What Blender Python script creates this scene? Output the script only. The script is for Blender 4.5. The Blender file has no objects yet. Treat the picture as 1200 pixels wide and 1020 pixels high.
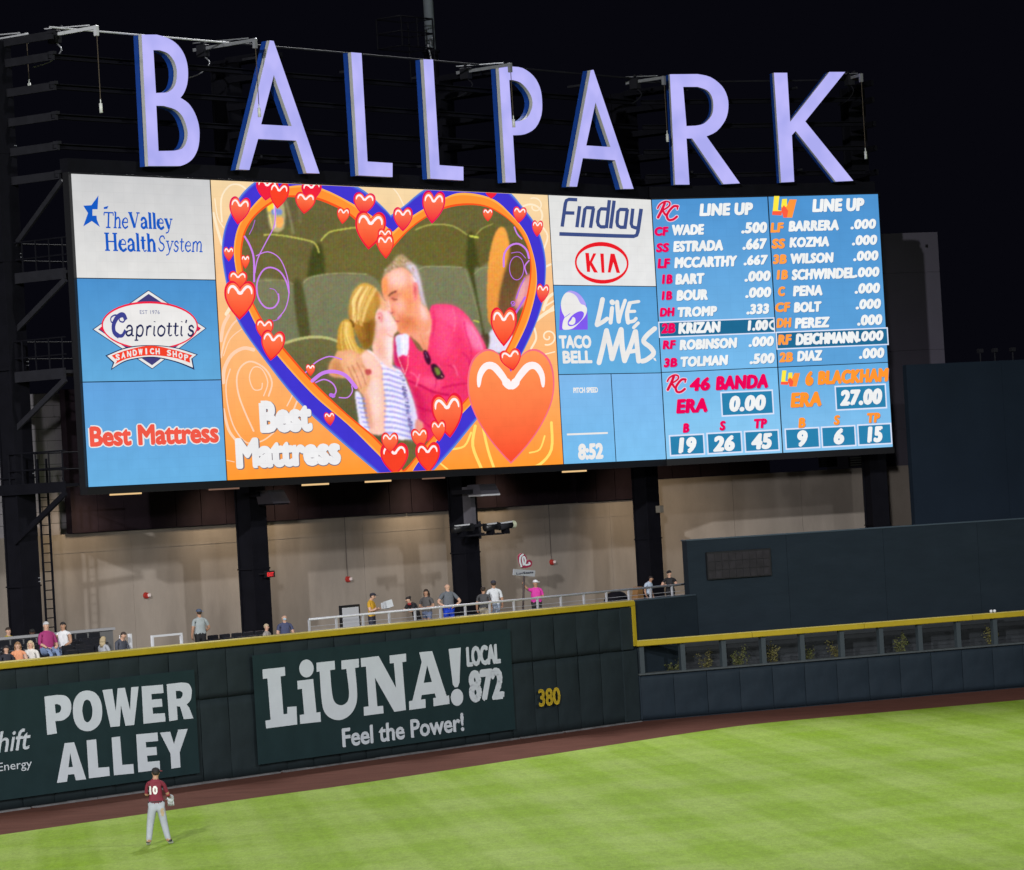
import bpy, bmesh, math, random
import numpy as np
from mathutils import Vector, Matrix
random.seed(7); rng = np.random.default_rng(7)
R = math.radians
S = bpy.context.scene
C = S.collection

# ------------------------------------------------------------------ camera, sky, light
FPX, ROLL, CAMZ = 4450.0, R(3.29), 8.1
PITCH = math.atan(69 * math.cos(ROLL) / FPX)
cr, sr, cp, sp = math.cos(ROLL), math.sin(ROLL), math.cos(PITCH), math.sin(PITCH)
fwd = Vector((0, cp, sp)); upw = Vector((0, -sp, cp)); rgt = Vector((1, 0, 0))
cam_x = rgt * cr - upw * sr
cam_y = rgt * sr + upw * cr
cd = bpy.data.cameras.new('camera'); cam = bpy.data.objects.new('camera', cd); C.objects.link(cam)
M = Matrix.Identity(4)
for i in range(3):
    M[i][0] = cam_x[i]; M[i][1] = cam_y[i]; M[i][2] = -fwd[i]
M[2][3] = CAMZ
cam.matrix_world = M
cd.sensor_fit = 'HORIZONTAL'; cd.sensor_width = 36.0; cd.lens = 36.0 * FPX / 1200.0
cd.clip_start = 1.0; cd.clip_end = 3000.0
S.camera = cam

w = bpy.data.worlds.new('World'); S.world = w; w.use_nodes = True
bg = w.node_tree.nodes['Background']
bg.inputs[0].default_value = (0.0021, 0.0021, 0.0040, 1); bg.inputs[1].default_value = 1.0

def flood(pos, target, energy, col, size=1.6, spread=62, blend=.35):
    l = bpy.data.lights.new('floodlight', 'SPOT'); l.energy = energy; l.color = col
    l.spot_size = R(spread); l.spot_blend = blend; l.shadow_soft_size = size
    o = bpy.data.objects.new('floodlight', l); C.objects.link(o)
    o.location = pos
    o.rotation_euler = (Vector(target) - Vector(pos)).to_track_quat('-Z', 'Y').to_euler()
    return o
COOL = (0.985, 0.99, 1.0)
flood((-30, -22, 48), (-3, 97, 0), 520000, COOL, .9, 42, .8)        # stands on the infield side, behind the camera
flood((44, -40, 52), (4, 102, 0), 110000, COOL, 1.6, 36, .8)
flood((-6, -34, 23), (0, 121, .8), 255000, (1.0, .98, .99), 2.0, 17, .6)  # unseen low flood, added to brighten the upright walls and concrete
flood((-62, 72, 46), (-6, 102, 0), 65000, COOL, 1.8, 58, .8)         # third base line tower
flood((62, 70, 46), (8, 108, 0), 105000, COOL, 1.8, 58, .8)           # first base line tower
flood((-1.5, 150.5, 45), (2, 92, 0), 105000, COOL, .9, 62, .7)       # head of the pole behind the board

S.view_settings.view_transform = 'Standard'; S.view_settings.look = 'None'
S.view_settings.exposure = 0.0; S.view_settings.gamma = 1.0; S.view_settings.use_curve_mapping = False
S.render.engine = 'CYCLES'
S.cycles.use_denoising = True
S.cycles.max_bounces = 5; S.cycles.diffuse_bounces = 2; S.cycles.glossy_bounces = 2
S.cycles.use_light_tree = True

# ------------------------------------------------------------------ frames
def ray(px, py):
    u = px - 600.0; v = 510.0 - py
    a = u * cr + v * sr; b = -u * sr + v * cr
    return Vector((a, FPX * cp - b * sp, FPX * sp + b * cp)) / FPX
CAM = Vector((0, 0, CAMZ))
def on_z(px, py, z=0.0):
    d = ray(px, py); t = (z - CAMZ) / d.z
    return CAM + d * t
class Frame:
    """upright frame: x along, y away from the viewer, z up"""
    def __init__(s, O, ang):
        s.O = Vector((O[0], O[1], 0)); s.a = ang
        s.U = Vector((math.cos(ang), math.sin(ang), 0)); s.V = Vector((-math.sin(ang), math.cos(ang), 0))
        s.M = Matrix.Translation(s.O) @ Matrix.Rotation(ang, 4, 'Z')
        s.I = s.M.inverted()
    def w(s, p): return s.M @ Vector(p)
    def px(s, px, py, y=0.0):
        d = ray(px, py); O = s.O + s.V * y
        t = (O - CAM).dot(s.V) / d.dot(s.V); P = CAM + d * t
        return ((P - s.O).dot(s.U), P.z)
d_ = ray(93, 388)
P1 = Frame((d_.x / d_.y * 121, 121), R(52.3))
U1 = P1.px(772, 387)[0]
P2 = Frame(P1.w((U1, 0, 0)), R(23.0))
q0, q1 = on_z(0, 952.5), on_z(750, 846)
W1 = Frame(q0, math.atan2(q1.y - q0.y, q1.x - q0.x)); L1 = (q1 - q0).length
q2 = on_z(1200, 806)
W2 = Frame(q1, math.atan2(q2.y - q1.y, q2.x - q1.x)); L2 = (q2 - q1).length
WF = Frame((0, 0), 0.0)

# ------------------------------------------------------------------ mesh builder
class MB:
    def __init__(s, F=WF): s.F = F; s.v = []; s.f = []; s.c = []; s.m = []; s.mi = 0; s.smooth = False
    def add(s, vs, fs, col=None):
        n = len(s.v); s.v += [tuple(p) for p in vs]; s.f += [tuple(i + n for i in f) for f in fs]
        s.m += [s.mi] * len(fs)
        if col is not None:
            if isinstance(col, list): s.c += [tuple(k) for k in col]
            else: s.c += [tuple(col)] * len(vs)
        return s
    def box(s, x0, x1, y0, y1, z0, z1, bev=0.0):
        if bev:
            b = bev; P = []
            for (zz, k) in ((z0, b), (z0 + b, 0), (z1 - b, 0), (z1, b)):
                P += [(x0 + k, y0 + k, zz), (x1 - k, y0 + k, zz), (x1 - k, y1 - k, zz), (x0 + k, y1 - k, zz)]
            fs = [(3, 2, 1, 0), (12, 13, 14, 15)]
            for r in range(3):
                for i in range(4):
                    fs.append((r * 4 + i, r * 4 + (i + 1) % 4, r * 4 + 4 + (i + 1) % 4, r * 4 + 4 + i))
            return s.add(P, fs)
        P = [(x0, y0, z0), (x1, y0, z0), (x1, y1, z0), (x0, y1, z0), (x0, y0, z1), (x1, y0, z1), (x1, y1, z1), (x0, y1, z1)]
        return s.add(P, [(3, 2, 1, 0), (4, 5, 6, 7), (0, 1, 5, 4), (1, 2, 6, 5), (2, 3, 7, 6), (3, 0, 4, 7)])
    def tube(s, p, q, r, n=8, r2=None):
        p, q = Vector(p), Vector(q); r2 = r if r2 is None else r2
        d = (q - p).normalized(); a = d.orthogonal().normalized(); b = d.cross(a)
        P = []
        for (c, rr) in ((p, r), (q, r2)):
            for i in range(n):
                t = 2 * math.pi * i / n; P.append(c + a * (rr * math.cos(t)) + b * (rr * math.sin(t)))
        fs = [(i, (i + 1) % n, n + (i + 1) % n, n + i) for i in range(n)] + [tuple(range(n))[::-1], tuple(range(n, 2 * n))]
        return s.add(P, fs)
    def beam(s, p, q, wd, h):
        """rectangular bar from p to q"""
        p, q = Vector(p), Vector(q); d = (q - p).normalized()
        up = Vector((0, 0, 1)) if abs(d.z) < .9 else Vector((0, 1, 0))
        a = d.cross(up).normalized() * wd / 2; b = a.cross(d).normalized() * h / 2
        P = [c + sa * a + sb * b for c in (p, q) for (sa, sb) in ((-1, -1), (1, -1), (1, 1), (-1, 1))]
        return s.add(P, [(3, 2, 1, 0), (4, 5, 6, 7), (0, 1, 5, 4), (1, 2, 6, 5), (2, 3, 7, 6), (3, 0, 4, 7)])
    def ball(s, c, r, n=8, m=6, zmin=-1.0):
        rx, ry, rz = (r, r, r) if not hasattr(r, '__len__') else r
        P = []; fs = []
        for j in range(m + 1):
            z = 1 - (1 - zmin) * j / m; k = math.sqrt(max(0, 1 - z * z))
            for i in range(n):
                t = 2 * math.pi * i / n
                P.append((c[0] + rx * k * math.cos(t), c[1] + ry * k * math.sin(t), c[2] + rz * z))
        for j in range(m):
            for i in range(n):
                fs.append((j * n + i, j * n + n + i, j * n + n + (i + 1) % n, j * n + (i + 1) % n))
        return s.add(P, fs)
    def mesh(s, name, inv):
        me = bpy.data.meshes.new(name)
        T = inv @ s.F.M
        V = np.array(s.v, dtype=float).reshape(-1, 3)
        A = np.array(T)[:3, :]
        V = V @ A[:, :3].T + A[:, 3]
        me.from_pydata(V.tolist(), [], s.f)
        if s.c and len(s.c) == len(s.v):
            at = me.color_attributes.new('Col', 'FLOAT_COLOR', 'POINT')
            buf = np.ones((len(s.v), 4)); buf[:, :3] = np.array(s.c)[:, :3]
            at.data.foreach_set('color', buf.ravel())
        if max(s.m or [0]) > 0: me.polygons.foreach_set('material_index', s.m)
        if s.smooth: me.polygons.foreach_set('use_smooth', [True] * len(me.polygons))
        me.update()
        return me

def tagit(o, label=None, cat=None, group=None, kind=None):
    if label: o['label'] = label
    if cat: o['category'] = cat
    if group: o['group'] = group
    if kind: o['kind'] = kind
    return o
def setmat(me, mats):
    for m in (mats if isinstance(mats, (list, tuple)) else [mats]): me.materials.append(m)
class Thing:
    def __init__(s, name, label, cat, F, org=(0, 0, 0), group=None, rz=0.0):
        s.o = bpy.data.objects.new(name, None); C.objects.link(s.o)
        s.o.empty_display_size = .3
        s.M = F.M @ Matrix.Translation(org) @ Matrix.Rotation(rz, 4, 'Z'); s.o.matrix_world = s.M
        s.I = s.M.inverted(); tagit(s.o, label, cat, group)
    def part(s, name, mb, mat, parent=None, label=None, kind=None):
        o = bpy.data.objects.new(name, mb.mesh(name, s.I)); C.objects.link(o)
        setmat(o.data, mat); o.parent = parent or s.o
        return tagit(o, label, kind=kind)
    def share(s, name, me, loc, parent=None, rz=0.0, scale=None):
        o = bpy.data.objects.new(name, me); C.objects.link(o); o.parent = parent or s.o
        o.location = loc; o.rotation_euler.z = rz
        if scale: o.scale = scale
        return o
def solo(name, label, cat, F, org, mb, mat, group=None, kind=None):
    MM = F.M @ Matrix.Translation(org)
    o = bpy.data.objects.new(name, mb.mesh(name, MM.inverted())); C.objects.link(o)
    o.matrix_world = MM; setmat(o.data, mat)
    return tagit(o, label, cat, group, kind)

# ------------------------------------------------------------------ materials
def lin(c):
    return tuple((x / 255 / 12.92) if x / 255 <= .04045 else ((x / 255 + .055) / 1.055) ** 2.4 for x in c)
def mat(name, col, rough=.6, metal=0.0, noise=0.0, nscale=1.0, bump=0.0, bscale=30.0, spec=.5, stain=None, coord='Object', stretch=(1, 1, 1)):
    m = bpy.data.materials.new(name); m.use_nodes = True; nt = m.node_tree; N = nt.nodes; L = nt.links
    b = N['Principled BSDF']; b.inputs['Roughness'].default_value = rough; b.inputs['Metallic'].default_value = metal
    b.inputs['Specular IOR Level'].default_value = spec
    b.inputs['Base Color'].default_value = (*col, 1)
    tc = N.new('ShaderNodeTexCoord'); mp = N.new('ShaderNodeMapping'); mp.inputs['Scale'].default_value = stretch
    L.new(tc.outputs[coord], mp.inputs[0])
    if noise:
        nz = N.new('ShaderNodeTexNoise'); nz.inputs['Scale'].default_value = nscale; nz.inputs['Detail'].default_value = 8
        nz.inputs['Roughness'].default_value = .62
        L.new(mp.outputs[0], nz.inputs['Vector'])
        r = N.new('ShaderNodeMapRange'); r.inputs[1].default_value = .25; r.inputs[2].default_value = .75
        r.inputs[3].default_value = 1 - noise; r.inputs[4].default_value = 1 + noise
        L.new(nz.outputs['Fac'], r.inputs[0])
        mx = N.new('ShaderNodeVectorMath'); mx.operation = 'SCALE'; mx.inputs[0].default_value = col
        L.new(r.outputs[0], mx.inputs['Scale'])
        out = mx.outputs[0]
        if stain:
            n2 = N.new('ShaderNodeTexNoise'); n2.inputs['Scale'].default_value = stain[1]; n2.inputs['Detail'].default_value = 6
            L.new(mp.outputs[0], n2.inputs['Vector'])
            r2 = N.new('ShaderNodeMapRange'); r2.inputs[1].default_value = .52; r2.inputs[2].default_value = .72
            r2.inputs[3].default_value = 0; r2.inputs[4].default_value = stain[2]
            L.new(n2.outputs['Fac'], r2.inputs[0])
            mm = N.new('ShaderNodeMix'); mm.data_type = 'RGBA'; mm.inputs[7].default_value = (*stain[0], 1)
            L.new(r2.outputs[0], mm.inputs[0]); L.new(out, mm.inputs[6]); out = mm.outputs[2]
        L.new(out, b.inputs['Base Color'])
    if bump:
        nb = N.new('ShaderNodeTexNoise'); nb.inputs['Scale'].default_value = bscale; nb.inputs['Detail'].default_value = 4
        L.new(mp.outputs[0], nb.inputs['Vector'])
        bp = N.new('ShaderNodeBump'); bp.inputs['Strength'].default_value = 1.0; bp.inputs['Distance'].default_value = bump
        L.new(nb.outputs['Fac'], bp.inputs['Height']); L.new(bp.outputs[0], b.inputs['Normal'])
    return m
def emis(name, col, st=1.0, sampling='NONE'):
    m = bpy.data.materials.new(name); m.use_nodes = True; nt = m.node_tree; nt.nodes.clear()
    e = nt.nodes.new('ShaderNodeEmission'); e.inputs[0].default_value = (*col, 1); e.inputs[1].default_value = st
    o = nt.nodes.new('ShaderNodeOutputMaterial'); nt.links.new(e.outputs[0], o.inputs[0])
    m.cycles.emission_sampling = sampling
    return m
def led(name, sampling):
    """an LED screen: colour attribute times the module grid of the screen"""
    m = bpy.data.materials.new(name); m.use_nodes = True; nt = m.node_tree; N = nt.nodes; L = nt.links; N.clear()
    at = N.new('ShaderNodeAttribute'); at.attribute_name = 'Col'
    tc = N.new('ShaderNodeTexCoord')
    sep = N.new('ShaderNodeSeparateXYZ'); L.new(tc.outputs['Object'], sep.inputs[0])
    cmb = N.new('ShaderNodeCombineXYZ'); L.new(sep.outputs[0], cmb.inputs[0]); L.new(sep.outputs[2], cmb.inputs[1])
    br = N.new('ShaderNodeTexBrick'); br.offset = 0.0; br.inputs['Scale'].default_value = 1.0
    br.inputs['Color1'].default_value = (1, 1, 1, 1); br.inputs['Color2'].default_value = (.975, .98, .985, 1)
    br.inputs['Mortar'].default_value = (.955, .955, .96, 1); br.inputs['Mortar Size'].default_value = .012
    br.inputs['Brick Width'].default_value = .48; br.inputs['Row Height'].default_value = .32
    L.new(cmb.outputs[0], br.inputs['Vector'])
    nz = N.new('ShaderNodeTexNoise'); nz.inputs['Scale'].default_value = 1.3; nz.inputs['Detail'].default_value = 5
    L.new(cmb.outputs[0], nz.inputs['Vector'])
    r = N.new('ShaderNodeMapRange'); r.inputs[1].default_value = .3; r.inputs[2].default_value = .7; r.inputs[3].default_value = .955; r.inputs[4].default_value = 1.035
    L.new(nz.outputs['Fac'], r.inputs[0])
    v1 = N.new('ShaderNodeVectorMath'); v1.operation = 'MULTIPLY'; L.new(at.outputs['Color'], v1.inputs[0]); L.new(br.outputs['Color'], v1.inputs[1])
    v2 = N.new('ShaderNodeVectorMath'); v2.operation = 'SCALE'; L.new(v1.outputs[0], v2.inputs[0]); L.new(r.outputs[0], v2.inputs['Scale'])
    e = N.new('ShaderNodeEmission'); e.inputs[1].default_value = 1.06
    L.new(v2.outputs[0], e.inputs[0])
    o = N.new('ShaderNodeOutputMaterial'); L.new(e.outputs[0], o.inputs[0])
    m.cycles.emission_sampling = sampling
    return m
LED = led('led_print', 'NONE'); LEDB = led('led_panel', 'FRONT')
STEEL = mat('black_steel', (.006, .006, .009), .7, noise=.25, nscale=2, spec=.08)
STEEL2 = mat('dark_steel', (.018, .018, .023), .7, noise=.25, nscale=3, spec=.1)
GALV = mat('galvanised', (.42, .43, .46), .42, .5, noise=.15, nscale=6)
RAILM = mat('rail_metal', (.50, .51, .55), .4, .3, noise=.1, nscale=6)
WHITEM = mat('white_metal', (.62, .63, .66), .45)
CONC = mat('concrete', (.29, .250, .212), .85, noise=.20, nscale=.55, bump=.006, bscale=14, stain=((.13, .108, .09), .42, .6), stretch=(1, 1, .45))
CONCD = mat('concrete_floor', (.16, .155, .15), .9, noise=.2, nscale=1.5)
BLOCK = mat('block', (.085, .078, .085), .9, noise=.2, nscale=2.5)
CLAD = mat('dark_cladding', (.016, .010, .014), .8, spec=.1, noise=.3, nscale=1.5)
PAD = mat('padding', (.0155, .0235, .0270), .6, spec=.15, noise=.16, nscale=1.6, bump=.012, bscale=2.2, stain=((.020, .029, .034), .9, .5))
PADB = mat('padding_blue', (.0130, .0210, .0300), .6, spec=.15, noise=.16, nscale=1.6, bump=.012, bscale=2.2, stain=((.018, .027, .036), .8, .5))
BANNER = mat('banner', (.0125, .0275, .0310), .55, spec=.15, noise=.12, nscale=1.4, bump=.006, bscale=2.0)
VINYL = mat('white_vinyl', (.50, .54, .59), .55, noise=.05, nscale=2, bump=.004, bscale=2)
YELLOW = mat('yellow_paint', (.36, .265, .010), .5, noise=.10, nscale=2.0)
YELLT = mat('yellow_top', (.46, .38, .10), .5, noise=.08, nscale=2.0)
EYE = mat('dark_green_wall', (.0120, .0190, .0265), .75, spec=.1, noise=.13, nscale=.8, bump=.008, bscale=3, stain=((.017, .025, .034), .35, .5), stretch=(1, 1, 3))
EYE2 = mat('black_green_wall', (.0125, .021, .034), .8, spec=.1, noise=.15, nscale=.4)
TRACK = mat('track_dirt', (.108, .046, .034), .95, spec=.05, noise=.20, nscale=.8, bump=.02, bscale=9, stretch=(1, 2, 1))
BLACK = mat('black_plastic', (.010, .010, .012), .4)
CABLE = mat('cable_rust', (.08, .06, .04), .7)

def grass_mat():
    m = bpy.data.materials.new('grass'); m.use_nodes = True; nt = m.node_tree; N = nt.nodes; L = nt.links
    b = N['Principled BSDF']; b.inputs['Roughness'].default_value = .75; b.inputs['Specular IOR Level'].default_value = .05
    tc = N.new('ShaderNodeTexCoord')
    def stripes(ang, width, amp, dist):
        mp = N.new('ShaderNodeMapping'); mp.inputs['Rotation'].default_value = (0, 0, ang); L.new(tc.outputs['Object'], mp.inputs[0])
        wv = N.new('ShaderNodeTexWave'); wv.wave_type = 'BANDS'; wv.bands_direction = 'X'; wv.wave_profile = 'SIN'
        wv.inputs['Scale'].default_value = .314 / width; wv.inputs['Distortion'].default_value = dist; wv.inputs['Detail'].default_value = 2
        wv.inputs['Detail Scale'].default_value = .6
        L.new(mp.outputs[0], wv.inputs[0])
        r = N.new('ShaderNodeMapRange'); r.interpolation_type = 'SMOOTHSTEP'
        r.inputs[1].default_value = .30; r.inputs[2].default_value = .70; r.inputs[3].default_value = -amp; r.inputs[4].default_value = amp
        L.new(wv.outputs['Fac'], r.inputs[0]); return r.outputs[0]
    def nz(scale, amp, stretch, lo=.3, hi=.7, det=6):
        mp = N.new('ShaderNodeMapping'); mp.inputs['Scale'].default_value = stretch; L.new(tc.outputs['Object'], mp.inputs[0])
        t = N.new('ShaderNodeTexNoise'); t.inputs['Scale'].default_value = scale; t.inputs['Detail'].default_value = det
        t.inputs['Roughness'].default_value = .65; L.new(mp.outputs[0], t.inputs[0])
        r = N.new('ShaderNodeMapRange'); r.inputs[1].default_value = lo; r.inputs[2].default_value = hi; r.inputs[3].default_value = -amp; r.inputs[4].default_value = amp
        L.new(t.outputs['Fac'], r.inputs[0]); return r.outputs[0]
    broad = stripes(R(-7), 2.9, .5, .9); cross = stripes(R(60), 7.0, .5, 1.2)
    def mul(s, k):
        q = N.new('ShaderNodeMath'); q.operation = 'MULTIPLY'; q.inputs[1].default_value = k; L.new(s, q.inputs[0]); return q.outputs[0]
    terms = [mul(broad, .055), mul(cross, .038), stripes(R(-7), .62, .022, .5), nz(.12, .05, (1, 1, 1)), nz(.9, .05, (1, .6, 1)), nz(5, .08, (1.0, .5, 1)), nz(14, .13, (1.0, .22, 1)), nz(45, .20, (1, .30, 1), .25, .75)]
    def total(ts, base):
        acc = None
        for t in ts:
            a = N.new('ShaderNodeMath'); a.operation = 'ADD'; L.new(t, a.inputs[0])
            if acc is None: a.inputs[1].default_value = base
            else: L.new(acc, a.inputs[1])
            acc = a.outputs[0]
        return acc
    acc = total(terms, 1.0)
    mixf = total([mul(broad, .38), mul(cross, .28), nz(.35, .35, (1, .7, 1)), nz(2.2, .18, (1, .6, 1))], .5)
    ad = N.new('ShaderNodeMath'); ad.operation = 'ADD'; ad.inputs[1].default_value = 0; ad.use_clamp = True; L.new(mixf, ad.inputs[0])
    mx = N.new('ShaderNodeMix'); mx.data_type = 'RGBA'; mx.inputs[6].default_value = (.205, .334, .022, 1); mx.inputs[7].default_value = (.262, .360, .078, 1)
    L.new(ad.outputs[0], mx.inputs[0])
    sc = N.new('ShaderNodeVectorMath'); sc.operation = 'SCALE'; L.new(mx.outputs[2], sc.inputs[0]); L.new(acc, sc.inputs['Scale'])
    L.new(sc.outputs[0], b.inputs['Base Color'])
    t = N.new('ShaderNodeTexNoise'); t.inputs['Scale'].default_value = 22; t.inputs['Detail'].default_value = 5; L.new(tc.outputs['Object'], t.inputs[0])
    bp = N.new('ShaderNodeBump'); bp.inputs['Distance'].default_value = .03; bp.inputs['Strength'].default_value = .8
    L.new(t.outputs['Fac'], bp.inputs['Height']); L.new(bp.outputs[0], b.inputs['Normal'])
    return m
GRASS = grass_mat()

# ------------------------------------------------------------------ drawing helpers
def cr_pts(pts, n=6, closed=False):
    """smooth curve through the points"""
    P = [Vector(p) for p in pts]; out = []
    m = len(P); rngi = range(m if closed else m - 1)
    for i in rngi:
        if closed: a, b, c, d = P[(i - 1) % m], P[i], P[(i + 1) % m], P[(i + 2) % m]
        else: a, b, c, d = P[max(i - 1, 0)], P[i], P[i + 1], P[min(i + 2, m - 1)]
        for k in range(n):
            t = k / n
            out.append(0.5 * ((2 * b) + (c - a) * t + (2 * a - 5 * b + 4 * c - d) * t * t + (3 * b - a - 3 * c + d) * t ** 3))
    if not closed: out.append(P[-1])
    return [tuple(p) for p in out]
def zc(ox, oy, s):
    return lambda pts: [(ox + x / s, oy + y / s) for (x, y) in pts]
def shape_mesh(polys, extrude=0.0):
    """polygons with holes in 2D -> vertices and faces (x, y, z)"""
    c = bpy.data.curves.new('shape', 'CURVE'); c.dimensions = '2D'; c.fill_mode = 'BOTH'; c.extrude = extrude
    for pts in polys:
        s = c.splines.new('POLY'); s.points.add(len(pts) - 1); s.use_cyclic_u = True
        for i, p in enumerate(pts): s.points[i].co = (p[0], p[1], 0, 1)
    o = bpy.data.objects.new('shape', c); me = bpy.data.meshes.new_from_object(o)
    vs = [tuple(v.co) for v in me.vertices]; fs = [tuple(p.vertices) for p in me.polygons]
    bpy.data.meshes.remove(me); bpy.data.objects.remove(o); bpy.data.curves.remove(c)
    return vs, fs
_tc = {}
def text_mesh(s, off=0.0, shear=0.0, space=1.0, line=1.0):
    key = (s, off, shear, space, line)
    if key not in _tc:
        c = bpy.data.curves.new('lettering', 'FONT'); c.body = s; c.offset = off; c.shear = shear; c.space_character = space; c.space_line = line
        c.resolution_u = 3
        o = bpy.data.objects.new('lettering', c); me = bpy.data.meshes.new_from_object(o)
        _tc[key] = ([tuple(v.co) for v in me.vertices], [tuple(p.vertices) for p in me.polygons])
        bpy.data.meshes.remove(me); bpy.data.objects.remove(o); bpy.data.curves.remove(c)
    return _tc[key]
LAY = .004
def put_text(mb, s, bl, tr, y, col=None, off=0.0, shear=0.0, space=1.0, y0=0.0):
    """letters whose ink box runs from pixel bl to pixel tr on the plane; off thickens every stroke"""
    vs, fs = text_mesh(s, 0.0, shear, space)
    xs = [v[0] for v in vs]; ys = [v[1] for v in vs]
    F = mb.F; (u0, z0), (u1, z1) = F.px(*bl, y0), F.px(*tr, y0)
    wz = off * (z1 - z0) * 1.15; wu = wz * 1.35
    u0 += wu; u1 -= wu; z0 += wz; z1 -= wz
    ax = (u1 - u0) / (max(xs) - min(xs)); az = (z1 - z0) / (max(ys) - min(ys)); mx, my = min(xs), min(ys)
    Q = [(u0 + (v[0] - mx) * ax, z0 + (v[1] - my) * az) for v in vs]
    mb.add([(u, y, z) for u, z in Q], fs, col)
    if wz <= 0: return
    cnt = {}
    for f in fs:
        for i in range(len(f)):
            e = (f[i - 1], f[i]); k = (min(e), max(e)); cnt[k] = cnt.get(k, 0) + 1
    rim = set(); i = 0
    for (a, b), n in cnt.items():
        if n != 1: continue
        p, q = Q[a], Q[b]; dx, dz = (q[0] - p[0]) / wu, (q[1] - p[1]) / wz; l = math.hypot(dx, dz)
        if l < 1e-6: continue
        nx_, nz_ = -dz / l * wu, dx / l * wz; i += 1; yy = y - .0006 - (i % 5) * .0003 if col is not None else y - .002 - (i % 6) * .0018
        mb.add([(p[0] + nx_, yy, p[1] + nz_), (q[0] + nx_, yy, q[1] + nz_), (q[0] - nx_, yy, q[1] - nz_), (p[0] - nx_, yy, p[1] - nz_)], [(0, 1, 2, 3)], col)
        rim.add((round(p[0], 4), round(p[1], 4)))
    for k, (u, z) in enumerate(rim):
        yy = (y - .0022 - (k % 4) * .0003) if col is not None else y - .014 - (k % 4) * .0018; mb.add([(u + wu * math.cos(t * math.pi / 4 + .39), yy, z + wz * math.sin(t * math.pi / 4 + .39)) for t in range(8)], [tuple(range(8))], col)
def put_poly(mb, pts, y, col=None, y0=0.0, clip=None):
    P = [mb.F.px(*p, y0) for p in pts]
    if clip: P = clip_poly(P, clip)
    if len(P) < 3: return
    mb.add([(u, y, z) for u, z in P], [tuple(range(len(P)))], col if not callable(col) else [col(u, z) for u, z in P])
def put_shape(mb, polys, y, col=None, y0=0.0):
    vs, fs = shape_mesh([[mb.F.px(*p, y0) for p in q] for q in polys])
    mb.add([(v[0], y, v[1]) for v in vs], fs, col)
def clip_poly(P, r):
    u0, u1, z0, z1 = r
    for ax, lim, sg in ((0, u0, 1), (0, u1, -1), (1, z0, 1), (1, z1, -1)):
        out = []
        for i in range(len(P)):
            a, b = P[i - 1], P[i]; da, db = (a[ax] - lim) * sg, (b[ax] - lim) * sg
            if (da >= 0) != (db >= 0):
                t = da / (da - db); out.append((a[0] + (b[0] - a[0]) * t, a[1] + (b[1] - a[1]) * t))
            if db >= 0: out.append(b)
        P = out
        if not P: return P
    return P
def put_line(mb, pts, wpx, y, col=None, y0=0.0, smooth=0, taper=False, clip=None, caps=True, prof=None):
    """ribbon along pixel points, laid onto the plane"""
    if smooth: pts = cr_pts(pts, smooth)
    P = [Vector(p) for p in pts]; hw = wpx / 2; n = len(P); L_, R_ = [], []
    for i in range(n):
        d = P[min(i + 1, n - 1)] - P[max(i - 1, 0)]
        if d.length < 1e-6: d = Vector((1, 0))
        d.normalize(); nn = Vector((-d.y, d.x)); h = hw
        if taper: h = hw * (.25 + .75 * math.sin(math.pi * min(1, (i + .3) / n)))
        if prof: h = hw * prof(i / max(1, n - 1))
        L_.append(P[i] + nn * h); R_.append(P[i] - nn * h)
    def put(q, yy):
        q = [mb.F.px(a[0], a[1], y0) for a in q]
        if clip: q = clip_poly(q, clip)
        if len(q) >= 3: mb.add([(a, yy, b) for a, b in q], [tuple(range(len(q)))], col)
    for i in range(n - 1): put([L_[i], L_[i + 1], R_[i + 1], R_[i]], y - i * 1e-5)
    if caps:
        for k, e, h in ((0, P[0], (L_[0] - P[0]).length), (1, P[-1], (L_[-1] - P[-1]).length)):
            put([(e.x + h * math.cos(t * math.pi / 5), e.y + h * math.sin(t * math.pi / 5)) for t in range(10)], y - .0008 - k * .0002)
def rect_uz(mb, u0, u1, z0, z1, y, col=None):
    c = col
    if isinstance(col, tuple) and len(col) == 2 and hasattr(col[0], '__len__'):
        c = [col[0], col[0], col[1], col[1]]          # bottom, top
    mb.add([(u0, y, z0), (u1, y, z0), (u1, y, z1), (u0, y, z1)], [(0, 1, 2, 3)], c)
def ell(cx, cy, rx, ry, n=28, rot=0.0, a0=0.0, a1=2 * math.pi):
    o = []
    for i in range(n):
        t = a0 + (a1 - a0) * i / (n if abs(a1 - a0) > 6.28 else n - 1)
        x, y = rx * math.cos(t), ry * math.sin(t)
        o.append((cx + x * math.cos(rot) - y * math.sin(rot), cy + x * math.sin(rot) + y * math.cos(rot)))
    return o
#@@PART2
# ------------------------------------------------------------------ ground
def sheet(name, pts, z, m, thick=0.0):
    mb = MB(); n = len(pts)
    mb.add([(x, y, z) for x, y in pts], [tuple(range(n))])
    if thick:
        mb.add([(x, y, z) for x, y in pts] + [(x, y, z - thick) for x, y in pts],
               [((i + 1) % n, i, n + i, n + (i + 1) % n) for i in range(n)])
    o = bpy.data.objects.new(name, mb.mesh(name, Matrix.Identity(4))); C.objects.link(o); setmat(o.data, m)
    return tagit(o, kind='structure')
sheet('ground', [(-900, -900), (900, -900), (900, 900), (-900, 900)], -.05, CONCD)
sheet('warning_track', [(-90, -10), (90, -10), (90, 175), (-90, 175)], 0.0, TRACK)
edge = [tuple(on_z(*p))[:2] for p in ((0, 979.7), (150, 958), (300, 936), (430, 918), (640, 886), (815, 859), (900, 848), (1050, 834.5), (1200, 821))]
edge = [(-75, 22), (-40, 66)] + cr_pts(edge, 4) + [(45, 144.5), (85, 164)]
sheet('outfield_grass', edge + [(85, -8), (-75, -8)], .024, GRASS, .03)

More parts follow.
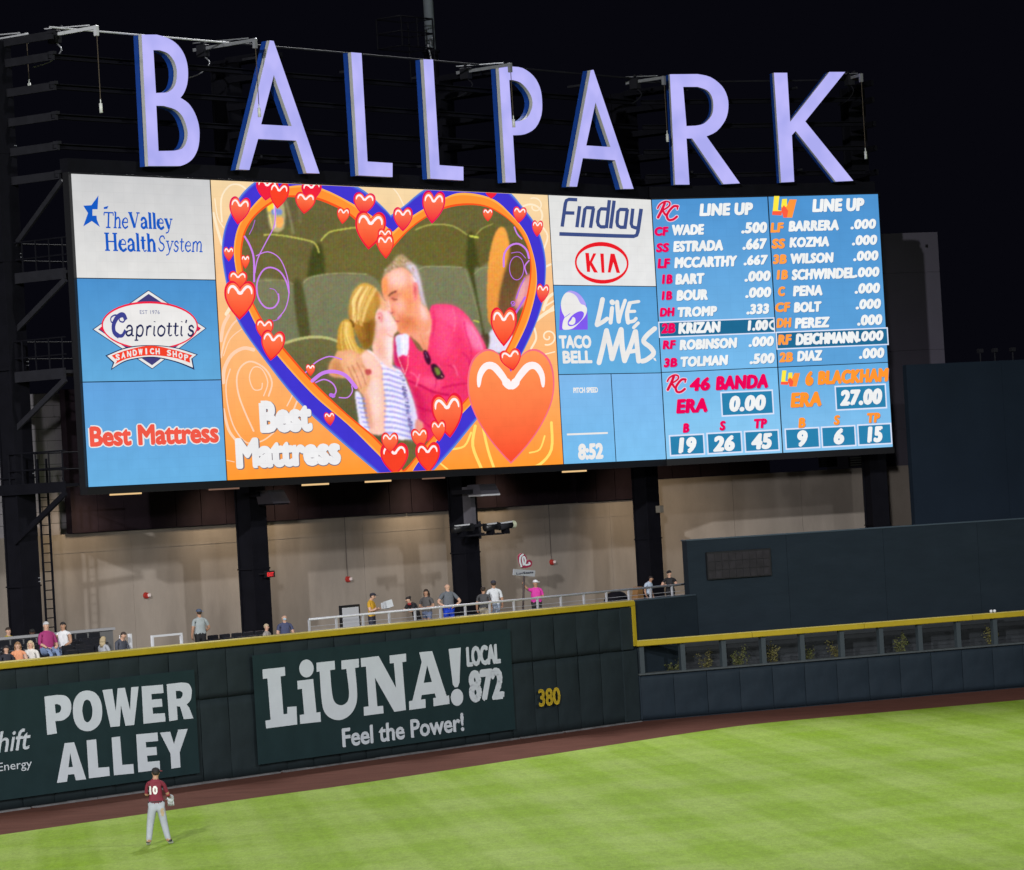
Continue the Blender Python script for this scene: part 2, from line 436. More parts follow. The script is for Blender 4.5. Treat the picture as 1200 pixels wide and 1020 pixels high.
# ------------------------------------------------------------------ padded outfield wall
def pad_mesh(name, wd, ht, seed, sag=.035):
    """one padded panel, softly bulging, with pulled creases"""
    r = random.Random(seed); nx, nz = 6, 9; mb = MB(); P = []
    x0, z0, x1, z1 = r.uniform(.1, .9), r.uniform(.5, 1), r.uniform(.1, .9), r.uniform(0, .5)
    a = r.uniform(-1.2, 1.2)
    for j in range(nz + 1):
        for i in range(nx + 1):
            s, t = i / nx, j / nz
            e = min(s, 1 - s) * nx; f = min(t, 1 - t) * nz
            d = -.03 * min(1, e * .9) ** .5 * min(1, f * .9) ** .5
            d -= sag * .3 * math.sin(math.pi * s) * math.sin(math.pi * t)
            cre = abs((s - x0) * math.cos(a) + (t - z0) * math.sin(a))
            d += .018 * math.exp(-(cre * 7) ** 2) * (1 if r.random() < .9 else .3)
            cre = abs((s - x1) * math.cos(a + 1.4) + (t - z1) * math.sin(a + 1.4))
            d += .016 * math.exp(-(cre * 8) ** 2)
            P.append((s * wd, d + .06, t * ht))
    fs = []
    for j in range(nz):
        for i in range(nx):
            q = j * (nx + 1) + i; fs.append((q, q + 1, q + nx + 2, q + nx + 1))
    b = len(P); P += [(0, .12, 0), (wd, .12, 0), (wd, .12, ht), (0, .12, ht)]
    fs += [tuple(list(range(nx + 1))[::-1] + [b, b + 1]), tuple([nz * (nx + 1) + i for i in range(nx + 1)] + [b + 2, b + 3])]
    mb.add(P, fs); me = bpy.data.meshes.new(name)
    me.from_pydata(P, [], fs); me.polygons.foreach_set('use_smooth', [True] * len(fs)); me.materials.append(PAD if 'blue' not in name else PADB)
    return me
wall = Thing('outfield_wall', 'tall dark padded outfield wall with yellow top line and white advertising lettering', 'wall', W1, (0, 0, 0))
ua, ub = W1.px(624, 745)[0], W1.px(729, 745)[0]; pw = (ub - ua) / 4
lows = [pad_mesh('pad', pw - .02, 2.42, k) for k in range(6)]; highs = [pad_mesh('pad', pw - .02, 1.46, 20 + k) for k in range(6)]
k = 0; u = ub
while u + pw < L1 + .4: u += pw
cols_u = []
while u > -3.5: cols_u.append(u - pw); u -= pw
for i, u in enumerate(cols_u):
    wall.share('pad', lows[i % 6], (u + .01, -.06 + .06, .05)); wall.share('pad', highs[(i * 5 + 2) % 6], (u + .01, 0, 2.51))
rt = max(cols_u) + pw
mb = MB(W1); mb.box(rt, L1 + .05, 0.0, .12, .05, 2.47, .02); mb.box(rt, L1 - .13, 0.0, .12, 2.51, 3.97, .02); wall.part('pad', mb, PAD)
mb = MB(W1); mb.box(-3.6, L1 + .03, .125, .42, 0, 4.0); wall.part('core', mb, PAD)
mb = MB(W1); mb.box(-3.6, L1 + .04, -.05, .44, 4.0, 4.16, .015); wall.part('yellow_line', mb, YELLOW)
mb = MB(W1); mb.box(-3.6, L1 + .02, -.03, .42, 4.16, 4.20, .01); wall.part('cap', mb, YELLT)
mb = MB(W1); mb.box(L1 - .12, L1 + .04, -.05, .1, 2.62, 3.998); wall.part('yellow_edge', mb, YELLOW)
mb = MB(W1)
u = -3.6
while u < L1:
    l = random.uniform(.8, 3.5); mb.box(u, min(u + l, L1), -.10 - random.uniform(0, .02), .12, 0, .045 + random.uniform(-.012, .01)); u += l + random.choice((0.02, .02, .25))
wall.part('kerb', mb, mat('pale_kerb', (.11, .11, .115), .8, noise=.5, nscale=2))
# banners: thin printed sheets laced over the pads
def banner(px0, px1, z0, z1):
    mb = MB(W1); u0 = W1.px(*px0, -.07)[0]; u1 = W1.px(*px1, -.07)[0]; n = 60; P = []; fs = []
    for j in range(13):
        for i in range(n + 1):
            s, t = i / n, j / 12
            P.append((u0 + (u1 - u0) * s, -.072 - .006 * math.sin(s * 71) * math.sin(t * 5 + s * 9), z0 + (z1 - z0) * t))
    for j in range(12):
        for i in range(n):
            q = j * (n + 1) + i; fs.append((q, q + 1, q + n + 2, q + n + 1))
    mb.add(P, fs); mb.smooth = True
    return wall.part('banner', mb, BANNER)
b1 = banner((-80, 900), (231, 850), .34, 3.42)
b2 = banner((300, 850), (601, 800), .34, 3.66)
YB = -.088
z4 = zc(290, 720, 3.4286)
mb = MB(W1)
put_text(mb, 'Shift', (-17, 884.5), (35, 853), YB, off=.012, shear=.25, y0=YB)
put_text(mb, 'Energy', (-2, 907.5), (37, 889.5), YB, off=0.0, y0=YB)
wall.part('lettering', mb, VINYL, parent=b1, kind='stuff')
z5 = zc(0, 760, 3.9233)
def cl_(p, n=6): return cr_pts(p, n, True)
PW = [[[(204, 222), (262, 214)] + cr_pts([(262, 214), (300, 218), (322, 240), (328, 272), (318, 308), (290, 330), (260, 334)], 5)[1:] + [(254, 335), (262, 391), (217, 398)], [(252, 258)] + cr_pts([(262, 256), (277, 262), (281, 277), (275, 293), (262, 298)], 4) + [(256, 299)]],
      [cl_([(400, 194), (438, 205), (462, 240), (470, 290), (462, 338), (436, 370), (402, 381), (366, 370), (343, 336), (335, 288), (341, 240), (364, 206)]), cl_([(400, 236), (414, 244), (423, 270), (425, 292), (420, 322), (404, 340), (388, 330), (380, 300), (379, 275), (386, 246)])],
      [[(471, 192), (516, 187), (532, 288), (541, 184), (574, 181), (598, 284), (603, 179), (637, 176), (617, 352), (577, 356), (556, 262), (551, 358), (508, 362)]],
      [[(651, 175), (749, 167), (752, 205), (696, 210), (698, 236), (744, 232), (747, 268), (701, 272), (704, 301), (758, 298), (761, 336), (660, 347)]],
      [[(766, 165), (835, 157)] + cr_pts([(835, 157), (866, 162), (880, 185), (881, 210), (876, 238), (858, 258)], 5)[1:] + [(870, 272), (889, 322), (845, 326), (828, 268), (813, 266), (817, 329), (778, 335)], [(808, 196)] + cr_pts([(826, 195), (838, 202), (839, 218), (830, 230)], 4) + [(811, 233)]],
      [[(297, 436), (341, 432), (396, 602), (349, 607), (341, 578), (313, 581), (308, 613), (262, 619)], [(323, 480), (335, 545), (315, 547)]],
      [[(398, 423), (442, 418), (452, 549), (502, 545), (505, 586), (409, 598)]], [[(513, 410), (552, 405), (562, 536), (613, 532), (616, 575), (524, 584)]],
      [[(626, 396), (724, 387), (727, 426), (670, 431), (672, 456), (719, 453), (722, 490), (676, 494), (679, 522), (734, 517), (736, 558), (636, 570)]],
      [[(735, 388), (782, 383), (800, 440), (819, 374), (863, 370), (826, 478), (830, 547), (788, 553), (784, 485)]]]
for q in PW:
    mb = MB(W1); put_shape(mb, [z5(p) for p in q], YB, y0=YB); wall.part('letter', mb, VINYL, parent=b1)
Lp = [(60, 222), (150, 212), (152, 247), (133, 250), (145, 402), (160, 400), (160, 373), (197, 370), (200, 443), (75, 459), (72, 428), (93, 424), (80, 258), (62, 260)]
Ip = [(200, 268), (264, 260), (277, 395), (293, 393), (295, 432), (212, 441), (210, 405), (228, 402), (219, 300), (202, 302)]
Up = [(277, 195), (350, 187), (352, 222), (332, 225)] + cr_pts([(332, 225), (339, 310), (350, 352), (375, 366), (400, 353), (408, 315), (397, 220)], 5)[1:] + [(378, 222), (377, 186), (447, 179), (448, 213), (432, 216)] + cr_pts([(432, 216), (441, 320), (433, 372), (408, 408), (372, 425), (335, 418), (308, 390), (297, 335), (290, 230)], 5)[1:] + [(278, 232)]
Np = [(455, 177), (527, 168), (597, 296), (588, 196), (572, 198), (571, 166), (637, 158), (638, 190), (622, 193), (637, 385), (590, 392), (512, 255), (522, 370), (545, 368), (547, 398), (468, 408), (467, 373), (487, 370), (476, 210), (457, 212)]
Ap = [(690, 153), (742, 148), (800, 328), (810, 326), (812, 360), (748, 370), (746, 337), (758, 335), (752, 318), (700, 325), (697, 343), (715, 341), (716, 376), (650, 385), (649, 350), (663, 347), (700, 192)]
Ah = [(722, 205), (741, 272), (708, 276)]
Ep = [(808, 140), (857, 134), (852, 275), (845, 292), (833, 294), (825, 282)]
for q in ([[Lp]], [[Ip], [ell(237, 218, 29, 36)]], [[Up]], [[Np]], [[Ap, Ah]], [[Ep], [ell(842, 334, 25, 34)]]):
    mb = MB(W1)
    for r_ in q: put_shape(mb, [z4(p) for p in r_], YB, y0=YB)
    wall.part('letter', mb, VINYL, parent=b2)
mb = MB(W1)
put_text(mb, 'LOCAL', (547, 782.2), (585.4, 754), YB, off=.045, y0=YB, space=1.0)
put_text(mb, '872', (550, 824.5), (589, 781.5), YB, off=.05, y0=YB)
put_text(mb, 'Feel the Power!', (401.5, 876.3), (542.6, 835.2), YB, off=.028, y0=YB)
wall.part('lettering', mb, VINYL, parent=b2, kind='stuff')
mb = MB(W1)
put_text(mb, '380', (631, 829), (655.3, 805), -.078, off=.03, y0=-.06); wall.part('distance_marker', mb, mat('yellow_number', (.42, .30, .02), .5, noise=.2, nscale=5), kind='stuff')

# ------------------------------------------------------------------ centre field wall with its open gap
cw = Thing('centre_field_wall', 'low dark padded wall with open gap, short posts and yellow beam above', 'wall', W2, (0, 0, 0))
ua, ub = W2.px(791.2, 812)[0], W2.px(1165, 782)[0]; pw2 = (ub - ua) / 10
lw = [pad_mesh('pad_blue', pw2 - .02, 1.52, 40 + k, .02) for k in range(5)]
for m_ in lw: m_.name = 'pad'
u = ua - pw2; i = 0
mb = MB(W2); mb.box(.06, u - .01, 0, .12, .05, 1.57, .02); cw.part('pad', mb, PADB)
while u < L2 + 7:
    cw.share('pad', lw[(i * 3) % 5], (u + .01, 0, .05)); u += pw2; i += 1
UE = u
mb = MB(W2); mb.box(.06, UE, .125, .55, 0, 1.58); cw.part('core', mb, PADB)
mb = MB(W2); mb.box(.06, UE, -.04, .6, 1.585, 1.65, .012); cw.part('ledge', mb, mat('ledge', (.045, .055, .06), .7, noise=.25, nscale=3))
pxs = [(752, 775), (800, 770), (848, 766), (894.6, 763), (940, 759), (986.6, 756), (1032.5, 752), (1078, 748), (1123, 744), (1166, 741)]
us = [W2.px(*p, .1)[0] for p in pxs]
dd = us[-1] - us[-2]; us += [us[-1] + dd * k for k in range(1, 5)]
pm = None
for u in us:
    mb = MB(W2); mb.box(u - .09, u + .09, .06, .24, 1.65, 2.59); cw.part('post', mb, mat('post_paint', (.03, .042, .05), .6) if pm is None else pm); pm = bpy.data.materials['post_paint']
k = 0; u = .03
while u < UE:
    v = min(u + 4.6, UE); mb = MB(W2); mb.box(u, v - .015, -.06, .26, 2.59, 2.77, .02); cw.part('yellow_beam', mb, YELLOW); u = v
mb = MB(W2); mb.box(.06, UE, -.04, .24, 2.772, 2.80); cw.part('beam_top', mb, YELLT)
mb = MB(W2); mb.box(.0, UE, .55, 1.35, 0, 1.1); o = cw.part('planter_bed', mb, mat('soil', (.02, .017, .014), .95))
mb = MB(W2); mb.box(-.3, UE, 1.40, 1.46, 0, 2.72)
k = 0
bm_ = mat('recess_board', (.020, .024, .029), .8, noise=.2, nscale=3)
cw.part('recess_wall', mb, bm_)
mb = MB(W2); z = 1.25
while z < 2.6: mb.box(-.3, UE, 1.375, 1.4, z, z + .10); z += .16
cw.part('recess_slats', mb, bm_, kind='stuff')

def shrub(px, py, h, seed, lbl):
    r = random.Random(seed); u = W2.px(px, py, .8)[0]; z0 = 1.10
    t = Thing('shrub', lbl, 'shrub', W2, (u, .8, z0), group='shrubs in the gap of the centre field wall')
    st = MB(W2); lf = MB(W2)
    for k in range(9):
        a = r.uniform(0, 6.28); q = Vector((u, .8, z0)); e = q + Vector((math.cos(a) * r.uniform(.08, .35), math.sin(a) * .2, h * r.uniform(.65, 1)))
        st.tube(q, e, .012, 4, .006)
        for j in range(26):
            f = r.uniform(.45, 1.05); c = q + (e - q) * f + Vector((r.gauss(0, .05), r.gauss(0, .05), r.gauss(0, .04)))
            d = Vector((r.gauss(0, 1), r.gauss(0, 1), r.gauss(0, .8))).normalized() * r.uniform(.03, .06); s = d.orthogonal().normalized() * .022
            lf.add([c - d, c + s, c + d, c - s], [(0, 1, 2, 3)])
    t.part('stem', st, mat_stem); t.part('foliage', lf, mat_leaf[seed % 2])
mat_stem = mat('shrub_stem', (.05, .04, .025), .9)
mat_leaf = [mat('leaf_green', (.085, .095, .022), .7, noise=.4, nscale=9), mat('leaf_olive', (.12, .11, .03), .7, noise=.4, nscale=9)]
SL = ['dim low shrub just right of the yellow corner post', 'spreading shrub in the second opening of the wall gap', 'round brownish shrub in the third opening of the gap',
      'bright leafy shrub in the fourth opening of the gap', 'small dim shrub at the left of the fifth opening', 'upright shrub against the post right of the fifth opening',
      'largest two headed shrub in the seventh opening', 'small shrub hard against the last post but one']
for k, (px, py, h) in enumerate(((791, 778, .95), (826, 775, 1.15), (867, 770, 1.2), (905, 768, 1.3), (947, 766, 1.0), (979, 762, 1.15), (1053, 757, 1.35), (1163, 748, 1.15))):
    shrub(px, py, h, k, SL[k])

# batter's eye
ue = W1.px(816, 720, .1)[0]
BY = (W2.I @ W1.w((ue, .3, 0))).y
ul = W2.px(806, 660, BY)[0]; zt = W2.px(1000, 620, BY)[1]
be = Thing('batters_eye_wall', 'long plain dark green wall behind the centre field gap', 'wall', W2, (ul, BY, 0))
n = 7; wseg = (UE + 8 - ul) / n
for k in range(n):
    mb = MB(W2); mb.box(ul + k * wseg, ul + (k + 1) * wseg - .012, BY, BY + .35, 0, zt - .05); be.part('panel', mb, EYE)
mb = MB(W2); mb.box(ul - .02, UE + 8, BY - .02, BY + .4, zt - .05, zt, .01); be.part('coping', mb, mat('coping', (.04, .06, .078), .5))
(ua, za), (ub, zb) = W2.px(829, 680, BY - .05), W2.px(902, 642.5, BY - .05)
dp = Thing('display_panel', 'small unlit black display with fine grid on the dark green wall', 'display', W2, ((ua + ub) / 2, BY - .07, za))
mb = MB(W2); mb.box(ua, ub, BY - .10, BY - .005, za, zb, .01); dp.part('housing', mb, BLACK)
DPM = mat('dim_module', (.020, .018, .022), .35, noise=.4, nscale=3)
for i in range(9):
    for j in range(3):
        a = ua + .04 + (ub - ua - .08) * i / 9; b_ = za + .04 + (zb - za - .08) * j / 3
        mb = MB(W2); mb.box(a, a + (ub - ua - .08) / 9 - .025, BY - .12, BY - .10, b_, b_ + (zb - za - .08) / 3 - .025); dp.part('module', mb, DPM)
ue = W1.px(816, 720, .1)[0]
mb = MB(W1); mb.box(0, 0, 0, 0, 0, 0)
pp = Thing('parapet_wall', 'short dark parapet between the yellow corner and the long green wall', 'wall', W1, (L1 + .3, 0, 0))
for k in range(2):
    a = L1 + .06 + (ue - L1) * k / 2; mb = MB(W1); mb.box(a, a + (ue - L1) / 2 - .012, .10, .42, 1.0, 4.14); pp.part('panel', mb, EYE)
mb = MB(W1); mb.box(L1 + .06, ue, .07, .45, 4.14, 4.19, .01); pp.part('coping', mb, bpy.data.materials['coping'])
# tall black green wall on the right
ua = P2.px(1057.5, 430, 2.3)[0]; zt = P2.px(1057, 428, 2.0)[1]
tb = Thing('tall_dark_wall', 'tall black green wall standing right of the video board', 'wall', P2, (ua, 2, 0))
for k in range(5):
    a = ua + k * 4.4; mb = MB(P2); mb.box(a, a + 4.39, 2.0, 2.3, 0, zt - (.0 if k else 0)); tb.part('panel', mb, EYE2)
for k, (px, py) in enumerate(((1149, 420), (1166, 419), (1187, 418))):
    a, z = P2.px(px, py, 2.15); t = Thing('roof_fixture', ['left small fixture on top of the tall dark wall', 'middle small fixture on top of the tall dark wall', 'right small fixture on top of the tall dark wall'][k], 'fixture', P2, (a, 2.15, zt), group='small fixtures on the tall dark wall')
    mb = MB(P2); mb.tube((a, 2.15, zt), (a, 2.15, zt + .35), .03, 6); t.part('stem', mb, STEEL2)
    mb = MB(P2); mb.box(a - .10, a + .10, 2.05, 2.25, zt + .35, zt + .52, .02); t.part('head', mb, STEEL2)
# slab tower
YS2 = (P2.I @ P1.w((P1.px(757, 660, 6)[0], 6, 0))).y + .6
ua, zt = P2.px(1030, 275, YS2)[0], P2.px(1060, 273, YS2)[1]; ub = P2.px(1103, 350, YS2)[0]
sl = Thing('slab_tower', 'plain grey slab tower rising behind the right end of the board', 'tower', P2, (ua, YS2, 0))
zz = 0.0
SLM = mat('slab', (.075, .068, .092), .85, noise=.10, nscale=.5)
while zz < zt - .1:
    z2 = min(zz + 3.3, zt); mb = MB(P2); mb.box(ua - 1.0, ub, YS2, YS2 + 4, zz, z2 - .01); sl.part('wall', mb, SLM); zz = z2
mb = MB(P2); a, z = P2.px(1086, 288.5, YS2 - .02); mb.box(a - .06, a + .06, YS2 - .03, YS2, z - .06, z + .06); sl.part('vent', mb, BLACK)

# ------------------------------------------------------------------ concourse: floor, concrete back wall, cladding
mb = MB(W1); P = [W1.I @ P1.w((-8, 6.0, 0)), W1.I @ P1.w((U1 + 1.6, 6.0, 0))]
ptsf = [W1.w((-3.6, .42, 0)), W1.w((L1 + .1, .42, 0)), W1.w((ue + 1.5, .5, 0)), P2.w((9.5, 2.2, 0)), P2.w((9.5, 8, 0)), P1.w((P1.px(757, 660, 6)[0], 6, 0)), P1.w((-9, 6, 0)), W1.w((-9, .42, 0))]
sheet('concourse_floor', [(p.x, p.y) for p in ptsf], 3.45, CONCD, .3)
def concrete(F, seams, y, z0, z1, name, lbl, material=None, cap=True):
    u0, u1 = seams[0], seams[-1]
    t = Thing(name, lbl, 'wall', F, ((u0 + u1) / 2, y, z0))
    for a, b in zip(seams[:-1], seams[1:]):
        mb = MB(F); mb.box(a + .008, b - .008, y + random.uniform(0, .012), y + .3, z0, z1, .012); t.part('concrete_panel', mb, material or CONC)
    return t
s1 = [P1.px(px, 660, 6)[0] for px in (-70, 25, 155, 294, 427, 543, 641, 718, 757)]
YC2 = (P2.I @ P1.w((s1[-1], 6, 0)))
cw1 = concrete(P1, s1, 6, 0, 7.6, 'concrete_wall', 'pale concrete back wall under the left and middle of the board')
YC = YC2.y
s2 = [YC2.x] + [P2.px(px, 600, YC)[0] for px in (860, 940, 1014, 1040, 1074)]
cw2 = concrete(P2, s2, YC, 0, 8.35, 'concrete_wall', 'higher pale concrete wall under the right end of the board')
# a thin horizontal form line and conduit
for F, a, b, z in ((P1, s1[1], s1[-1], 6.95), (P2, s2[0], s2[-1], 7.5)):
    mb = MB(F); yy = 6 if F is P1 else YC; mb.box(a, b, yy - .015, yy, z, z + .02); (cw1 if F is P1 else cw2).part('form_line', mb, CONC)
for px, y0_, y1_ in ((408, 682, 606), (647, 662, 594)):
    u, za = P1.px(px, y0_, 5.96); mb = MB(P1); mb.tube((u, 5.97, za), (u, 5.97, 7.6), .015, 6); cw1.part('conduit', mb, mat('conduit', (.12, .10, .09), .7) if px == 408 else bpy.data.materials['conduit'])
# dark cladding above the concrete
ua = P1.px(84, 600, 5.7)[0]
cl = Thing('upper_cladding', 'dark ribbed cladding band above the concrete wall under the board', 'cladding', P1, (ua, 5.7, 7.6))
a = ua
while a < s1[-1] - .1:
    b = min(a + 1.3, s1[-1]); mb = MB(P1); mb.box(a, b - .03, 5.72, 5.98, 7.62, 12.5); cl.part('cladding_panel', mb, CLAD); a = b
a = YC2.x
while a < 8.4:
    b = min(a + 1.3, 8.6); mb = MB(P2); mb.box(a, b - .03, YC - .28, YC - .02, 8.37, 12.5); cl.part('cladding_panel', mb, CLAD); a = b
# louvre vents at the right under the board
for k, (p, q) in enumerate((((961, 548), (981, 535)), ((996, 547), (1011, 535)))):
    (a, za), (b, zb) = P2.px(*p, 5.6), P2.px(*q, 5.6)
    t = Thing('louvre_vent', ['dark louvred vent under the right end of the board', 'paler louvred vent beside the rightmost column'][k], 'vent', P2, (a, 5.6, za))
    mb = MB(P2); mb.box(a, b, 5.62, 5.7, za, zb); t.part('frame', mb, STEEL)
    n = 4
    for j in range(n):
        z = za + (zb - za) * (j + .3) / n; mb = MB(P2); mb.box(a + .03, b - .03, 5.56, 5.62, z, z + .05); t.part('slat', mb, [STEEL2, mat('louvre', (.11, .11, .10), .6)][k])
# block wall at far left, above the concrete
ub = P1.px(79, 500, 6.2)[0]
bw = Thing('block_wall', 'dim grey block wall seen past the left catwalks', 'wall', P1, (ub - 3, 6.2, 7.6))
z = 7.6; r_ = 0
BLK = mat('block_wall', (.30, .28, .30), .9, noise=.18, nscale=1.2, bump=.004)
while z < 12.3:
    a = ub - 5.0 + (0 if r_ % 2 else .4)
    while a < ub:
        b = min(a + .8, ub); mb = MB(P1); mb.box(a, b - .015, 6.2 + random.uniform(0, .01), 6.4, z, z + .385); bw.part('block', mb, BLK); a = b
    z += .4; r_ += 1
mb = MB(P1); mb.box(ub - 5, ub, 6.23, 6.5, 7.6, 12.4); bw.part('core', mb, BLACK)

# ------------------------------------------------------------------ steel behind and above the board
ZR = [P1.px(64, y, .5)[1] for y in (205, 171, 136, 101, 66)]; ZT = P1.px(115, 37, .5)[1]; ZC = ZT - .1
fr = Thing('steel_structure', 'black steel structure of columns and rails carrying the board and its letters', 'frame', P1, (0, 3, 0))
cpx = [(P1, 24, 620), (P1, 296, 640), (P1, 545, 640), (P1, 760, 640), (P2, 1026, 575)]
ucol = []
for F, px, py in cpx:
    u = F.px(px, py, 2.95)[0]; ucol.append((F, u)); hw_ = .42 if F is P1 else .38
    mb = MB(F)
    mb.box(u - hw_, u + hw_, 2.6, 2.66, 0, ZT - .2); mb.box(u - hw_, u + hw_, 3.24, 3.3, 0, ZT - .2)
    mb.box(u - hw_ + .06, u + hw_ - .06, 2.66, 3.24, 0, ZT - .2)
    fr.part('column', mb, STEEL)
    for z in (6.0, 9.5, 13, 16.5, 20):
        mb = MB(F); mb.box(u - hw_ - .03, u + hw_ + .03, 2.58, 3.32, z, z + .05); fr.part('splice_plate', mb, STEEL)
        if px == 24:
            mb = MB(F)
            for kk in range(4): mb.tube((u + hw_ - .1 + .06 * (kk % 2), 2.55, z + .15 + .12 * (kk // 2)), (u + hw_ - .1 + .06 * (kk % 2), 2.58, z + .15 + .12 * (kk // 2)), .018, 6)
            fr.part('bolts', mb, GALV, kind='stuff')
UL = P1.px(62, 100, .5)[0]
for z in ZR:
    mb = MB(P1); mb.box(UL, U1 + .2, .5, .62, z - .09, z - .06); mb.box(UL, U1 + .2, .62, .66, z - .09, z + .09); mb.box(UL, U1 + .2, .5, .62, z + .06, z + .09)
    fr.part('rail', mb, STEEL)
    UR = P2.px(1012, 140, .5)[0]; mb = MB(P2); mb.box(.1, UR, .5, .62, z - .09, z - .06); mb.box(.1, UR, .62, .66, z - .09, z + .09); mb.box(.1, UR, .5, .62, z + .06, z + .09)
    fr.part('rail', mb, STEEL)
for (F, u) in ucol:
    for z in ZR + [ZC - .15]:
        for du in ((-.3,) if F is P2 else (-.35, .35) if u > 0 else (.0,)):
            mb = MB(F); uu = u + du
            if u < 0: uu = UL + .05; mb.beam((uu, .45, z), (uu, 6.5, z), .10, .26); mb.beam((uu, .38, z + .1), (uu, .62, z + .1), .14, .10)
            else: mb.beam((uu, .66, z), (uu, 2.6, z), .10, .22)
            fr.part('outrigger', mb, STEEL2 if u < 0 and F is P1 else STEEL)
mb = MB(P1); mb.tube((UL, .5, ZT), (P1.px(268, 50, .5)[0], .5, ZT), .03, 8); fr.part('top_rail', mb, WHITEM, label='pale front part of the top rail')
mb = MB(P1); mb.tube((P1.px(268, 50, .5)[0], .5, ZT), (U1, .5, ZT), .035, 8); fr.part('top_rail', mb, STEEL2)
mb = MB(P2); mb.tube((0, .5, ZT - .15), (UR, .5, ZT - .15), .035, 8); fr.part('top_rail', mb, STEEL2)
# catwalks bridging from the left column to the board
def catwalk(y_deck, lbl, lit):
    uu = P1.px(60, y_deck, 1.5)[0]; zd = P1.px(60, y_deck, 1.5)[1]
    u0_, u1_ = uu - .5, uu + 3.2
    t = Thing('catwalk', lbl, 'catwalk', P1, (uu, 1.5, zd), group='catwalks behind the left end of the board')
    m_ = STEEL2 if lit else STEEL  # lit catwalks get the paler steel, their light put into the colour
    mb = MB(P1); mb.box(u0_, u1_, .35, 2.6, zd - .05, zd + .05); t.part('deck', mb, m_)
    mb = MB(P1); mb.box(u0_ - .06, u0_, .35, 3.6, zd - .22, zd + .12); t.part('edge_beam', mb, m_)
    for zz in (.55, 1.1):
        mb = MB(P1); mb.tube((u0_, .3, zd + zz), (u0_, 2.9, zd + zz), .028, 6); mb.tube((u0_, 2.9, zd + zz), (u1_, 2.9, zd + zz), .025, 6)
        t.part('guard_rail', mb, STEEL)
    for yy in (.45, 1.05, 1.65, 2.25, 2.85):
        mb = MB(P1); mb.tube((u0_, yy, zd), (u0_, yy, zd + 1.1), .028, 6); t.part('baluster', mb, STEEL)
    mb = MB(P1); mb.beam((u0_ - .03, .35, zd - .25), (u0_ - .03, 2.75, zd - 1.75), .10, .17); t.part('brace', mb, m_)
catwalk(322, 'uppermost catwalk beside the white health system screen panel', 1)
catwalk(438, 'middle catwalk beside the blue sandwich shop screen panel', 1)
catwalk(570, 'lowest catwalk beside the bottom left screen corner', 0)
(ub_, zb_) = P1.px(73, 212, .5)
mb = MB(P1); mb.beam((ub_ - .1, .4, zb_), (ub_ - .1, 2.8, zb_ - 2.0), .10, .16); fr.part('brace', mb, STEEL2)
u, zb = P1.px(37, 735, 2.4); zb = 3.45; zt = P1.px(60, 570, 2.4)[1]
t = Thing('ladder', 'dark steel access ladder on the right of the left column', 'ladder', P1, (u, 2.3, zb))
u = ucol[0][1] + .42 + .24
for s in (-.2, .2):
    mb = MB(P1); mb.box(u + s - .03, u + s + .03, 2.45, 2.5, zb, zt + .9); t.part('rail', mb, STEEL)
z = zb + .3
while z < zt:
    mb = MB(P1); mb.tube((u - .2, 2.47, z), (u + .2, 2.47, z), .018, 6); t.part('rung', mb, STEEL); z += .3

# light pole behind the board
pu, pz = P1.px(505, 60, 5.5)
lp = Thing('light_pole', 'thick grey stadium light pole rising behind the letters', 'light pole', P1, (pu, 5.5, 0))
mb = MB(P1); mb.smooth = True; mb.tube((pu, 5.5, pz), (pu, 5.5, 44), .20, 20, .15); lp.part('pole', mb, mat('pole_metal', (.24, .27, .31), .5, .2, noise=.15, nscale=2))
mb = MB(P1); mb.smooth = True; mb.tube((pu, 5.5, 0), (pu, 5.5, pz), .27, 20, .27); lp.part('base', mb, STEEL)
mb = MB(P1); mb.tube((pu, 5.5, pz - .06), (pu, 5.5, pz + .02), .34, 20); lp.part('flange', mb, STEEL)
mb = MB(P1)
for a_, b_ in (((0, -.3, .5), (-.28, -.35, .45)), ((-.28, -.35, .45), (-.42, -.35, .2)), ((-.42, -.35, .2), (-.42, -.35, -.5))):
    mb.tube((pu + a_[0], 5.5 + a_[1] * .6, pz + a_[2]), (pu + b_[0], 5.5 + b_[1], pz + b_[2]), .03, 8)
lp.part('cable_loop', mb, GALV)
mb = MB(P1); mb.box(pu - 2.2, pu + 2.2, 5.3, 5.5, 44, 44.2); mb.box(pu - 2.2, pu + 2.2, 5.3, 5.5, 45.5, 45.7); lp.part('crossarm', mb, STEEL2)
for i in range(5):
    for j in range(2):
        mb = MB(P1); a = pu - 1.8 + .9 * i; z = 43.75 + 1.5 * j; mb.tube((a, 5.3, z), (a, 4.9, z - .2), .14, 12, .34); lp.part('lamp_head', mb, STEEL2)
# cage beside the pole
(a, za), (b, zb) = P1.px(462, 55, 5.0), P1.px(497, 24, 5.0)
cg = Thing('service_cage', 'faint steel service cage left of the light pole', 'cage', P1, (a, 5, za))
mb = MB(P1)
for z in (za, (za + zb) / 2, zb):
    for (p, q) in (((a, 4.6), (b, 4.6)), ((b, 4.6), (b, 5.8)), ((b, 5.8), (a, 5.8)), ((a, 5.8), (a, 4.6))): mb.tube((p[0], p[1], z), (q[0], q[1], z), .03, 5)
cg.part('hoop', mb, STEEL)
mb = MB(P1)
for (x, y) in ((a, 4.6), (b, 4.6), (b, 5.8), (a, 5.8), ((a + b) / 2, 4.6)): mb.tube((x, y, za - (1.2 if x == b else 0)), (x, y, zb), .03, 5)
cg.part('upright', mb, STEEL, kind='stuff')

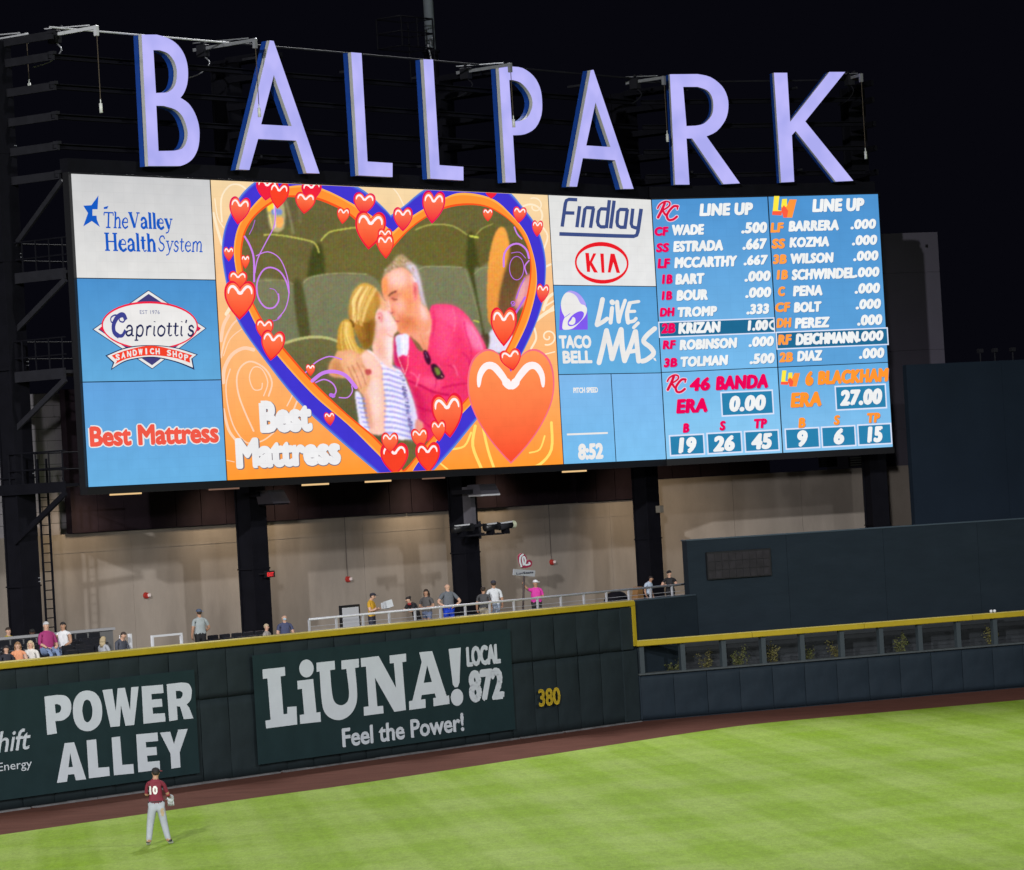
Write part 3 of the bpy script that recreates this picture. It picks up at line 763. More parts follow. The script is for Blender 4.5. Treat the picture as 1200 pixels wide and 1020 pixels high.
# arms with hanging weights above the letters
HA = [(P1, (113, 32), (117.5, 133), 'bright bracket arm with a hanging weight left of the first letter', 1.7),
      (P1, (31, 41), (34.5, 109), 'bracket arm with short hanging weight at the far left', 1.9),
      (P1, (299, 47), (303.5, 138), 'bracket arm with hanging weight at the left leg of the first A', 2.2),
      (P1, (598, 76), (601.5, 150), 'bracket arm with hanging weight in front of the letter P', 1.9),
      (P1, (778, 91), (782, 167), 'bracket arm with hanging weight left of the letter R', 1.2),
      (P2, (1009, 88), (1016, 187), 'bracket arm with hanging weight right of the letter K', .8)]
for k, (F, tip, bot, lbl, bk) in enumerate(HA):
    yt = -.95
    if k == 1: yt = 3.0
    (u, z), zb = F.px(*tip, yt), F.px(*bot, yt)[1]
    t = Thing('hoist_arm', lbl, 'bracket', F, (u, yt, z), group='bracket arms with hanging weights above the letters')
    mt = WHITEM if k < 2 else GALV
    mb = MB(F); mb.beam((u, yt, z), (u, yt + bk + .6, z - .02), .07, .11); t.part('arm', mb, mt)
    mb = MB(F); mb.tube((u, yt + .3, z + .10), (u, yt + bk + .6, z + .22), .02, 6); t.part('stay', mb, mt)
    mb = MB(F); mb.box(u - .06, u + .06, yt - .04, yt + .08, z - .28, z + .06, .01); t.part('end_plate', mb, mt)
    mb = MB(F); mb.box(u - .14, u + .14, yt + bk, yt + bk + .35, z - .3, z + .12, .02); mb.ball((u + .1, yt + bk - .05, z + .2), .07); mb.ball((u - .1, yt + bk + .1, z + .2), .06); t.part('clamp', mb, STEEL2)
    mb = MB(F); mb.tube((u, yt, z - .2), (u, yt, zb + .35), .014, 5); t.part('cable', mb, CABLE)
    mb = MB(F); mb.smooth = True; mb.tube((u, yt, zb + .02), (u, yt, zb + .32), .055, 10); mb.tube((u, yt, zb + .32), (u, yt, zb + .45), .02, 6); t.part('weight', mb, mat('weight_white', (.7, .72, .68), .5) if k == 0 else bpy.data.materials['weight_white'])
    pts_ = cr_pts([(u, yt + bk + .1, z - .3), (u, yt + bk - .1, z - .55), (u, yt + bk + .4, z - .85), (u, yt + bk + 1.2, z - .95)], 5)
    mb = MB(F)
    for p, q in zip(pts_[:-1], pts_[1:]): mb.tube(p, q, .022, 5)
    t.part('conduit', mb, GALV if k < 3 else STEEL2)

# strip lights, lamps and small fittings under the board
WARM = emis('warm_strip', lin((236, 196, 140)), 1.0); DIMW = emis('dim_strip', lin((120, 92, 78)), 1.0); PURP = emis('purple_strip', lin((84, 66, 102)), 1.0)
ST = [((131, 579.5), (164.5, 578), WARM, 'bright warm strip light under the lower left blue panel', P1), ((247, 573.6), (279, 572), DIMW, 'dim strip light under the left edge of the orange panel', P1),
      ((356, 568.5), (384, 567), WARM, 'warm strip light under the tip of the white mattress wording', P1), ((430, 564.8), (457, 563.2), WARM, 'warm strip light under the bottom tip of the heart', P1),
      ((462, 559.6), (495, 557.8), DIMW, 'dim strip light right of the heart tip, higher than its neighbours', P1), ((497, 561), (520, 559.6), DIMW, 'dim strip light between heart tip and column', P1),
      ((661, 553), (686, 551.8), WARM, 'warm strip light under the clock panel', P1), ((826, 542.5), (863, 540.4), PURP, 'purplish strip light under the pitcher panel in the middle', P2),
      ((950, 535), (987, 532.8), PURP, 'purplish strip light under the right pitcher panel', P2)]
for k, (p, q, m_, lbl, F) in enumerate(ST):
    (a, za), (b, zb) = F.px(*p, .9), F.px(*q, .9); z = (za + zb) / 2
    t = Thing('strip_light', lbl, 'strip light', F, ((a + b) / 2, .9, z), group='strip lights under the video board')
    mb = MB(F); mb.box(a - .05, b + .05, .86, 1.06, z + .035, z + .12, .01); t.part('housing', mb, STEEL2)
    mb = MB(F); mb.box(a, b, .84, 1.0, z - .035, z + .03); t.part('diffuser', mb, m_)
def warm(F, u, y, z, e, r=.25):  # extra warm spot added to wash the concrete wall, no fixture holds it
    l = bpy.data.lights.new('added_wall_spot', 'SPOT'); l.energy = e; l.color = (1.0, .78, .52); l.shadow_soft_size = r; l.spot_size = R(120); l.spot_blend = 1.0
    o = bpy.data.objects.new('added_wall_spot', l); C.objects.link(o); p = F.w((u, y, z)); o.location = p
    o.rotation_euler = (F.w((u, y + 3.6, z - 3.0)) - p).to_track_quat('-Z', 'Y').to_euler()
for F, px, py, e in ((P1, 215, 575, 420), (P1, 370, 568, 430), (P1, 445, 564, 400), (P1, 600, 556, 520), (P1, 690, 552, 430), (P2, 835, 541, 800), (P2, 905, 538, 160)):
    warm(F, F.px(px, py, .9)[0], 3.9, 8.6 if F is P1 else 8.75, e * .55)
# floodlight on the middle column
(a, za), (b, zb) = P1.px(557, 580, 1.6), P1.px(578, 567, 1.6)
t = Thing('wall_pack_lamp', 'grey boxy downlight on the middle column under the board', 'lamp', P1, ((a + b) / 2, 1.8, za))
for (nm, dx, m1, th) in (('a', 0, GALV, t),):
    mb = MB(P1); mb.add([(a, 1.3, za), (b, 1.3, za), (b, 2.0, za), (a, 2.0, za), (a + .05, 1.45, zb), (b - .08, 1.45, zb), (b - .08, 2.0, zb), (a + .05, 2.0, zb)], [(3, 2, 1, 0), (4, 5, 6, 7), (0, 1, 5, 4), (1, 2, 6, 5), (2, 3, 7, 6), (3, 0, 4, 7)])
    th.part('housing', mb, mat('lamp_grey', (.085, .08, .10), .5))
    mb = MB(P1); mb.box(a + .03, b - .03, 1.28, 1.95, za - .07, za - .003, .01); th.part('lens', mb, mat('lens', (.55, .55, .58), .3))
    mb = MB(P1); mb.box(a - .2, a, 1.7, 2.55, za + .05, za + .2); th.part('bracket', mb, STEEL2)
(a, za), (b, zb) = P1.px(308, 591, 1.7), P1.px(329, 574, 1.7)
t = Thing('box_lamp', 'dark boxy lamp beside the second column under the board', 'lamp', P1, ((a + b) / 2, 1.8, za))
mb = MB(P1); mb.add([(a + .1, 1.3, za), (b, 1.3, za), (b, 2.0, za), (a + .1, 2.0, za), (a - .02, 1.45, zb), (b - .15, 1.45, zb), (b - .15, 2.0, zb), (a - .02, 2.0, zb)], [(3, 2, 1, 0), (4, 5, 6, 7), (0, 1, 5, 4), (1, 2, 6, 5), (2, 3, 7, 6), (3, 0, 4, 7)]); t.part('housing', mb, mat('lamp_dark', (.035, .032, .045), .5))
mb = MB(P1); mb.box(a + .14, b - .05, 1.34, 1.95, za - .05, za - .003); t.part('lens', mb, STEEL)
mb = MB(P1); mb.box(a - .1, a + .1, 1.8, 2.6, zb - .2, zb - .05); t.part('bracket', mb, STEEL)
# conduit pipe and twin spot heads
u, zt = P1.px(554, 583, 2.2); zb = P1.px(556, 632, 2.2)[1]
t = Thing('spotlight_bracket', 'grey pipe on the middle column with a cross bar for spotlights', 'bracket', P1, (u, 2.2, zb))
mb = MB(P1); mb.box(u - .13, u + .13, 2.2, 2.58, zt - 1.0, zt + .4); t.part('duct', mb, mat('duct', (.10, .095, .11), .5, noise=.2, nscale=3))
mb = MB(P1); mb.tube((u + .12, 2.05, zb), (u + .12, 2.05, zb + .65), .05, 8); mb.box(u - .02, u + .26, 1.95, 2.15, zb + .1, zb + .22); mb.box(u - .02, u + .26, 1.95, 2.15, zb + .45, zb + .55); t.part('mast', mb, STEEL2)
(a, z1), (b, z2) = P1.px(537, 629, 1.9), P1.px(590, 625.5, 1.9)
mb = MB(P1); mb.tube((a, 1.9, z1), (b, 1.9, z1), .035, 8); t.part('cross_bar', mb, STEEL2); zbar = z1
def spot(p, q, lbl, bright):
    (a, za), (b, zb) = P1.px(*p, 1.7), P1.px(*q, 1.7)
    t = Thing('spotlight', lbl, 'spotlight', P1, ((a + b) / 2, 1.7, zbar), group='cylinder spotlights under the board')
    d = Vector((b - a, 0, zb - za)); A = Vector((a, 1.7, za)); B = Vector((b, 1.7, zb))
    mb = MB(P1); mb.smooth = True; mb.tube(A, A + d * .8, .15, 14, .13); t.part('barrel', mb, BLACK if not bright else STEEL2)
    mb = MB(P1); up = Vector((0, -.03, .115)); mb.beam(A + up, A + up + d * .78, .15, .05); t.part('top_shield', mb, WHITEM)
    mb = MB(P1); mb.tube(A + d * .8, B, .135, 14, .15); t.part('snoot', mb, bright or BLACK)
    mb = MB(P1); c = A + d * .5; mb.box(c.x - .08, c.x + .08, 1.62, 1.9, zbar - .02, za - .1); t.part('yoke', mb, STEEL)
spot((531, 620.5), (553, 618), 'cylinder spotlight in front of the middle column', None)
spot((569, 618.5), (583, 616.5), 'cylinder spotlight just right of the middle column', None)
spot((585, 617.2), (602, 614.5), 'cylinder spotlight with a pale snout at the end of the cross bar', mat('pale_snout', (.55, .58, .42), .4))
# alarms, exit sign
RED = mat('alarm_red', (.33, .02, .015), .4)
for k, (px, py, lbl) in enumerate(((172, 698, 'round red fire alarm low on the left bay of the concrete wall'), (408.5, 679, 'round red fire alarm on the second concrete bay below a conduit'), (647.5, 659, 'round red fire alarm right of the heart sign on the concrete'))):
    u, z = P1.px(px, py, 5.93); t = Thing('fire_alarm', lbl, 'fire alarm', P1, (u, 6, z), group='red fire alarms on the concrete wall')
    mb = MB(P1); mb.tube((u, 5.995, z), (u, 5.9, z), .115, 16, .10); t.part('bell', mb, RED)
    mb = MB(P1); mb.box(u + .02, u + .11, 5.84, 5.9, z - .05, z + .06, .01); t.part('strobe', mb, mat('strobe', (.7, .6, .58), .3) if k == 0 else bpy.data.materials['strobe'])
(a, za), (b, zb) = P1.px(312, 677.3, 2.4), P1.px(322, 668.8, 2.4)
t = Thing('exit_sign', 'small black exit sign with glowing red letters beside the second column', 'exit sign', P1, ((a + b) / 2, 2.4, za))
mb = MB(P1); mb.box(a, b, 2.4, 2.5, za, zb, .01); mb.box(a - .15, a, 2.42, 2.6, (za + zb) / 2, (za + zb) / 2 + .05); t.part('housing', mb, BLACK)
mb = MB(P1); put_text(mb, 'EXIT', (313.2, 676), (320.6, 670.5), 2.395, y0=2.395, off=.05); t.part('lettering', mb, emis('exit_red', lin((238, 60, 62)), 1.0))
(a, za), (b, zb) = P2.px(769, 601, 1.9), P2.px(775.5, 593, 1.9)
u_, z_ = P1.px(772, 597, 2.5)
mb = MB(P1); mb.box(u_ - .12, u_ + .12, 2.35, 2.56, z_ - .14, z_ + .14, .02); solo('junction_box', 'small pale box on the right edge of the fourth column', 'box', P1, (u_, 2.5, z_), mb, mat('pale_box', (.17, .15, .12), .6))

# ------------------------------------------------------------------ railings, parapet, seats
rl = Thing('guard_railing', 'long grey guard railing behind the yellow wall top', 'railing', W1, (15, .8, 3.45))
YR = .75
ua, z0_ = W1.px(362, 725.5, YR); ub, z1_ = W1.px(812, 684.5, YR); ZRL = (z0_ + z1_) / 2
mb = MB(W1); mb.smooth = True; mb.tube((ua, YR, ZRL), (ub, YR, ZRL), .038, 8); rl.part('top_rail', mb, RAILM)
npost = 16
for k in range(npost + 1):
    u = ua + (ub - ua) * k / npost; mb = MB(W1); mb.box(u - .03, u + .03, YR - .03, YR + .03, 3.45, ZRL - .02); rl.part('post', mb, RAILM)
for zz in (3.6, 3.72, 3.84, 3.96, 4.08, 4.2, 4.32):
    mb = MB(W1); mb.tube((ua, YR, zz), (ub, YR, zz), .008, 5); rl.part('wire', mb, RAILM)
for k, (p, q, lbl) in enumerate((((177.5, 745), (213, 742), 'short pale u shaped handrail near the aisle'),)):
    (a, za), (b, _) = W1.px(*p, 1.4), W1.px(*q, 1.4)
    t = Thing('handrail', lbl, 'handrail', W1, (a, 1.4, 3.45)); mb = MB(W1); mb.box(a, b, 1.37, 1.44, za - .06, za); t.part('top_bar', mb, WHITEM)
    for x in (a + .03, b - .03): mb = MB(W1); mb.box(x - .035, x + .035, 1.37, 1.44, 3.45, za - .06); t.part('post', mb, WHITEM)
(a, za) = W1.px(150.5, 743, 1.4)
t = Thing('aisle_gate', 'small pale barred rail beside the aisle near the dark haired spectator', 'handrail', W1, (a, 1.4, 3.45))
mb = MB(W1); mb.box(a - .04, a + .04, 1.3, 1.4, 3.45, za); t.part('post', mb, WHITEM)
for k in range(5): mb = MB(W1); x = a + .14 + .1 * k; mb.tube((x, 1.9 + .1 * k, 3.45), (x, 1.9 + .1 * k, za - .05 - .06 * k), .012, 5); t.part('bar', mb, RAILM)
ub_, zp = W1.px(132, 735.5, 4.4); ua_ = -6.0
t = Thing('seating_parapet', 'grey concrete parapet behind the seats at the far left', 'wall', W1, (0, 4.4, 3.45))
mb = MB(W1); mb.box(ua_, ub_, 4.4, 4.6, 3.45, zp - .08); t.part('panel', mb, mat('parapet_concrete', (.13, .13, .13), .9, noise=.15, nscale=2))
mb = MB(W1); mb.box(ua_, ub_ + .05, 4.34, 4.66, zp - .08, zp, .01); t.part('coping', mb, mat('parapet_top', (.34, .34, .35), .7))
mb = MB(W1); mb.box(ua_, W1.px(330, 745, 1)[0], 2.0, 3.3, 3.45, 3.5); mb.box(ua_, W1.px(140, 745, 1)[0], 3.3, 4.39, 3.45, 3.65)
o = bpy.data.objects.new('seating_tier', mb.mesh('seating_tier', W1.I)); C.objects.link(o); o.matrix_world = W1.M; setmat(o.data, CONCD); tagit(o, kind='structure')
SEAT = mat('seat_black', (.012, .013, .018), .45)
def seat_proto():
    t = Thing('stadium_seat', 'folded black stadium seat', 'seat', W1, (0, 0, 0), group='black stadium seats behind the wall')
    mb = MB(W1); mb.box(-.22, .22, .24, .29, .42, .98, .02); mb.smooth = False; t.part('backrest', mb, SEAT)
    mb = MB(W1); mb.box(-.21, .21, .05, .2, .40, .84, .02); t.part('seat', mb, SEAT)
    for s in (-.25, .25): mb = MB(W1); mb.box(s - .02, s + .02, -.05, .25, .62, .66); mb.box(s - .02, s + .02, .15, .22, 0, .62); t.part('armrest', mb, SEAT)
    return t
sp_ = seat_proto(); first = True; nseat = 0
def copy_tree(o, par=None):
    c = o.copy(); C.objects.link(c)
    if par: c.parent = par
    for ch in [x for x in o.children]: copy_tree(ch, c)
    return c
SEATR = []
def seat_row(px0, px1, y, z, sk=()):
    global first
    a, b = W1.px(px0, 750, y)[0], W1.px(px1, 750, y)[0]; u = a; k = 0
    while u < b:
        if k not in sk:
            o = sp_.o if first else copy_tree(sp_.o); first = False
            o.matrix_world = W1.M @ Matrix.Translation((u, y, z)) @ Matrix.Diagonal((1, 1, .84 if y == 2.1 else 1, 1)); SEATR.append((o, u, y))
        u += .55; k += 1
seat_row(-25, 42, 1.15, 3.45); seat_row(86, 112, 1.15, 3.45); seat_row(-20, 132, 2.35, 3.5); seat_row(-20, 128, 3.45, 3.65); seat_row(243, 322, 2.1, 3.45)
ROWN = {1.15: 'front', 2.35: 'middle', 3.45: 'rear', 2.1: 'far aisle'}
cnt = {}
for o, u, y in SEATR:
    cnt[y] = cnt.get(y, 0) + 1
ordn = ['first', 'second', 'third', 'fourth', 'fifth', 'sixth', 'seventh', 'eighth', 'ninth', 'tenth', 'eleventh', 'twelfth', 'thirteenth', 'fourteenth', 'fifteenth', 'sixteenth']
idx = {}
for o, u, y in SEATR:
    k = idx.get(y, 0); idx[y] = k + 1
    o['label'] = f"black stadium seat, {ordn[min(k, 15)]} from the left in the {ROWN[y]} row behind the wall"
# white notice board
YN = 1.7
(a, za), (b, zb) = W1.px(400, 736, YN), W1.px(421.5, 708, YN)
t = Thing('notice_board', 'white board in a black frame standing behind the railing', 'board', W1, ((a + b) / 2, YN, 3.45))
mb = MB(W1); mb.box(a, b, YN, YN + .06, 3.45, zb, .01); t.part('frame', mb, BLACK)
mb = MB(W1); mb.box(a + .09, b - .09, YN - .02, YN, 3.5, zb - .08); t.part('panel', mb, mat('board_white', (.46, .47, .50), .6))
a, z = W1.px(752, 706, 2.0)
mb = MB(W1); mb.add([(a - .25, 2.0, 3.45), (a + .25, 2.0, 3.45), (a + .25, 2.4, 3.45), (a - .25, 2.4, 3.45), (a - .05, 2.1, 4.55), (a + .22, 2.1, 4.55), (a + .22, 2.3, 4.55), (a - .05, 2.3, 4.55)], [(3, 2, 1, 0), (4, 5, 6, 7), (0, 1, 5, 4), (1, 2, 6, 5), (2, 3, 7, 6), (3, 0, 4, 7)])
solo('caution_stand', 'small dull orange stand behind the railing near the corner', 'stand', W1, (a, 2.2, 3.45), mb, mat('dull_orange', (.20, .10, .03), .7))
a, z = W1.px(722, 700, 3.5)
mb = MB(W1); mb.smooth = True; mb.ball((a, 3.5, 3.95), (.6, .4, .5), 12, 8); solo('covered_cart', 'low dark covered heap behind the railing by the fourth column', 'cart', W1, (a, 3.5, 3.45), mb, STEEL)
# two small white balls resting on the yellow beam
for k, px in enumerate((1161.5, 1165.5)):
    a, z = W2.px(px, 717, .1); mb = MB(W2); mb.smooth = True; mb.ball((a, .1, 2.80 + .055), .06, 10, 8)
    solo('white_ball', ['left small white ball on the yellow beam', 'right small white ball on the yellow beam'][k], 'ball', W2, (a, .1, 2.8), mb, WHITEM, group='white balls on the yellow beam')
# ------------------------------------------------------------------ the video board
ZB, ZTP = 9.08, 19.12
uEE = P2.px(1038, 375)[0] + .04
bd = Thing('video_board', 'huge bent video board with heart picture, advertising panels and line ups, lit up at night', 'video board', P1, (0, 0, 0))
bd.o['group'] = ''
del bd.o['group']
mb = MB(P1); mb.box(-.05, U1 - .02, .06, .32, ZB - .24, ZTP + .06, .02); mb.box(-.05, U1, -.02, .06, ZB - .24, ZB - .02); bd.part('housing', mb, BLACK)
mb = MB(P2); mb.box(.02, uEE, .06, .32, ZB - .24, ZTP + .06, .02); mb.box(0, uEE, -.02, .06, ZB - .24, ZB - .02); bd.part('housing', mb, BLACK)
# deep fascia over the board that carries the letters
mb = MB(P1); mb.box(0, U1, .12, .45, ZTP + .06, ZTP + .5); bd.part('fascia', mb, STEEL)
mb = MB(P2); mb.box(0, uEE - .1, .12, .45, ZTP + .06, ZTP + .5); bd.part('fascia', mb, STEEL)
G = .025
def uz(F, x, y): return F.px(x, y)
uA = P1.px(256.3, 390)[0]; uB = P1.px(651.3, 385)[0]; uM = P1.px(719, 490)[0]
zV = (P1.px(120, 327)[1] + P1.px(230, 327.6)[1]) / 2; zCp = (P1.px(120, 447.6)[1] + P1.px(240, 445.7)[1]) / 2
zF = (P1.px(650, 334.2)[1] + P1.px(766, 336.2)[1]) / 2; zTb = (P1.px(656, 439.2)[1] + P1.px(774, 437.2)[1]) / 2
uS = P2.px(908.5, 380)[0]; uE = P2.px(1038, 375)[0]; zS = (P2.px(775, 436.8)[1] + P2.px(1040, 424.8)[1]) / 2
def panel(F, u0, u1, z0, z1, c, lbl):
    mb = MB(F); rect_uz(mb, u0 + G, u1 - G, z0 + G * .6, z1 - G * .6, 0.0, c)
    return bd.part('display_panel', mb, LEDB, label=lbl)
def L3(*c): return lin(c)
BL, BM, BT = L3(118, 184, 232), L3(92, 160, 214), L3(78, 146, 206)
pV = panel(P1, 0, uA, zV, ZTP, (L3(222, 221, 219), L3(200, 200, 201)), 'white panel of a health system')
pC = panel(P1, 0, uA, zCp, zV, (L3(98, 168, 216), L3(74, 142, 202)), 'blue panel with sandwich shop emblem')
pM = panel(P1, 0, uA, ZB, zCp, (L3(104, 174, 222), L3(98, 160, 218)), 'blue panel with red mattress wording')
pH = panel(P1, uA, uB, ZB, ZTP, (L3(255, 152, 50), L3(244, 214, 166)), 'large picture panel with a heart frame')
pF = panel(P1, uB, U1, zF, ZTP, (L3(228, 228, 228), L3(222, 222, 220)), 'white panel with blue script over red oval')
pT = panel(P1, uB, U1, zTb, zF, (L3(100, 172, 220), L3(88, 158, 214)), 'blue panel with purple bell')
pK = panel(P1, uB, uM, ZB, zTb, (L3(116, 186, 234), L3(126, 182, 232)), 'blue clock panel')
pN = panel(P1, uM, U1, ZB, zTb, (L3(126, 192, 238), L3(122, 180, 232)), 'empty blue panel')
pL = panel(P2, 0, uS, zS, ZTP, (BL, BT), 'left line up panel')
pR = panel(P2, uS, uE, zS, ZTP, (BM, BT), 'right line up panel')
pP = panel(P2, 0, uS, ZB, zS, (L3(142, 202, 240), L3(116, 184, 232)), 'left pitcher panel')
pQ = panel(P2, uS, uE, ZB, zS, (L3(134, 194, 236), L3(100, 170, 222)), 'right pitcher panel')
def Y(k): return -.004 * k

# -- health system panel
BLUE = L3(22, 88, 190)
mb = MB(P1); zl = zc(60, 190, 4)
put_poly(mb, zl([(150, 205), (188, 203), (221, 157), (217, 222), (193, 222), (193, 252), (212, 252), (214, 272), (228, 305), (190, 277), (150, 302), (172, 240)]), Y(1), BLUE)
put_poly(mb, zl([(246, 212), (268, 206), (262, 220), (246, 221)]), Y(1), BLUE)
bd.part('star_emblem', mb, LED, parent=pV, kind='stuff')
# a small drawn serif alphabet: k = thick stem, n = thin stroke, m = middle, c = curved
def GL(): pass
GLY = {
 'T': (.74, [('n', [(.02, .97), (.72, .97)]), ('n', [(.03, .97), (.02, .78)]), ('n', [(.71, .97), (.72, .78)]), ('k', [(.37, .97), (.37, 0)]), ('n', [(.2, .01), (.54, .01)])]),
 'h': (.62, [('k', [(.15, 1.03), (.15, 0)]), ('cm', [(.15, .48), (.27, .64), (.4, .66), (.49, .5)]), ('k', [(.49, .5), (.49, 0)]), ('n', [(.03, .01), (.27, .01)]), ('n', [(.37, .01), (.61, .01)]), ('n', [(.04, 1.02), (.15, 1.02)])]),
 'e': (.54, [('n', [(.1, .37), (.46, .37)]), ('cn', [(.46, .37), (.44, .55), (.3, .66), (.16, .57)]), ('ck', [(.16, .57), (.08, .33), (.16, .1)]), ('cm', [(.16, .1), (.3, .0), (.49, .12)])]),
 'V': (.80, [('k', [(.13, 1), (.4, .02)]), ('n', [(.4, 0), (.68, 1)]), ('n', [(.0, .99), (.28, .99)]), ('n', [(.56, .99), (.8, .99)])]),
 'a': (.54, [('cm', [(.09, .5), (.16, .64), (.3, .66), (.4, .52)]), ('k', [(.4, .52), (.4, .03)]), ('n', [(.4, .02), (.53, .02)]), ('cn', [(.4, .4), (.2, .33), (.11, .28)]), ('cm', [(.13, .3), (.08, .14), (.19, .02), (.33, .07), (.4, .2)])]),
 'l': (.30, [('k', [(.15, 1.03), (.15, 0)]), ('n', [(.03, .01), (.28, .01)]), ('n', [(.04, 1.02), (.15, 1.02)])]),
 'y': (.58, [('k', [(.12, .65), (.32, .03)]), ('n', [(.5, .65), (.32, .0)]), ('cn', [(.32, .02), (.24, -.2), (.08, -.27)]), ('n', [(.0, .65), (.24, .65)]), ('n', [(.4, .65), (.6, .65)])]),
 'H': (.86, [('k', [(.18, 1), (.18, 0)]), ('k', [(.68, 1), (.68, 0)]), ('n', [(.18, .52), (.68, .52)]), ('n', [(.03, .99), (.33, .99)]), ('n', [(.03, .01), (.33, .01)]), ('n', [(.53, .99), (.83, .99)]), ('n', [(.53, .01), (.83, .01)])]),
 't': (.38, [('k', [(.17, .86), (.17, .12)]), ('cn', [(.17, .12), (.24, .0), (.36, .06)]), ('n', [(.02, .63), (.35, .63)])]),
 'S': (.58, [('cm', [(.48, .8), (.38, .97), (.2, .95), (.11, .78)]), ('ck', [(.11, .78), (.18, .58), (.4, .44), (.48, .25)]), ('cm', [(.48, .25), (.38, .04), (.2, .02), (.07, .2)])]),
 's': (.44, [('cm', [(.36, .52), (.26, .66), (.12, .6), (.1, .48)]), ('ck', [(.1, .48), (.18, .37), (.33, .28), (.36, .16)]), ('cm', [(.36, .16), (.26, .0), (.12, .02), (.06, .14)])]),
 'm': (.90, [('k', [(.13, .65), (.13, 0)]), ('cm', [(.13, .46), (.24, .64), (.36, .65), (.43, .5)]), ('k', [(.43, .5), (.43, 0)]), ('cm', [(.43, .46), (.54, .64), (.66, .65), (.73, .5)]), ('k', [(.73, .5), (.73, 0)]), ('n', [(.02, .01), (.24, .01)]), ('n', [(.62, .01), (.86, .01)])]),
 'C': (.8, [('ck', [(.70, .80), (.62, .98), (.48, 1.0), (.30, .84), (.18, .5), (.22, .16), (.40, -.02)]), ('cm', [(.40, -.02), (.58, .0), (.70, .24)]), ('cn', [(.70, .82), (.60, .66), (.44, .72), (.40, .92), (.24, 1.0), (.06, .88), (.08, .66), (.26, .62)])]),
 'p': (.58, [('m', [(.14, .64), (.14, -.28)]), ('cm', [(.14, .46), (.24, .64), (.4, .66), (.5, .4), (.44, .06), (.28, -.01), (.14, .14)]), ('n', [(.04, -.28), (.26, -.28)])]),
 'r': (.42, [('m', [(.14, .64), (.14, 0)]), ('cm', [(.14, .42), (.24, .62), (.38, .62)])]),
 'i': (.30, [('m', [(.14, .64), (.14, .06), (.24, .0)]), ('k', [(.14, .90), (.14, .95)])]),
 'o': (.54, [('cm', [(.26, .66), (.1, .52), (.08, .18), (.24, .0), (.42, .12), (.46, .46), (.26, .66)])]),
 "'": (.2, [('m', [(.12, 1.05), (.08, .84)])]),
}
def serif(mb, s, bl, tr_u, h, y, col, wk, wn, slant=0.0, base=0.0):
    """s drawn from pixel bl (baseline) so that it ends at pixel x tr_u; h cap height in metres, widths in metres"""
    F = mb.F; u0, z0 = F.px(*bl); u1 = F.px(tr_u, bl[1] - 6)[0]
    tot = sum(GLY[c][0] for c in s); k = (u1 - u0) / tot; x = 0
    ws = {'k': wk, 'n': wn, 'm': (wk * .55 + wn * .45)}
    for c in s:
        adv, st = GLY[c]
        for kind, pts in st:
            if kind[0] == 'c': pts = cr_pts(pts, 4)
            P = [Vector((u0 + (x + p[0]) * k + slant * p[1] * h, z0 + p[1] * h)) for p in pts]; hw = ws[kind[-1]] / 2
            for i in range(len(P) - 1):
                d = (P[i + 1] - P[i]); l = d.length or 1; d /= l; nn = Vector((-d.y, d.x)); e = d * (hw * .35 if kind[0] == 'c' else 0)
                q = [P[i] - e + nn * hw, P[i + 1] + e + nn * hw, P[i + 1] + e - nn * hw, P[i] - e - nn * hw]
                mb.add([(a.x, y - i * 1e-5, a.y) for a in q], [(0, 1, 2, 3)], col)
        x += adv
mb = MB(P1)
serif(mb, 'The', (121, 266.8), 150.0, .50, Y(1), BLUE, .075, .045, .12); serif(mb, 'Valley', (151, 267.2), 202, .50, Y(1), BLUE, .125, .045)
serif(mb, 'Health', (122.5, 293.6), 183, .56, Y(1), BLUE, .125, .045); serif(mb, 'System', (184.5, 294.2), 237.5, .50, Y(1), BLUE, .062, .04, .15)
bd.part('lettering', mb, LED, parent=pV, kind='stuff')

# -- sandwich shop panel
z8 = zc(90, 330, 7.5); NAVY, WH, RD = L3(40, 44, 100), L3(232, 230, 228), L3(232, 30, 60)
mb = MB(P1)
dia = lambda s: [(637 + (x - 637) * s, 422 + (y - 422) * s) for x, y in ((628, 75), (1140, 412), (662, 772), (135, 422))]
put_poly(mb, z8(dia(1.0)), Y(1), L3(52, 70, 110)); put_poly(mb, z8(dia(.975)), Y(2), WH); put_poly(mb, z8(dia(.90)), Y(3), L3(66, 62, 120))
put_poly(mb, z8(ell(638, 388, 424, 212, 44, .015)), Y(4), L3(236, 40, 70)); put_poly(mb, z8(ell(638, 390, 412, 196, 44, .015)), Y(5), WH)
put_poly(mb, z8([(205, 402), (222, 395), (228, 440), (200, 420)]), Y(5.5), RD); put_poly(mb, z8([(1062, 395), (1085, 415), (1062, 440)]), Y(5.5), RD)
top = cr_pts([(245, 652), (430, 580), (640, 560), (860, 580), (1060, 642)], 6); bot = cr_pts([(1030, 778), (860, 710), (660, 672), (440, 700), (295, 780)], 6)
put_poly(mb, z8(top + [(1012, 680)] + bot + [(312, 715)]), Y(6), L3(40, 50, 90))
top = cr_pts([(262, 655), (430, 590), (640, 567), (860, 588), (1045, 645)], 6); bot = cr_pts([(1015, 758), (860, 700), (660, 662), (440, 690), (305, 764)], 6)
put_poly(mb, z8(top + [(1000, 680)] + bot + [(325, 712)]), Y(7), WH)
top = cr_pts([(300, 652), (440, 603), (640, 565), (840, 600), (1010, 650)], 6); bot = cr_pts([(990, 716), (850, 672), (650, 650), (450, 675), (330, 728)], 6)
put_poly(mb, z8(top + [(985, 676)] + bot + [(348, 700)]), Y(8), L3(240, 66, 44))
bd.part('emblem', mb, LED, parent=pC, kind='stuff')
mb = MB(P1)
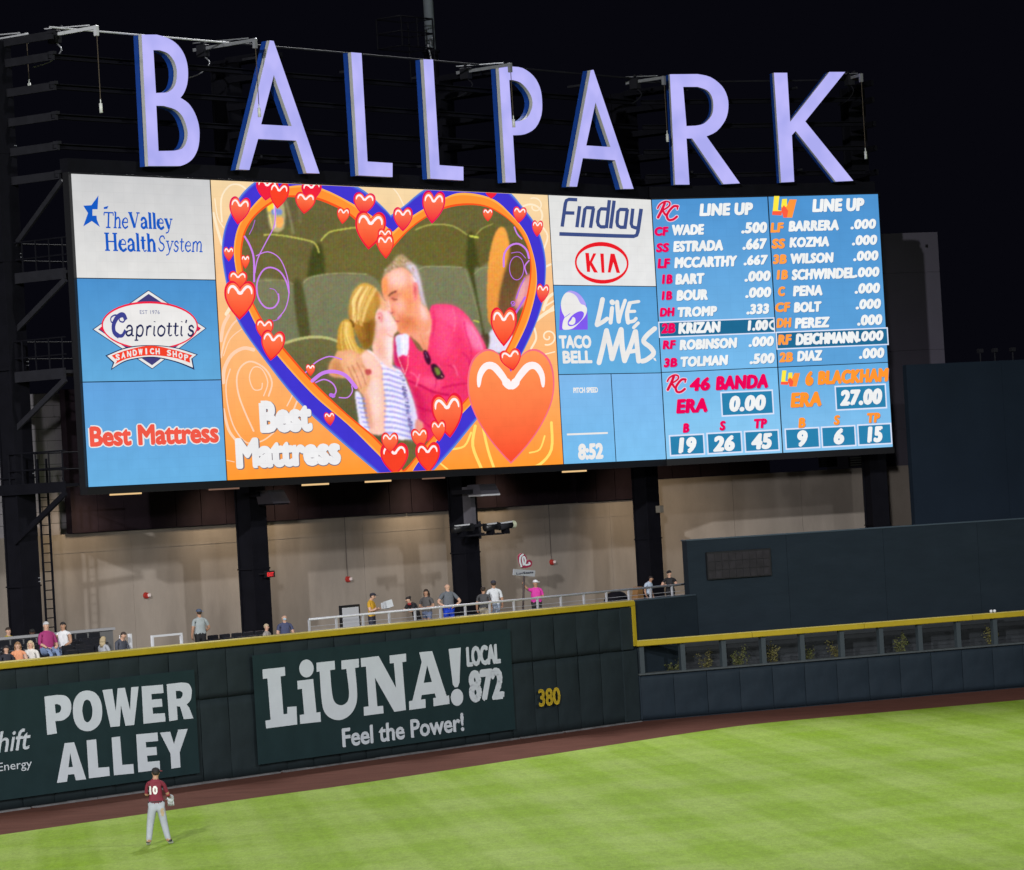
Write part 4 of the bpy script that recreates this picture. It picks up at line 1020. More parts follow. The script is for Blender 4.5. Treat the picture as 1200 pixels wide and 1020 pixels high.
for i, c in enumerate('SANDWICH SHOP'):
    if c == ' ': continue
    x = 352 + 50.2 * i; yc = 614 + ((x - 650) / 300) ** 2 * 54; hh = 27; tl = (x - 650) / 300 * .3
    hw_ = 6 if c == 'I' else 17; put_text(mb, c, z8([(x - hw_, yc + hh)])[0], z8([(x + hw_, yc - hh)])[0], Y(9), WH, off=.05)
put_text(mb, 'EST 1976', z8([(548, 287)])[0], z8([(720, 254)])[0], Y(9), L3(90, 100, 150), off=.0, space=1.1)
serif(mb, 'C', (127.0, 393.5), 148, .66, Y(9), L3(62, 66, 140), .17, .05, .12)
serif(mb, "apriotti's", (145.2, 394), 226.5, .50, Y(9), L3(34, 40, 84), .085, .045, .17)
bd.part('lettering', mb, LED, parent=pC, kind='stuff')

# -- mattress wording
def puffy(mb, s, bl, tr, k, col, ocol, off, ow):
    put_text(mb, s, (bl[0] - ow, bl[1] + ow), (tr[0] + ow, tr[1] - ow), Y(k), ocol, off=off + .055)
    put_text(mb, s, bl, tr, Y(k + 1), col, off=off)
mb = MB(P1); CO = L3(236, 88, 72)
puffy(mb, 'Best', (105.5, 524.3), (153, 498.5), 1, CO, WH, .048, 1.3); puffy(mb, 'Mattress', (162, 522.5), (255.3, 495), 1, CO, WH, .048, 1.3)
bd.part('lettering', mb, LED, parent=pM, kind='stuff')

# -- heart picture panel: the picture itself, painted sample by sample on the screen's own grid
X0, X1_, Y0_, Y1_ = 262, 640, 214, 560; SSN = 1.25
nx, ny = int((X1_ - X0) * SSN), int((Y1_ - Y0_) * SSN)
gx = X0 + (np.arange(nx) + .5) / SSN; gy = Y0_ + (np.arange(ny) + .5) / SSN
XX, YY = np.meshgrid(gx, gy); IMG = np.zeros((ny, nx, 3))
def blur(a, s):
    r = int(max(1, math.ceil(s * 2.2 * SSN))); k = np.exp(-.5 * (np.arange(-r, r + 1) / (s * SSN)) ** 2); k /= k.sum()
    p = np.pad(a, [(r, r), (r, r)] + [(0, 0)] * (a.ndim - 2), mode='edge')
    o = sum(k[i] * p[i:i + a.shape[0]] for i in range(2 * r + 1)); return sum(k[i] * o[:, i:i + a.shape[1]] for i in range(2 * r + 1))
def pmask(pts, soft=.6, smooth=True):
    P = cr_pts(pts, 4, True) if smooth else pts
    xs = [p[0] for p in P]; ys = [p[1] for p in P]; pad = 4 + soft * 3
    i0, i1 = np.searchsorted(gx, min(xs) - pad), np.searchsorted(gx, max(xs) + pad); j0, j1 = np.searchsorted(gy, min(ys) - pad), np.searchsorted(gy, max(ys) + pad)
    if i1 <= i0 or j1 <= j0: return None
    x, y = XX[j0:j1, i0:i1], YY[j0:j1, i0:i1]; ins = np.zeros(x.shape, bool)
    for k in range(len(P)):
        (xa, ya), (xb, yb) = P[k - 1], P[k]
        if ya == yb: continue
        ins ^= ((ya > y) != (yb > y)) & (x < (xb - xa) * (y - ya) / (yb - ya) + xa)
    return (slice(j0, j1), slice(i0, i1)), blur(ins.astype(float), soft)
def paint(pts, c, soft=.6, a=1.0, smooth=True, c2=None):
    r = pmask(pts, soft, smooth)
    if r is None: return
    sl_, m = r; col = np.array(c, float)
    if c2 is not None:
        yy = YY[sl_]; t = np.clip((yy - min(p[1] for p in pts)) / max(1, max(p[1] for p in pts) - min(p[1] for p in pts)), 0, 1)[..., None]; col = col * (1 - t) + np.array(c2, float) * t
    m = (m * a)[..., None]; IMG[sl_] = IMG[sl_] * (1 - m) + col * m
def pline(pts, wd, c, soft=.5, a=1.0):
    P = cr_pts(pts, 6); L_, Rr = [], []
    for i in range(len(P)):
        d = Vector(P[min(i + 1, len(P) - 1)]) - Vector(P[max(i - 1, 0)]); d.normalize(); nn = Vector((-d.y, d.x)) * wd / 2
        L_.append(tuple(Vector(P[i]) + nn)); Rr.append(tuple(Vector(P[i]) - nn))
    paint(L_ + Rr[::-1], c, soft, a, smooth=False)
IMG[:] = (98, 96, 56)
IMG += (blur(rng.normal(0, 1, (ny, nx)), 9) * 40)[..., None] * np.array((1, 1, .6))
OL, OD, OLT = (100, 97, 57), (64, 70, 32), (116, 119, 88)
paint([(286, 236), (330, 220), (345, 232), (346, 262), (300, 274), (284, 270)], (92, 90, 60), 2)
pline([(335, 236), (340, 255), (344, 275)], 3, (128, 126, 88), 1); pline([(350, 225), (352, 262)], 2, (118, 118, 84), 1.5)
for q, c in (([(284, 292), (300, 279), (340, 277), (366, 284), (374, 300), (370, 334), (340, 340), (286, 336)], OL), ([(378, 284), (394, 271), (430, 266), (462, 274), (474, 320), (440, 328), (384, 332)], (101, 98, 54)),
             ([(484, 272), (505, 264), (530, 266), (548, 277), (553, 318), (520, 322), (486, 320)], (98, 96, 50)), ([(553, 282), (565, 268), (580, 262), (584, 300), (574, 330), (556, 320)], (92, 90, 48))): paint(q, c, 1.2)
paint([(366, 292), (378, 290), (380, 334), (360, 340)], OD, 1.6); paint([(548, 282), (556, 280), (572, 395), (556, 390), (548, 330)], OD, 1.6)
for q in ([(296, 332), (330, 329), (345, 338), (354, 398), (318, 402), (296, 392)], [(355, 336), (368, 324), (396, 321), (430, 322), (446, 336), (452, 380), (440, 410), (365, 402)], [(486, 318), (500, 313), (542, 314), (552, 328), (562, 372), (560, 398), (500, 398)], [(556, 322), (564, 314), (576, 314), (578, 390), (570, 398)]):
    paint(q, OLT, 1.1, c2=(108, 114, 84))
paint([(344, 334), (354, 334), (364, 395), (352, 398)], (76, 78, 44), 1.3)
paint([(318, 402), (334, 402), (366, 396), (398, 400), (440, 430), (470, 560), (380, 520), (330, 440)], (104, 103, 66), 1.5, c2=(74, 78, 50))
for p, wd, c in (([(309, 276), (325, 276), (345, 279), (366, 284), (372, 290), (374, 297)], 1.8, (176, 178, 92)), ([(376, 283), (386, 273), (404, 269), (428, 266)], 1.8, (178, 180, 88)), ([(487, 270), (500, 265), (514, 263.5), (532, 266), (548, 276)], 1.7, (158, 160, 88)),
                 ([(550, 277), (561, 279)], 2.2, (196, 205, 90)), ([(558, 276), (566, 268), (578, 263)], 1.5, (140, 142, 84)), ([(333, 403), (350, 398), (368, 395.5), (385, 397), (400, 402)], 3.2, (172, 176, 118)),
                 ([(300, 330), (330, 329), (344, 334)], 1.2, (140, 142, 96)), ([(356, 332), (366, 325), (396, 321), (430, 322)], 1.2, (146, 148, 104)), ([(490, 317), (502, 313), (542, 314)], 1.3, (142, 146, 108)), ([(556, 322), (564, 315), (574, 314)], 1.2, (138, 142, 104)),
                 ([(555, 376), (562, 378)], 1.5, (190, 200, 90)), ([(545, 316), (556, 352), (562, 375)], 1.2, (130, 134, 96))): pline(p, wd, c, .5)
# drink cup, orange arm and dark hair at the right
paint([(314, 238), (332, 238), (333, 268), (318, 270)], (170, 165, 120), 1); paint([(314, 238), (322, 240), (320, 248), (314, 247)], (235, 205, 70), .8); paint([(319, 246), (330, 246), (330, 252), (320, 252)], (120, 140, 190), .6)
pline([(322, 238), (323, 268)], 1.6, (235, 225, 240)); paint([(324, 256), (332, 256), (331, 266), (325, 267)], (235, 170, 100), .8); pline([(316, 252), (320, 270)], 1.4, (230, 215, 130))
paint([(586, 267), (593, 270), (598, 290), (600, 305), (592, 325), (586, 355), (583, 378), (573, 378), (571, 345), (573, 305), (579, 278)], (222, 160, 78), .8, c2=(206, 140, 66))
paint([(600, 285), (612, 290), (624, 320), (620, 345), (610, 362), (598, 372), (586, 372), (585, 350), (590, 325), (596, 304)], (84, 72, 40), 1.5, c2=(110, 84, 56))
paint([(618, 322), (624, 330), (620, 352), (610, 362), (603, 360), (607, 342)], (202, 142, 140), 1.5); paint([(610, 335), (616, 330), (614, 350), (606, 356)], (212, 160, 160), 1.2)
paint([(573, 392), (586, 384), (606, 400), (598, 412), (572, 412)], (212, 212, 224), .9); paint([(555, 400), (573, 392), (571, 412), (556, 414)], (70, 66, 44), 1)
D = zc(380, 290, 4.636)
# man in the bright shirt
paint(D([(575, 340), (620, 312), (700, 318), (770, 365), (830, 450), (885, 560), (850, 640), (800, 760), (790, 850), (740, 960), (720, 1040), (520, 1040), (490, 850), (440, 700), (385, 640), (375, 520), (400, 480), (455, 470), (520, 565), (560, 520)]), (226, 72, 112), .8, c2=(208, 56, 94))
for q, c, s_ in (([(600, 335), (690, 325), (750, 370), (720, 430), (620, 400)], (236, 96, 134), 4), ([(760, 380), (830, 460), (868, 550), (820, 560), (770, 470)], (242, 128, 164), 3), ([(600, 420), (680, 430), (690, 560), (620, 600)], (230, 84, 122), 4), ([(560, 700), (640, 720), (620, 770), (520, 740)], (232, 92, 128), 3),
                 ([(470, 760), (520, 780), (560, 900), (520, 940)], (192, 44, 86), 3), ([(640, 780), (760, 760), (750, 860), (640, 880)], (214, 60, 104), 3), ([(390, 560), (430, 600), (460, 690), (400, 650)], (196, 46, 88), 2), ([(380, 500), (396, 500), (400, 620), (384, 620)], (170, 34, 84), 1.5)): paint(D(q), c, s_)
for p, wd, c in (([(455, 725), (520, 752), (600, 790), (680, 805)], 2.4, (172, 26, 76)), ([(640, 765), (700, 752), (775, 742)], 2.0, (184, 34, 84)), ([(470, 850), (540, 880), (620, 900)], 2.0, (180, 32, 80)), ([(760, 400), (772, 470), (800, 560), (790, 640)], 1.5, (196, 46, 98)), ([(745, 570), (780, 600), (795, 650)], 2, (196, 44, 96)), ([(510, 930), (580, 980)], 2, (176, 30, 78)), ([(595, 345), (600, 420), (588, 500)], 1.4, (202, 54, 98)),
                 ([(668, 640), (700, 655), (728, 690)], 1.4, (192, 44, 90)), ([(610, 700), (608, 750), (600, 770)], 1.4, (184, 40, 86)), ([(700, 330), (712, 400), (706, 460)], 1.2, (246, 130, 160)), ([(520, 690), (508, 730), (500, 760)], 1.6, (244, 140, 166)), ([(620, 640), (640, 680), (652, 700)], 1.4, (240, 130, 158)), ([(700, 640), (716, 664), (726, 700)], 1.6, (242, 130, 160)), ([(470, 680), (500, 700), (512, 730)], 1.6, (238, 124, 152)), ([(800, 430), (840, 500), (860, 560)], 1.8, (244, 150, 180))): pline(D(p), wd, c, .8, .85)
paint(D([(440, 470), (500, 440), (565, 400), (580, 440), (572, 500), (555, 575), (510, 520), (470, 490)]), (230, 172, 140), .8, c2=(216, 146, 110)); paint(D([(540, 380), (575, 400), (570, 470), (545, 440)]), (240, 196, 176), 1.8); pline(D([(470, 480), (510, 540), (548, 590)]), 1.1, (176, 100, 76), .6, .8); pline(D([(520, 470), (535, 510), (550, 550)]), 1.2, (202, 132, 96), .9, .8)
paint(D([(315, 185), (340, 130), (390, 90), (450, 90), (500, 125), (520, 200), (535, 270), (560, 330), (582, 385), (574, 450), (520, 470), (460, 475), (410, 465), (385, 420), (385, 390), (360, 360), (345, 330), (325, 280), (316, 230)]), (226, 160, 126), .7)
for q, c, s_ in (([(350, 140), (420, 115), (455, 160), (430, 215), (360, 205)], (242, 194, 176), 3.2), ([(316, 190), (336, 165), (346, 240), (325, 265)], (230, 146, 88), 2), ([(420, 250), (470, 230), (486, 320), (452, 370), (420, 330)], (226, 150, 104), 3.5), ([(395, 280), (430, 290), (440, 340), (400, 350)], (240, 180, 156), 3), ([(350, 255), (400, 240), (410, 268), (365, 285)], (206, 130, 98), 2),
                 ([(400, 380), (480, 380), (520, 440), (440, 468), (400, 450)], (212, 136, 94), 3.2), ([(470, 150), (500, 160), (508, 200), (480, 200)], (244, 200, 190), 2.5), ([(520, 300), (556, 350), (560, 400), (530, 380)], (242, 198, 188), 2.2), ([(355, 330), (382, 340), (388, 370), (366, 366)], (216, 134, 110), 1.6), ([(445, 385), (475, 395), (465, 430), (430, 425)], (200, 122, 80), 2.4)): paint(D(q), c, s_)
# short greying hair, mottled
paint(D([(320, 168), (330, 130), (370, 82), (418, 42), (440, 56), (470, 78), (505, 115), (525, 190), (545, 290), (556, 330), (535, 310), (515, 240), (500, 180), (470, 140), (430, 112), (385, 118), (345, 140)]), (160, 142, 112), 1.1)
paint(D([(440, 92), (490, 95), (518, 160), (535, 240), (552, 325), (534, 300), (512, 220), (485, 150)]), (208, 200, 216), 1.6); paint(D([(385, 62), (420, 46), (452, 68), (430, 96), (390, 100)]), (170, 154, 106), 1.6)
for k in range(70):
    a = random.random(); x, y = 335 + 150 * a + random.uniform(-10, 10), 130 - 60 * math.sin(a * 2.6) + random.uniform(-18, 22)
    pline(D([(x, y), (x + random.uniform(-3, 9), y + random.uniform(8, 16))]), 1.0, random.choice([(118, 98, 68), (184, 166, 126), (208, 196, 184), (140, 120, 84), (226, 196, 178)]), .6, .5)
for k in range(30):
    a = random.random(); x, y = 478 + 60 * a, 100 + 200 * a; pline(D([(x + random.uniform(-12, 8), y), (x + random.uniform(-8, 10), y + 16)]), 1.0, random.choice([(226, 220, 240), (178, 166, 176), (236, 226, 232), (196, 170, 160)]), .6, .5)
paint(D([(484, 200), (504, 195), (512, 240), (505, 285), (490, 290), (482, 250)]), (226, 138, 130), .9); pline(D([(490, 212), (501, 240), (494, 276)]), 1.0, (190, 96, 92), .5, .8); paint(D([(490, 222), (500, 228), (496, 256), (488, 250)]), (204, 108, 102), .7)
pline(D([(352, 268), (366, 252), (394, 241)]), 1.9, (104, 64, 48), .7, .9); pline(D([(368, 276), (380, 284), (398, 284)]), 1.7, (120, 66, 52), .7, .85); pline(D([(372, 292), (390, 296)]), 1.3, (190, 118, 96), .7, .8)
pline(D([(350, 288), (352, 320), (360, 348)]), 2.2, (246, 204, 190), .8, .9); pline(D([(350, 352), (362, 362), (376, 356)]), 1.5, (134, 70, 76), .6, .9); pline(D([(384, 400), (400, 404), (410, 402)]), 1.4, (160, 72, 70), .6, .8); pline(D([(328, 285), (338, 310), (350, 330)]), 1.7, (112, 70, 62), .7, .8)
pline(D([(400, 360), (412, 385), (410, 410)]), 1.2, (204, 126, 98), .9, .7)
# woman with the striped top
paint(D([(80, 560), (140, 560), (230, 560), (300, 600), (330, 700), (340, 850), (350, 1000), (250, 1010), (230, 880), (205, 790), (140, 720), (35, 700), (30, 640), (60, 590)]), (214, 162, 122), 1, c2=(234, 194, 174))
for q, c, s_ in (([(240, 740), (300, 700), (320, 860), (260, 960)], (242, 206, 192), 4), ([(215, 800), (240, 820), (262, 960), (240, 980)], (206, 152, 124), 2.5), ([(30, 640), (80, 610), (110, 690), (50, 700)], (190, 136, 90), 2.5)): paint(D(q), c, s_)
paint(D([(232, 560), (270, 575), (330, 620), (385, 655), (425, 680), (470, 790), (500, 900), (508, 1030), (345, 1030), (338, 860), (322, 740), (310, 650)]), (228, 227, 238), .8)
paint(D([(168, 790), (200, 800), (215, 870), (235, 960), (255, 1030), (200, 990), (185, 920)]), (222, 222, 236), .8); paint(D([(450, 760), (500, 900), (505, 1030), (450, 1030), (440, 880)]), (206, 204, 224), 2.5)
for k in range(14):
    y = 640 + k * 29; pline(D([(300 + min(25, k * 5), y - 8), (345 + k * 2, y - 6), (370 + k * 3, y + (4 if k < 5 else 0)), (430 + k * 5, y + 24)]), 2.2 if k > 1 else 1.3, (132 + (k * 37) % 14, 140, 202), .8, .85)
for k in range(7): y = 820 + k * 26; pline(D([(175 + k * 7, y), (225 + k * 4, y + 6)]), 1.6, (128, 134, 204), .7, .85)
paint(D([(270, 400), (290, 340), (320, 300), (340, 300), (360, 360), (385, 400), (400, 450), (378, 485), (372, 560), (372, 650), (400, 680), (330, 640), (280, 590), (262, 540)]), (238, 198, 186), .9)
for q, c, s_ in (([(330, 340), (365, 390), (380, 440), (340, 430)], (246, 214, 206), 2.8), ([(275, 500), (310, 490), (330, 600), (290, 580)], (224, 172, 148), 3), ([(345, 490), (372, 500), (370, 640), (350, 600)], (248, 222, 214), 2.2), ([(300, 430), (340, 450), (330, 490), (290, 480)], (230, 178, 164), 2.5)): paint(D(q), c, s_)
paint(D([(285, 240), (310, 260), (345, 320), (330, 350), (296, 320)]), (222, 172, 134), 1.2); pline(D([(320, 300), (345, 340), (352, 356)]), 1.2, (214, 158, 140), .8, .8); pline(D([(345, 470), (360, 484), (378, 488)]), 1.1, (206, 140, 130), .7, .8)
paint(D([(285, 360), (308, 350), (325, 380), (320, 415), (298, 405)]), (234, 178, 168), .8); pline(D([(292, 366), (308, 362), (316, 386), (308, 404)]), 1.0, (206, 122, 118), .6, .8); paint(D([(296, 380), (306, 378), (306, 394), (298, 392)]), (190, 104, 100), .6)
paint(D([(133, 350), (145, 272), (178, 218), (212, 198), (246, 202), (278, 226), (290, 300), (278, 370), (274, 440), (265, 510), (235, 555), (205, 535), (165, 455), (140, 400)]), (202, 164, 78), 1.0, c2=(146, 106, 46))
paint(D([(205, 430), (272, 392), (276, 450), (262, 520), (230, 552), (195, 500)]), (126, 92, 38), 2.6); paint(D([(262, 236), (298, 246), (304, 320), (288, 336), (276, 290)]), (176, 130, 62), 1.6)
paint(D([(160, 280), (190, 235), (222, 240), (210, 320), (175, 350)]), (234, 208, 140), 4.0, a=.85)
for k in range(44):
    a = random.random(); sx = 180 + 100 * a; c_ = random.choice([(240, 216, 148), (226, 192, 104), (172, 130, 58), (246, 230, 176), (190, 150, 72), (150, 108, 46)])
    pline(D([(sx + 10, 212 + 22 * abs(a - .4)), (150 + 95 * a + random.uniform(-5, 5), 285 + 18 * a), (152 + 72 * a, 350 + 14 * a), (150 + 58 * a + random.uniform(-6, 6), 402 + 30 * a)]), random.uniform(.8, 1.5), c_, .7, .55)
for k in range(22):
    a = random.random(); pline(D([(176 + 84 * a, 400 + 20 * a), (190 + 74 * a, 450 + 10 * a), (205 + 50 * a, 500 + 30 * a)]), 1.1, random.choice([(168, 126, 56), (104, 74, 30), (140, 104, 44), (120, 86, 34)]), .8, .6)
paint(D([(80, 440), (110, 395), (150, 402), (162, 460), (175, 530), (222, 565), (200, 590), (130, 565), (74, 560), (74, 500)]), (194, 156, 66), 1.0, c2=(176, 138, 58))
for k in range(34):
    a = random.random(); pline(D([(92 + 55 * a, 402 + random.uniform(0, 10)), (80 + 75 * a + random.uniform(-4, 4), 470), (80 + 95 * a, 520), (84 + 128 * a, 560 + 22 * a)]), random.uniform(.8, 1.4), random.choice([(236, 206, 116), (214, 178, 84), (136, 100, 40), (242, 220, 142), (160, 120, 48)]), .7, .55)
pline(D([(140, 396), (156, 412), (158, 436)]), 2.4, (104, 74, 30), .7)
paint(D([(95, 575), (150, 560), (200, 590), (240, 660), (250, 720), (215, 800), (175, 760), (130, 700), (95, 640)]), (216, 166, 124), 1.0); paint(D([(200, 590), (240, 570), (300, 620), (310, 700), (250, 690)]), (238, 196, 178), 1.6)
for q, c, s_ in (([(110, 590), (160, 585), (180, 640), (140, 650)], (228, 182, 140), 2.5), ([(160, 680), (190, 690), (205, 760), (180, 740)], (230, 184, 150), 1.6), ([(195, 660), (220, 670), (232, 740), (210, 730)], (226, 180, 148), 1.4)): paint(D(q), c, s_)
for q in ([(150, 640), (180, 705), (203, 772)], [(176, 625), (208, 690), (228, 748)], [(128, 650), (158, 712), (188, 782)]): pline(D(q), 1.2, (166, 110, 78), .6, .85)
paint(D([(222, 668), (252, 664), (256, 688), (232, 696)]), (176, 84, 84), .8); pline(D([(206, 640), (226, 664)]), 1.4, (190, 134, 104), .8, .8)
# mask, straps, sunglasses, bag strap
paint(D([(388, 490), (420, 474), (458, 478), (462, 530), (454, 590), (430, 586), (402, 596), (394, 540)]), (224, 226, 240), .8); paint(D([(398, 500), (412, 495), (414, 580), (404, 585)]), (196, 202, 226), 1.2); pline(D([(430, 486), (434, 540), (432, 582)]), 1, (240, 242, 250), .6, .9)
pline(D([(400, 592), (418, 640), (440, 692)]), .9, (238, 196, 176), .4, .9); pline(D([(458, 590), (455, 640), (440, 692)]), .9, (236, 170, 160), .4, .9)
paint(D([(542, 562), (560, 566), (580, 610), (574, 640), (556, 630), (543, 595)]), (60, 24, 46), .7); paint(D([(582, 640), (610, 640), (650, 690), (648, 716), (615, 718), (588, 680)]), (58, 26, 42), .7); paint(D([(600, 656), (622, 660), (634, 690), (612, 694)]), (112, 130, 58), .8); pline(D([(550, 572), (562, 600)]), 1, (150, 120, 150), .5, .8); pline(D([(636, 700), (646, 708)]), 1.2, (240, 200, 160), .4, .8)
for k in range(40): y = 690 + k * 8.5; pline(D([(410 + k * 1.5 + random.uniform(-4, 4), y), (430 + k * 1.5 + random.uniform(-4, 6), y + random.uniform(2, 9))]), 1.3, random.choice([(74, 78, 124), (226, 220, 230), (96, 84, 130), (54, 54, 94), (190, 186, 214)]), .5, .75)
paint(D([(500, 940), (540, 960), (530, 1030), (500, 1030)]), (214, 150, 130), 1)
IMG = blur(IMG, .5); IMG += blur(rng.normal(0, 1, (ny, nx, 3)), .8) * 10 + blur(rng.normal(0, 1, (ny, nx, 3)), 2.5) * 10
IMG += (np.sin(XX * 2.1) * 1.6)[..., None]
lum = IMG.mean(2, keepdims=True); IMG = lum + (IMG - lum) * 1.12; IMG[..., 0] += 4; IMG[..., 2] += 5; IMG = np.clip((IMG - 118) * 1.08 + 122, 4, 250)

# outlines of the heart frame (pixels of the photograph, mapped onto the screen)
OUT = cr_pts([(457.5, 252.5), (450, 244), (430, 226), (412, 216), (380, 205), (345, 202), (312, 207), (300, 212), (283, 227.5), (270, 250), (262.5, 270), (259.7, 293), (262, 317), (268, 345), (279, 378), (309, 421), (348, 470), (387, 507), (442, 554), (476, 580), (516.7, 542), (552, 500), (585, 458), (605, 427), (624, 389), (636, 354), (639.6, 318), (638, 295), (632, 273), (624, 257.6), (612.5, 243), (600, 228), (585, 217), (560, 208), (530, 210), (498, 221.7), (475, 240)], 4) + [(457.5, 252.5)]
MID = cr_pts([(460, 272), (445, 260), (416.7, 241), (376.7, 221), (346.7, 217.5), (313, 226), (293, 245), (280, 263), (274, 286.7), (275, 310), (282, 340), (300, 382), (326.5, 419), (367.6, 464), (407, 497.5), (443, 533), (474, 562), (489, 543), (520.6, 507), (552, 474), (590, 434), (604, 408), (618.4, 377), (628, 340), (628, 314.5), (622, 289), (614.5, 271), (599, 252), (576.7, 233), (543, 226), (520, 232.5), (483, 253), (460, 272)], 4)
INN = cr_pts([(451, 303), (433, 276), (410, 253), (393, 243), (370, 234), (348, 231.7), (330, 233), (305, 248), (290, 266.7), (284, 286.7), (283.5, 308), (290, 340), (309, 378), (330, 405), (367.6, 448), (407, 485.7), (440, 513), (468, 545), (475, 549), (507, 511), (550, 463), (582, 425), (597, 401), (610.6, 367.5), (618.5, 338), (621, 306.7), (615, 283), (600, 261.7), (573, 244), (543, 240.8), (513, 248), (483, 266.7), (460, 291), (451, 303)], 4)
CL = (uA + G, uB - G, ZB + G, ZTP - G)
def inside(P, x, y):
    ins = np.zeros(x.shape, bool)
    for k in range(len(P)):
        (xa, ya), (xb, yb) = P[k - 1], P[k]
        if ya != yb: ins ^= ((ya > y) != (yb > y)) & (x < (xb - xa) * (y - ya) / (yb - ya) + xa)
    return ins
mid = [((a[0] + b[0]) / 2, (a[1] + b[1]) / 2) for a, b in zip(MID, INN[:len(MID)])] if len(MID) == len(INN) else MID
mk = inside(MID, XX, YY)
gxx, gyy = np.meshgrid(np.r_[gx - .5 / SSN, gx[-1] + .5 / SSN], np.r_[gy - .5 / SSN, gy[-1] + .5 / SSN])
# exact pixel -> plane mapping, vectorised
u_ = gxx - 600; v_ = 510 - gyy; a_ = u_ * cr + v_ * sr; b_ = -u_ * sr + v_ * cr
DX, DY, DZ = a_, FPX * cp - b_ * sp, FPX * sp + b_ * cp
nrm = P1.V; T_ = (P1.O - CAM).dot(nrm) / (DX * nrm.x + DY * nrm.y)
WX, WY, WZ = DX * T_ - P1.O.x, DY * T_ - P1.O.y, CAMZ + DZ * T_
UU = WX * P1.U.x + WY * P1.U.y
jj, ii = np.nonzero(mk); base = jj * (nx + 1) + ii
keepz = (WZ[jj, ii] < ZTP - .03) & (WZ[jj + 1, ii] > ZB + .03); jj, ii, base = jj[keepz], ii[keepz], base[keepz]
quads = np.stack([base + nx + 1, base + nx + 2, base + 1, base], 1)
# colour per cell on its own four corners keeps the picture crisp
LINI = np.where(IMG / 255 <= .04045, IMG / 255 / 12.92, ((IMG / 255 + .055) / 1.055) ** 2.4)
me = bpy.data.meshes.new('picture')
used, invx = np.unique(quads.ravel(), return_inverse=True)
co = np.stack([UU.ravel()[used], np.full(len(used), Y(1)), WZ.ravel()[used]], 1)
me.vertices.add(len(used)); me.vertices.foreach_set('co', co.ravel()); nq = len(quads)
me.loops.add(nq * 4); me.loops.foreach_set('vertex_index', invx.astype(np.int32)); me.polygons.add(nq); me.polygons.foreach_set('loop_start', np.arange(0, nq * 4, 4, dtype=np.int32))
me.update(calc_edges=True); at = me.color_attributes.new('Col', 'FLOAT_COLOR', 'POINT')
uj, ui = used // (nx + 1), used % (nx + 1); buf = np.ones((len(used), 4)); buf[:, :3] = LINI[np.clip(uj, 0, ny - 1), np.clip(ui, 0, nx - 1)]
at.data.foreach_set('color', buf.ravel()); me.materials.append(LED)
pic = bpy.data.objects.new('picture', me); C.objects.link(pic); pic.parent = pH
# background swirls
def spiral(cx, cy, r0, r1, a0, turns, sq=1.0, n=40):
    return [(cx + (r0 + (r1 - r0) * i / n) * math.cos(a0 + turns * 2 * math.pi * i / n) * sq, cy + (r0 + (r1 - r0) * i / n) * math.sin(a0 + turns * 2 * math.pi * i / n)) for i in range(n + 1)]
SW, SWL, YLW = L3(255, 208, 176), L3(252, 232, 200), L3(255, 222, 110)
mb = MB(P1); e = zc(250, 370, 5.1)
for q, wd, c in ((e([(240, 205), (180, 195), (110, 235), (65, 320), (60, 400)]), 4.2, SW), (e([(330, 480), (350, 400), (310, 320), (230, 275), (170, 300), (140, 370), (150, 470), (190, 580), (240, 690)]), 2.0, SW), (e([(300, 480), (325, 400), (290, 320), (240, 310), (215, 370), (240, 440), (285, 440), (292, 405)]), 1.4, SW),
                 (e([(100, 320), (75, 420), (90, 560), (130, 680), (200, 760), (290, 750), (360, 700)]), 1.6, SW), (e([(60, 560), (90, 680), (130, 740)]), 3, SW), (e([(45, 250), (70, 140), (110, 60), (150, 20)]), 2.2, SW), (e([(45, 150), (60, 60), (90, 0)]), 4, SW), (e([(170, 80), (100, 140), (60, 240)]), 1.2, SW), (e([(440, 540), (470, 480), (490, 420)]), 1.5, SW), (e([(480, 560), (520, 480), (560, 500)]), 2, SW), (e([(80, 865), (125, 875)]), 1.0, SW)): put_line(mb, q, wd, Y(1), c, smooth=4, clip=CL)
e = zc(250, 200, 6)
for q, wd, c in (([(60, 360), (55, 200), (110, 110), (180, 100), (240, 140)], 2, SWL), ([(0, 300), (30, 420), (60, 520)], 3, SWL), ([(10, 200), (30, 330), (70, 400)], 1.4, SWL), ([(90, 1010), (130, 940), (140, 880)], 4, SWL)): put_line(mb, e(q), wd, Y(1), c, smooth=4, clip=CL)
e = zc(450, 200, 6)
for q, wd, c in ((spiral(1040, 330, 40, 110, 2.5, -.9), 2.2, SWL), (spiral(1060, 250, 20, 60, 3, -.8), 1.6, SWL), ([(1100, 380), (1150, 460), (1120, 560)], 2, SWL), ([(60, 120), (100, 170), (140, 250)], 1.4, SWL), ([(1130, 680), (1170, 660)], 2.5, SWL), ([(1120, 980), (1150, 900), (1200, 860)], 3.4, SWL), ([(1140, 1000), (1200, 950)], 2.4, SWL)): put_line(mb, e(q), wd, Y(1), c, smooth=4, clip=CL)
e = zc(540, 240, 5.1)
for q, wd, c in ((spiral(520, 790, 8, 50, 0, 1.3), 1.8, SWL), ([(440, 700), (520, 640), (580, 620)], 4, SWL), ([(420, 860), (450, 800), (440, 740)], 2.4, SWL), ([(500, 610), (580, 560)], 2, SWL), ([(480, 900), (560, 880)], 1.4, SWL)): put_line(mb, e(q), wd, Y(1), c, smooth=4, clip=CL)
e = zc(450, 370, 5.1)
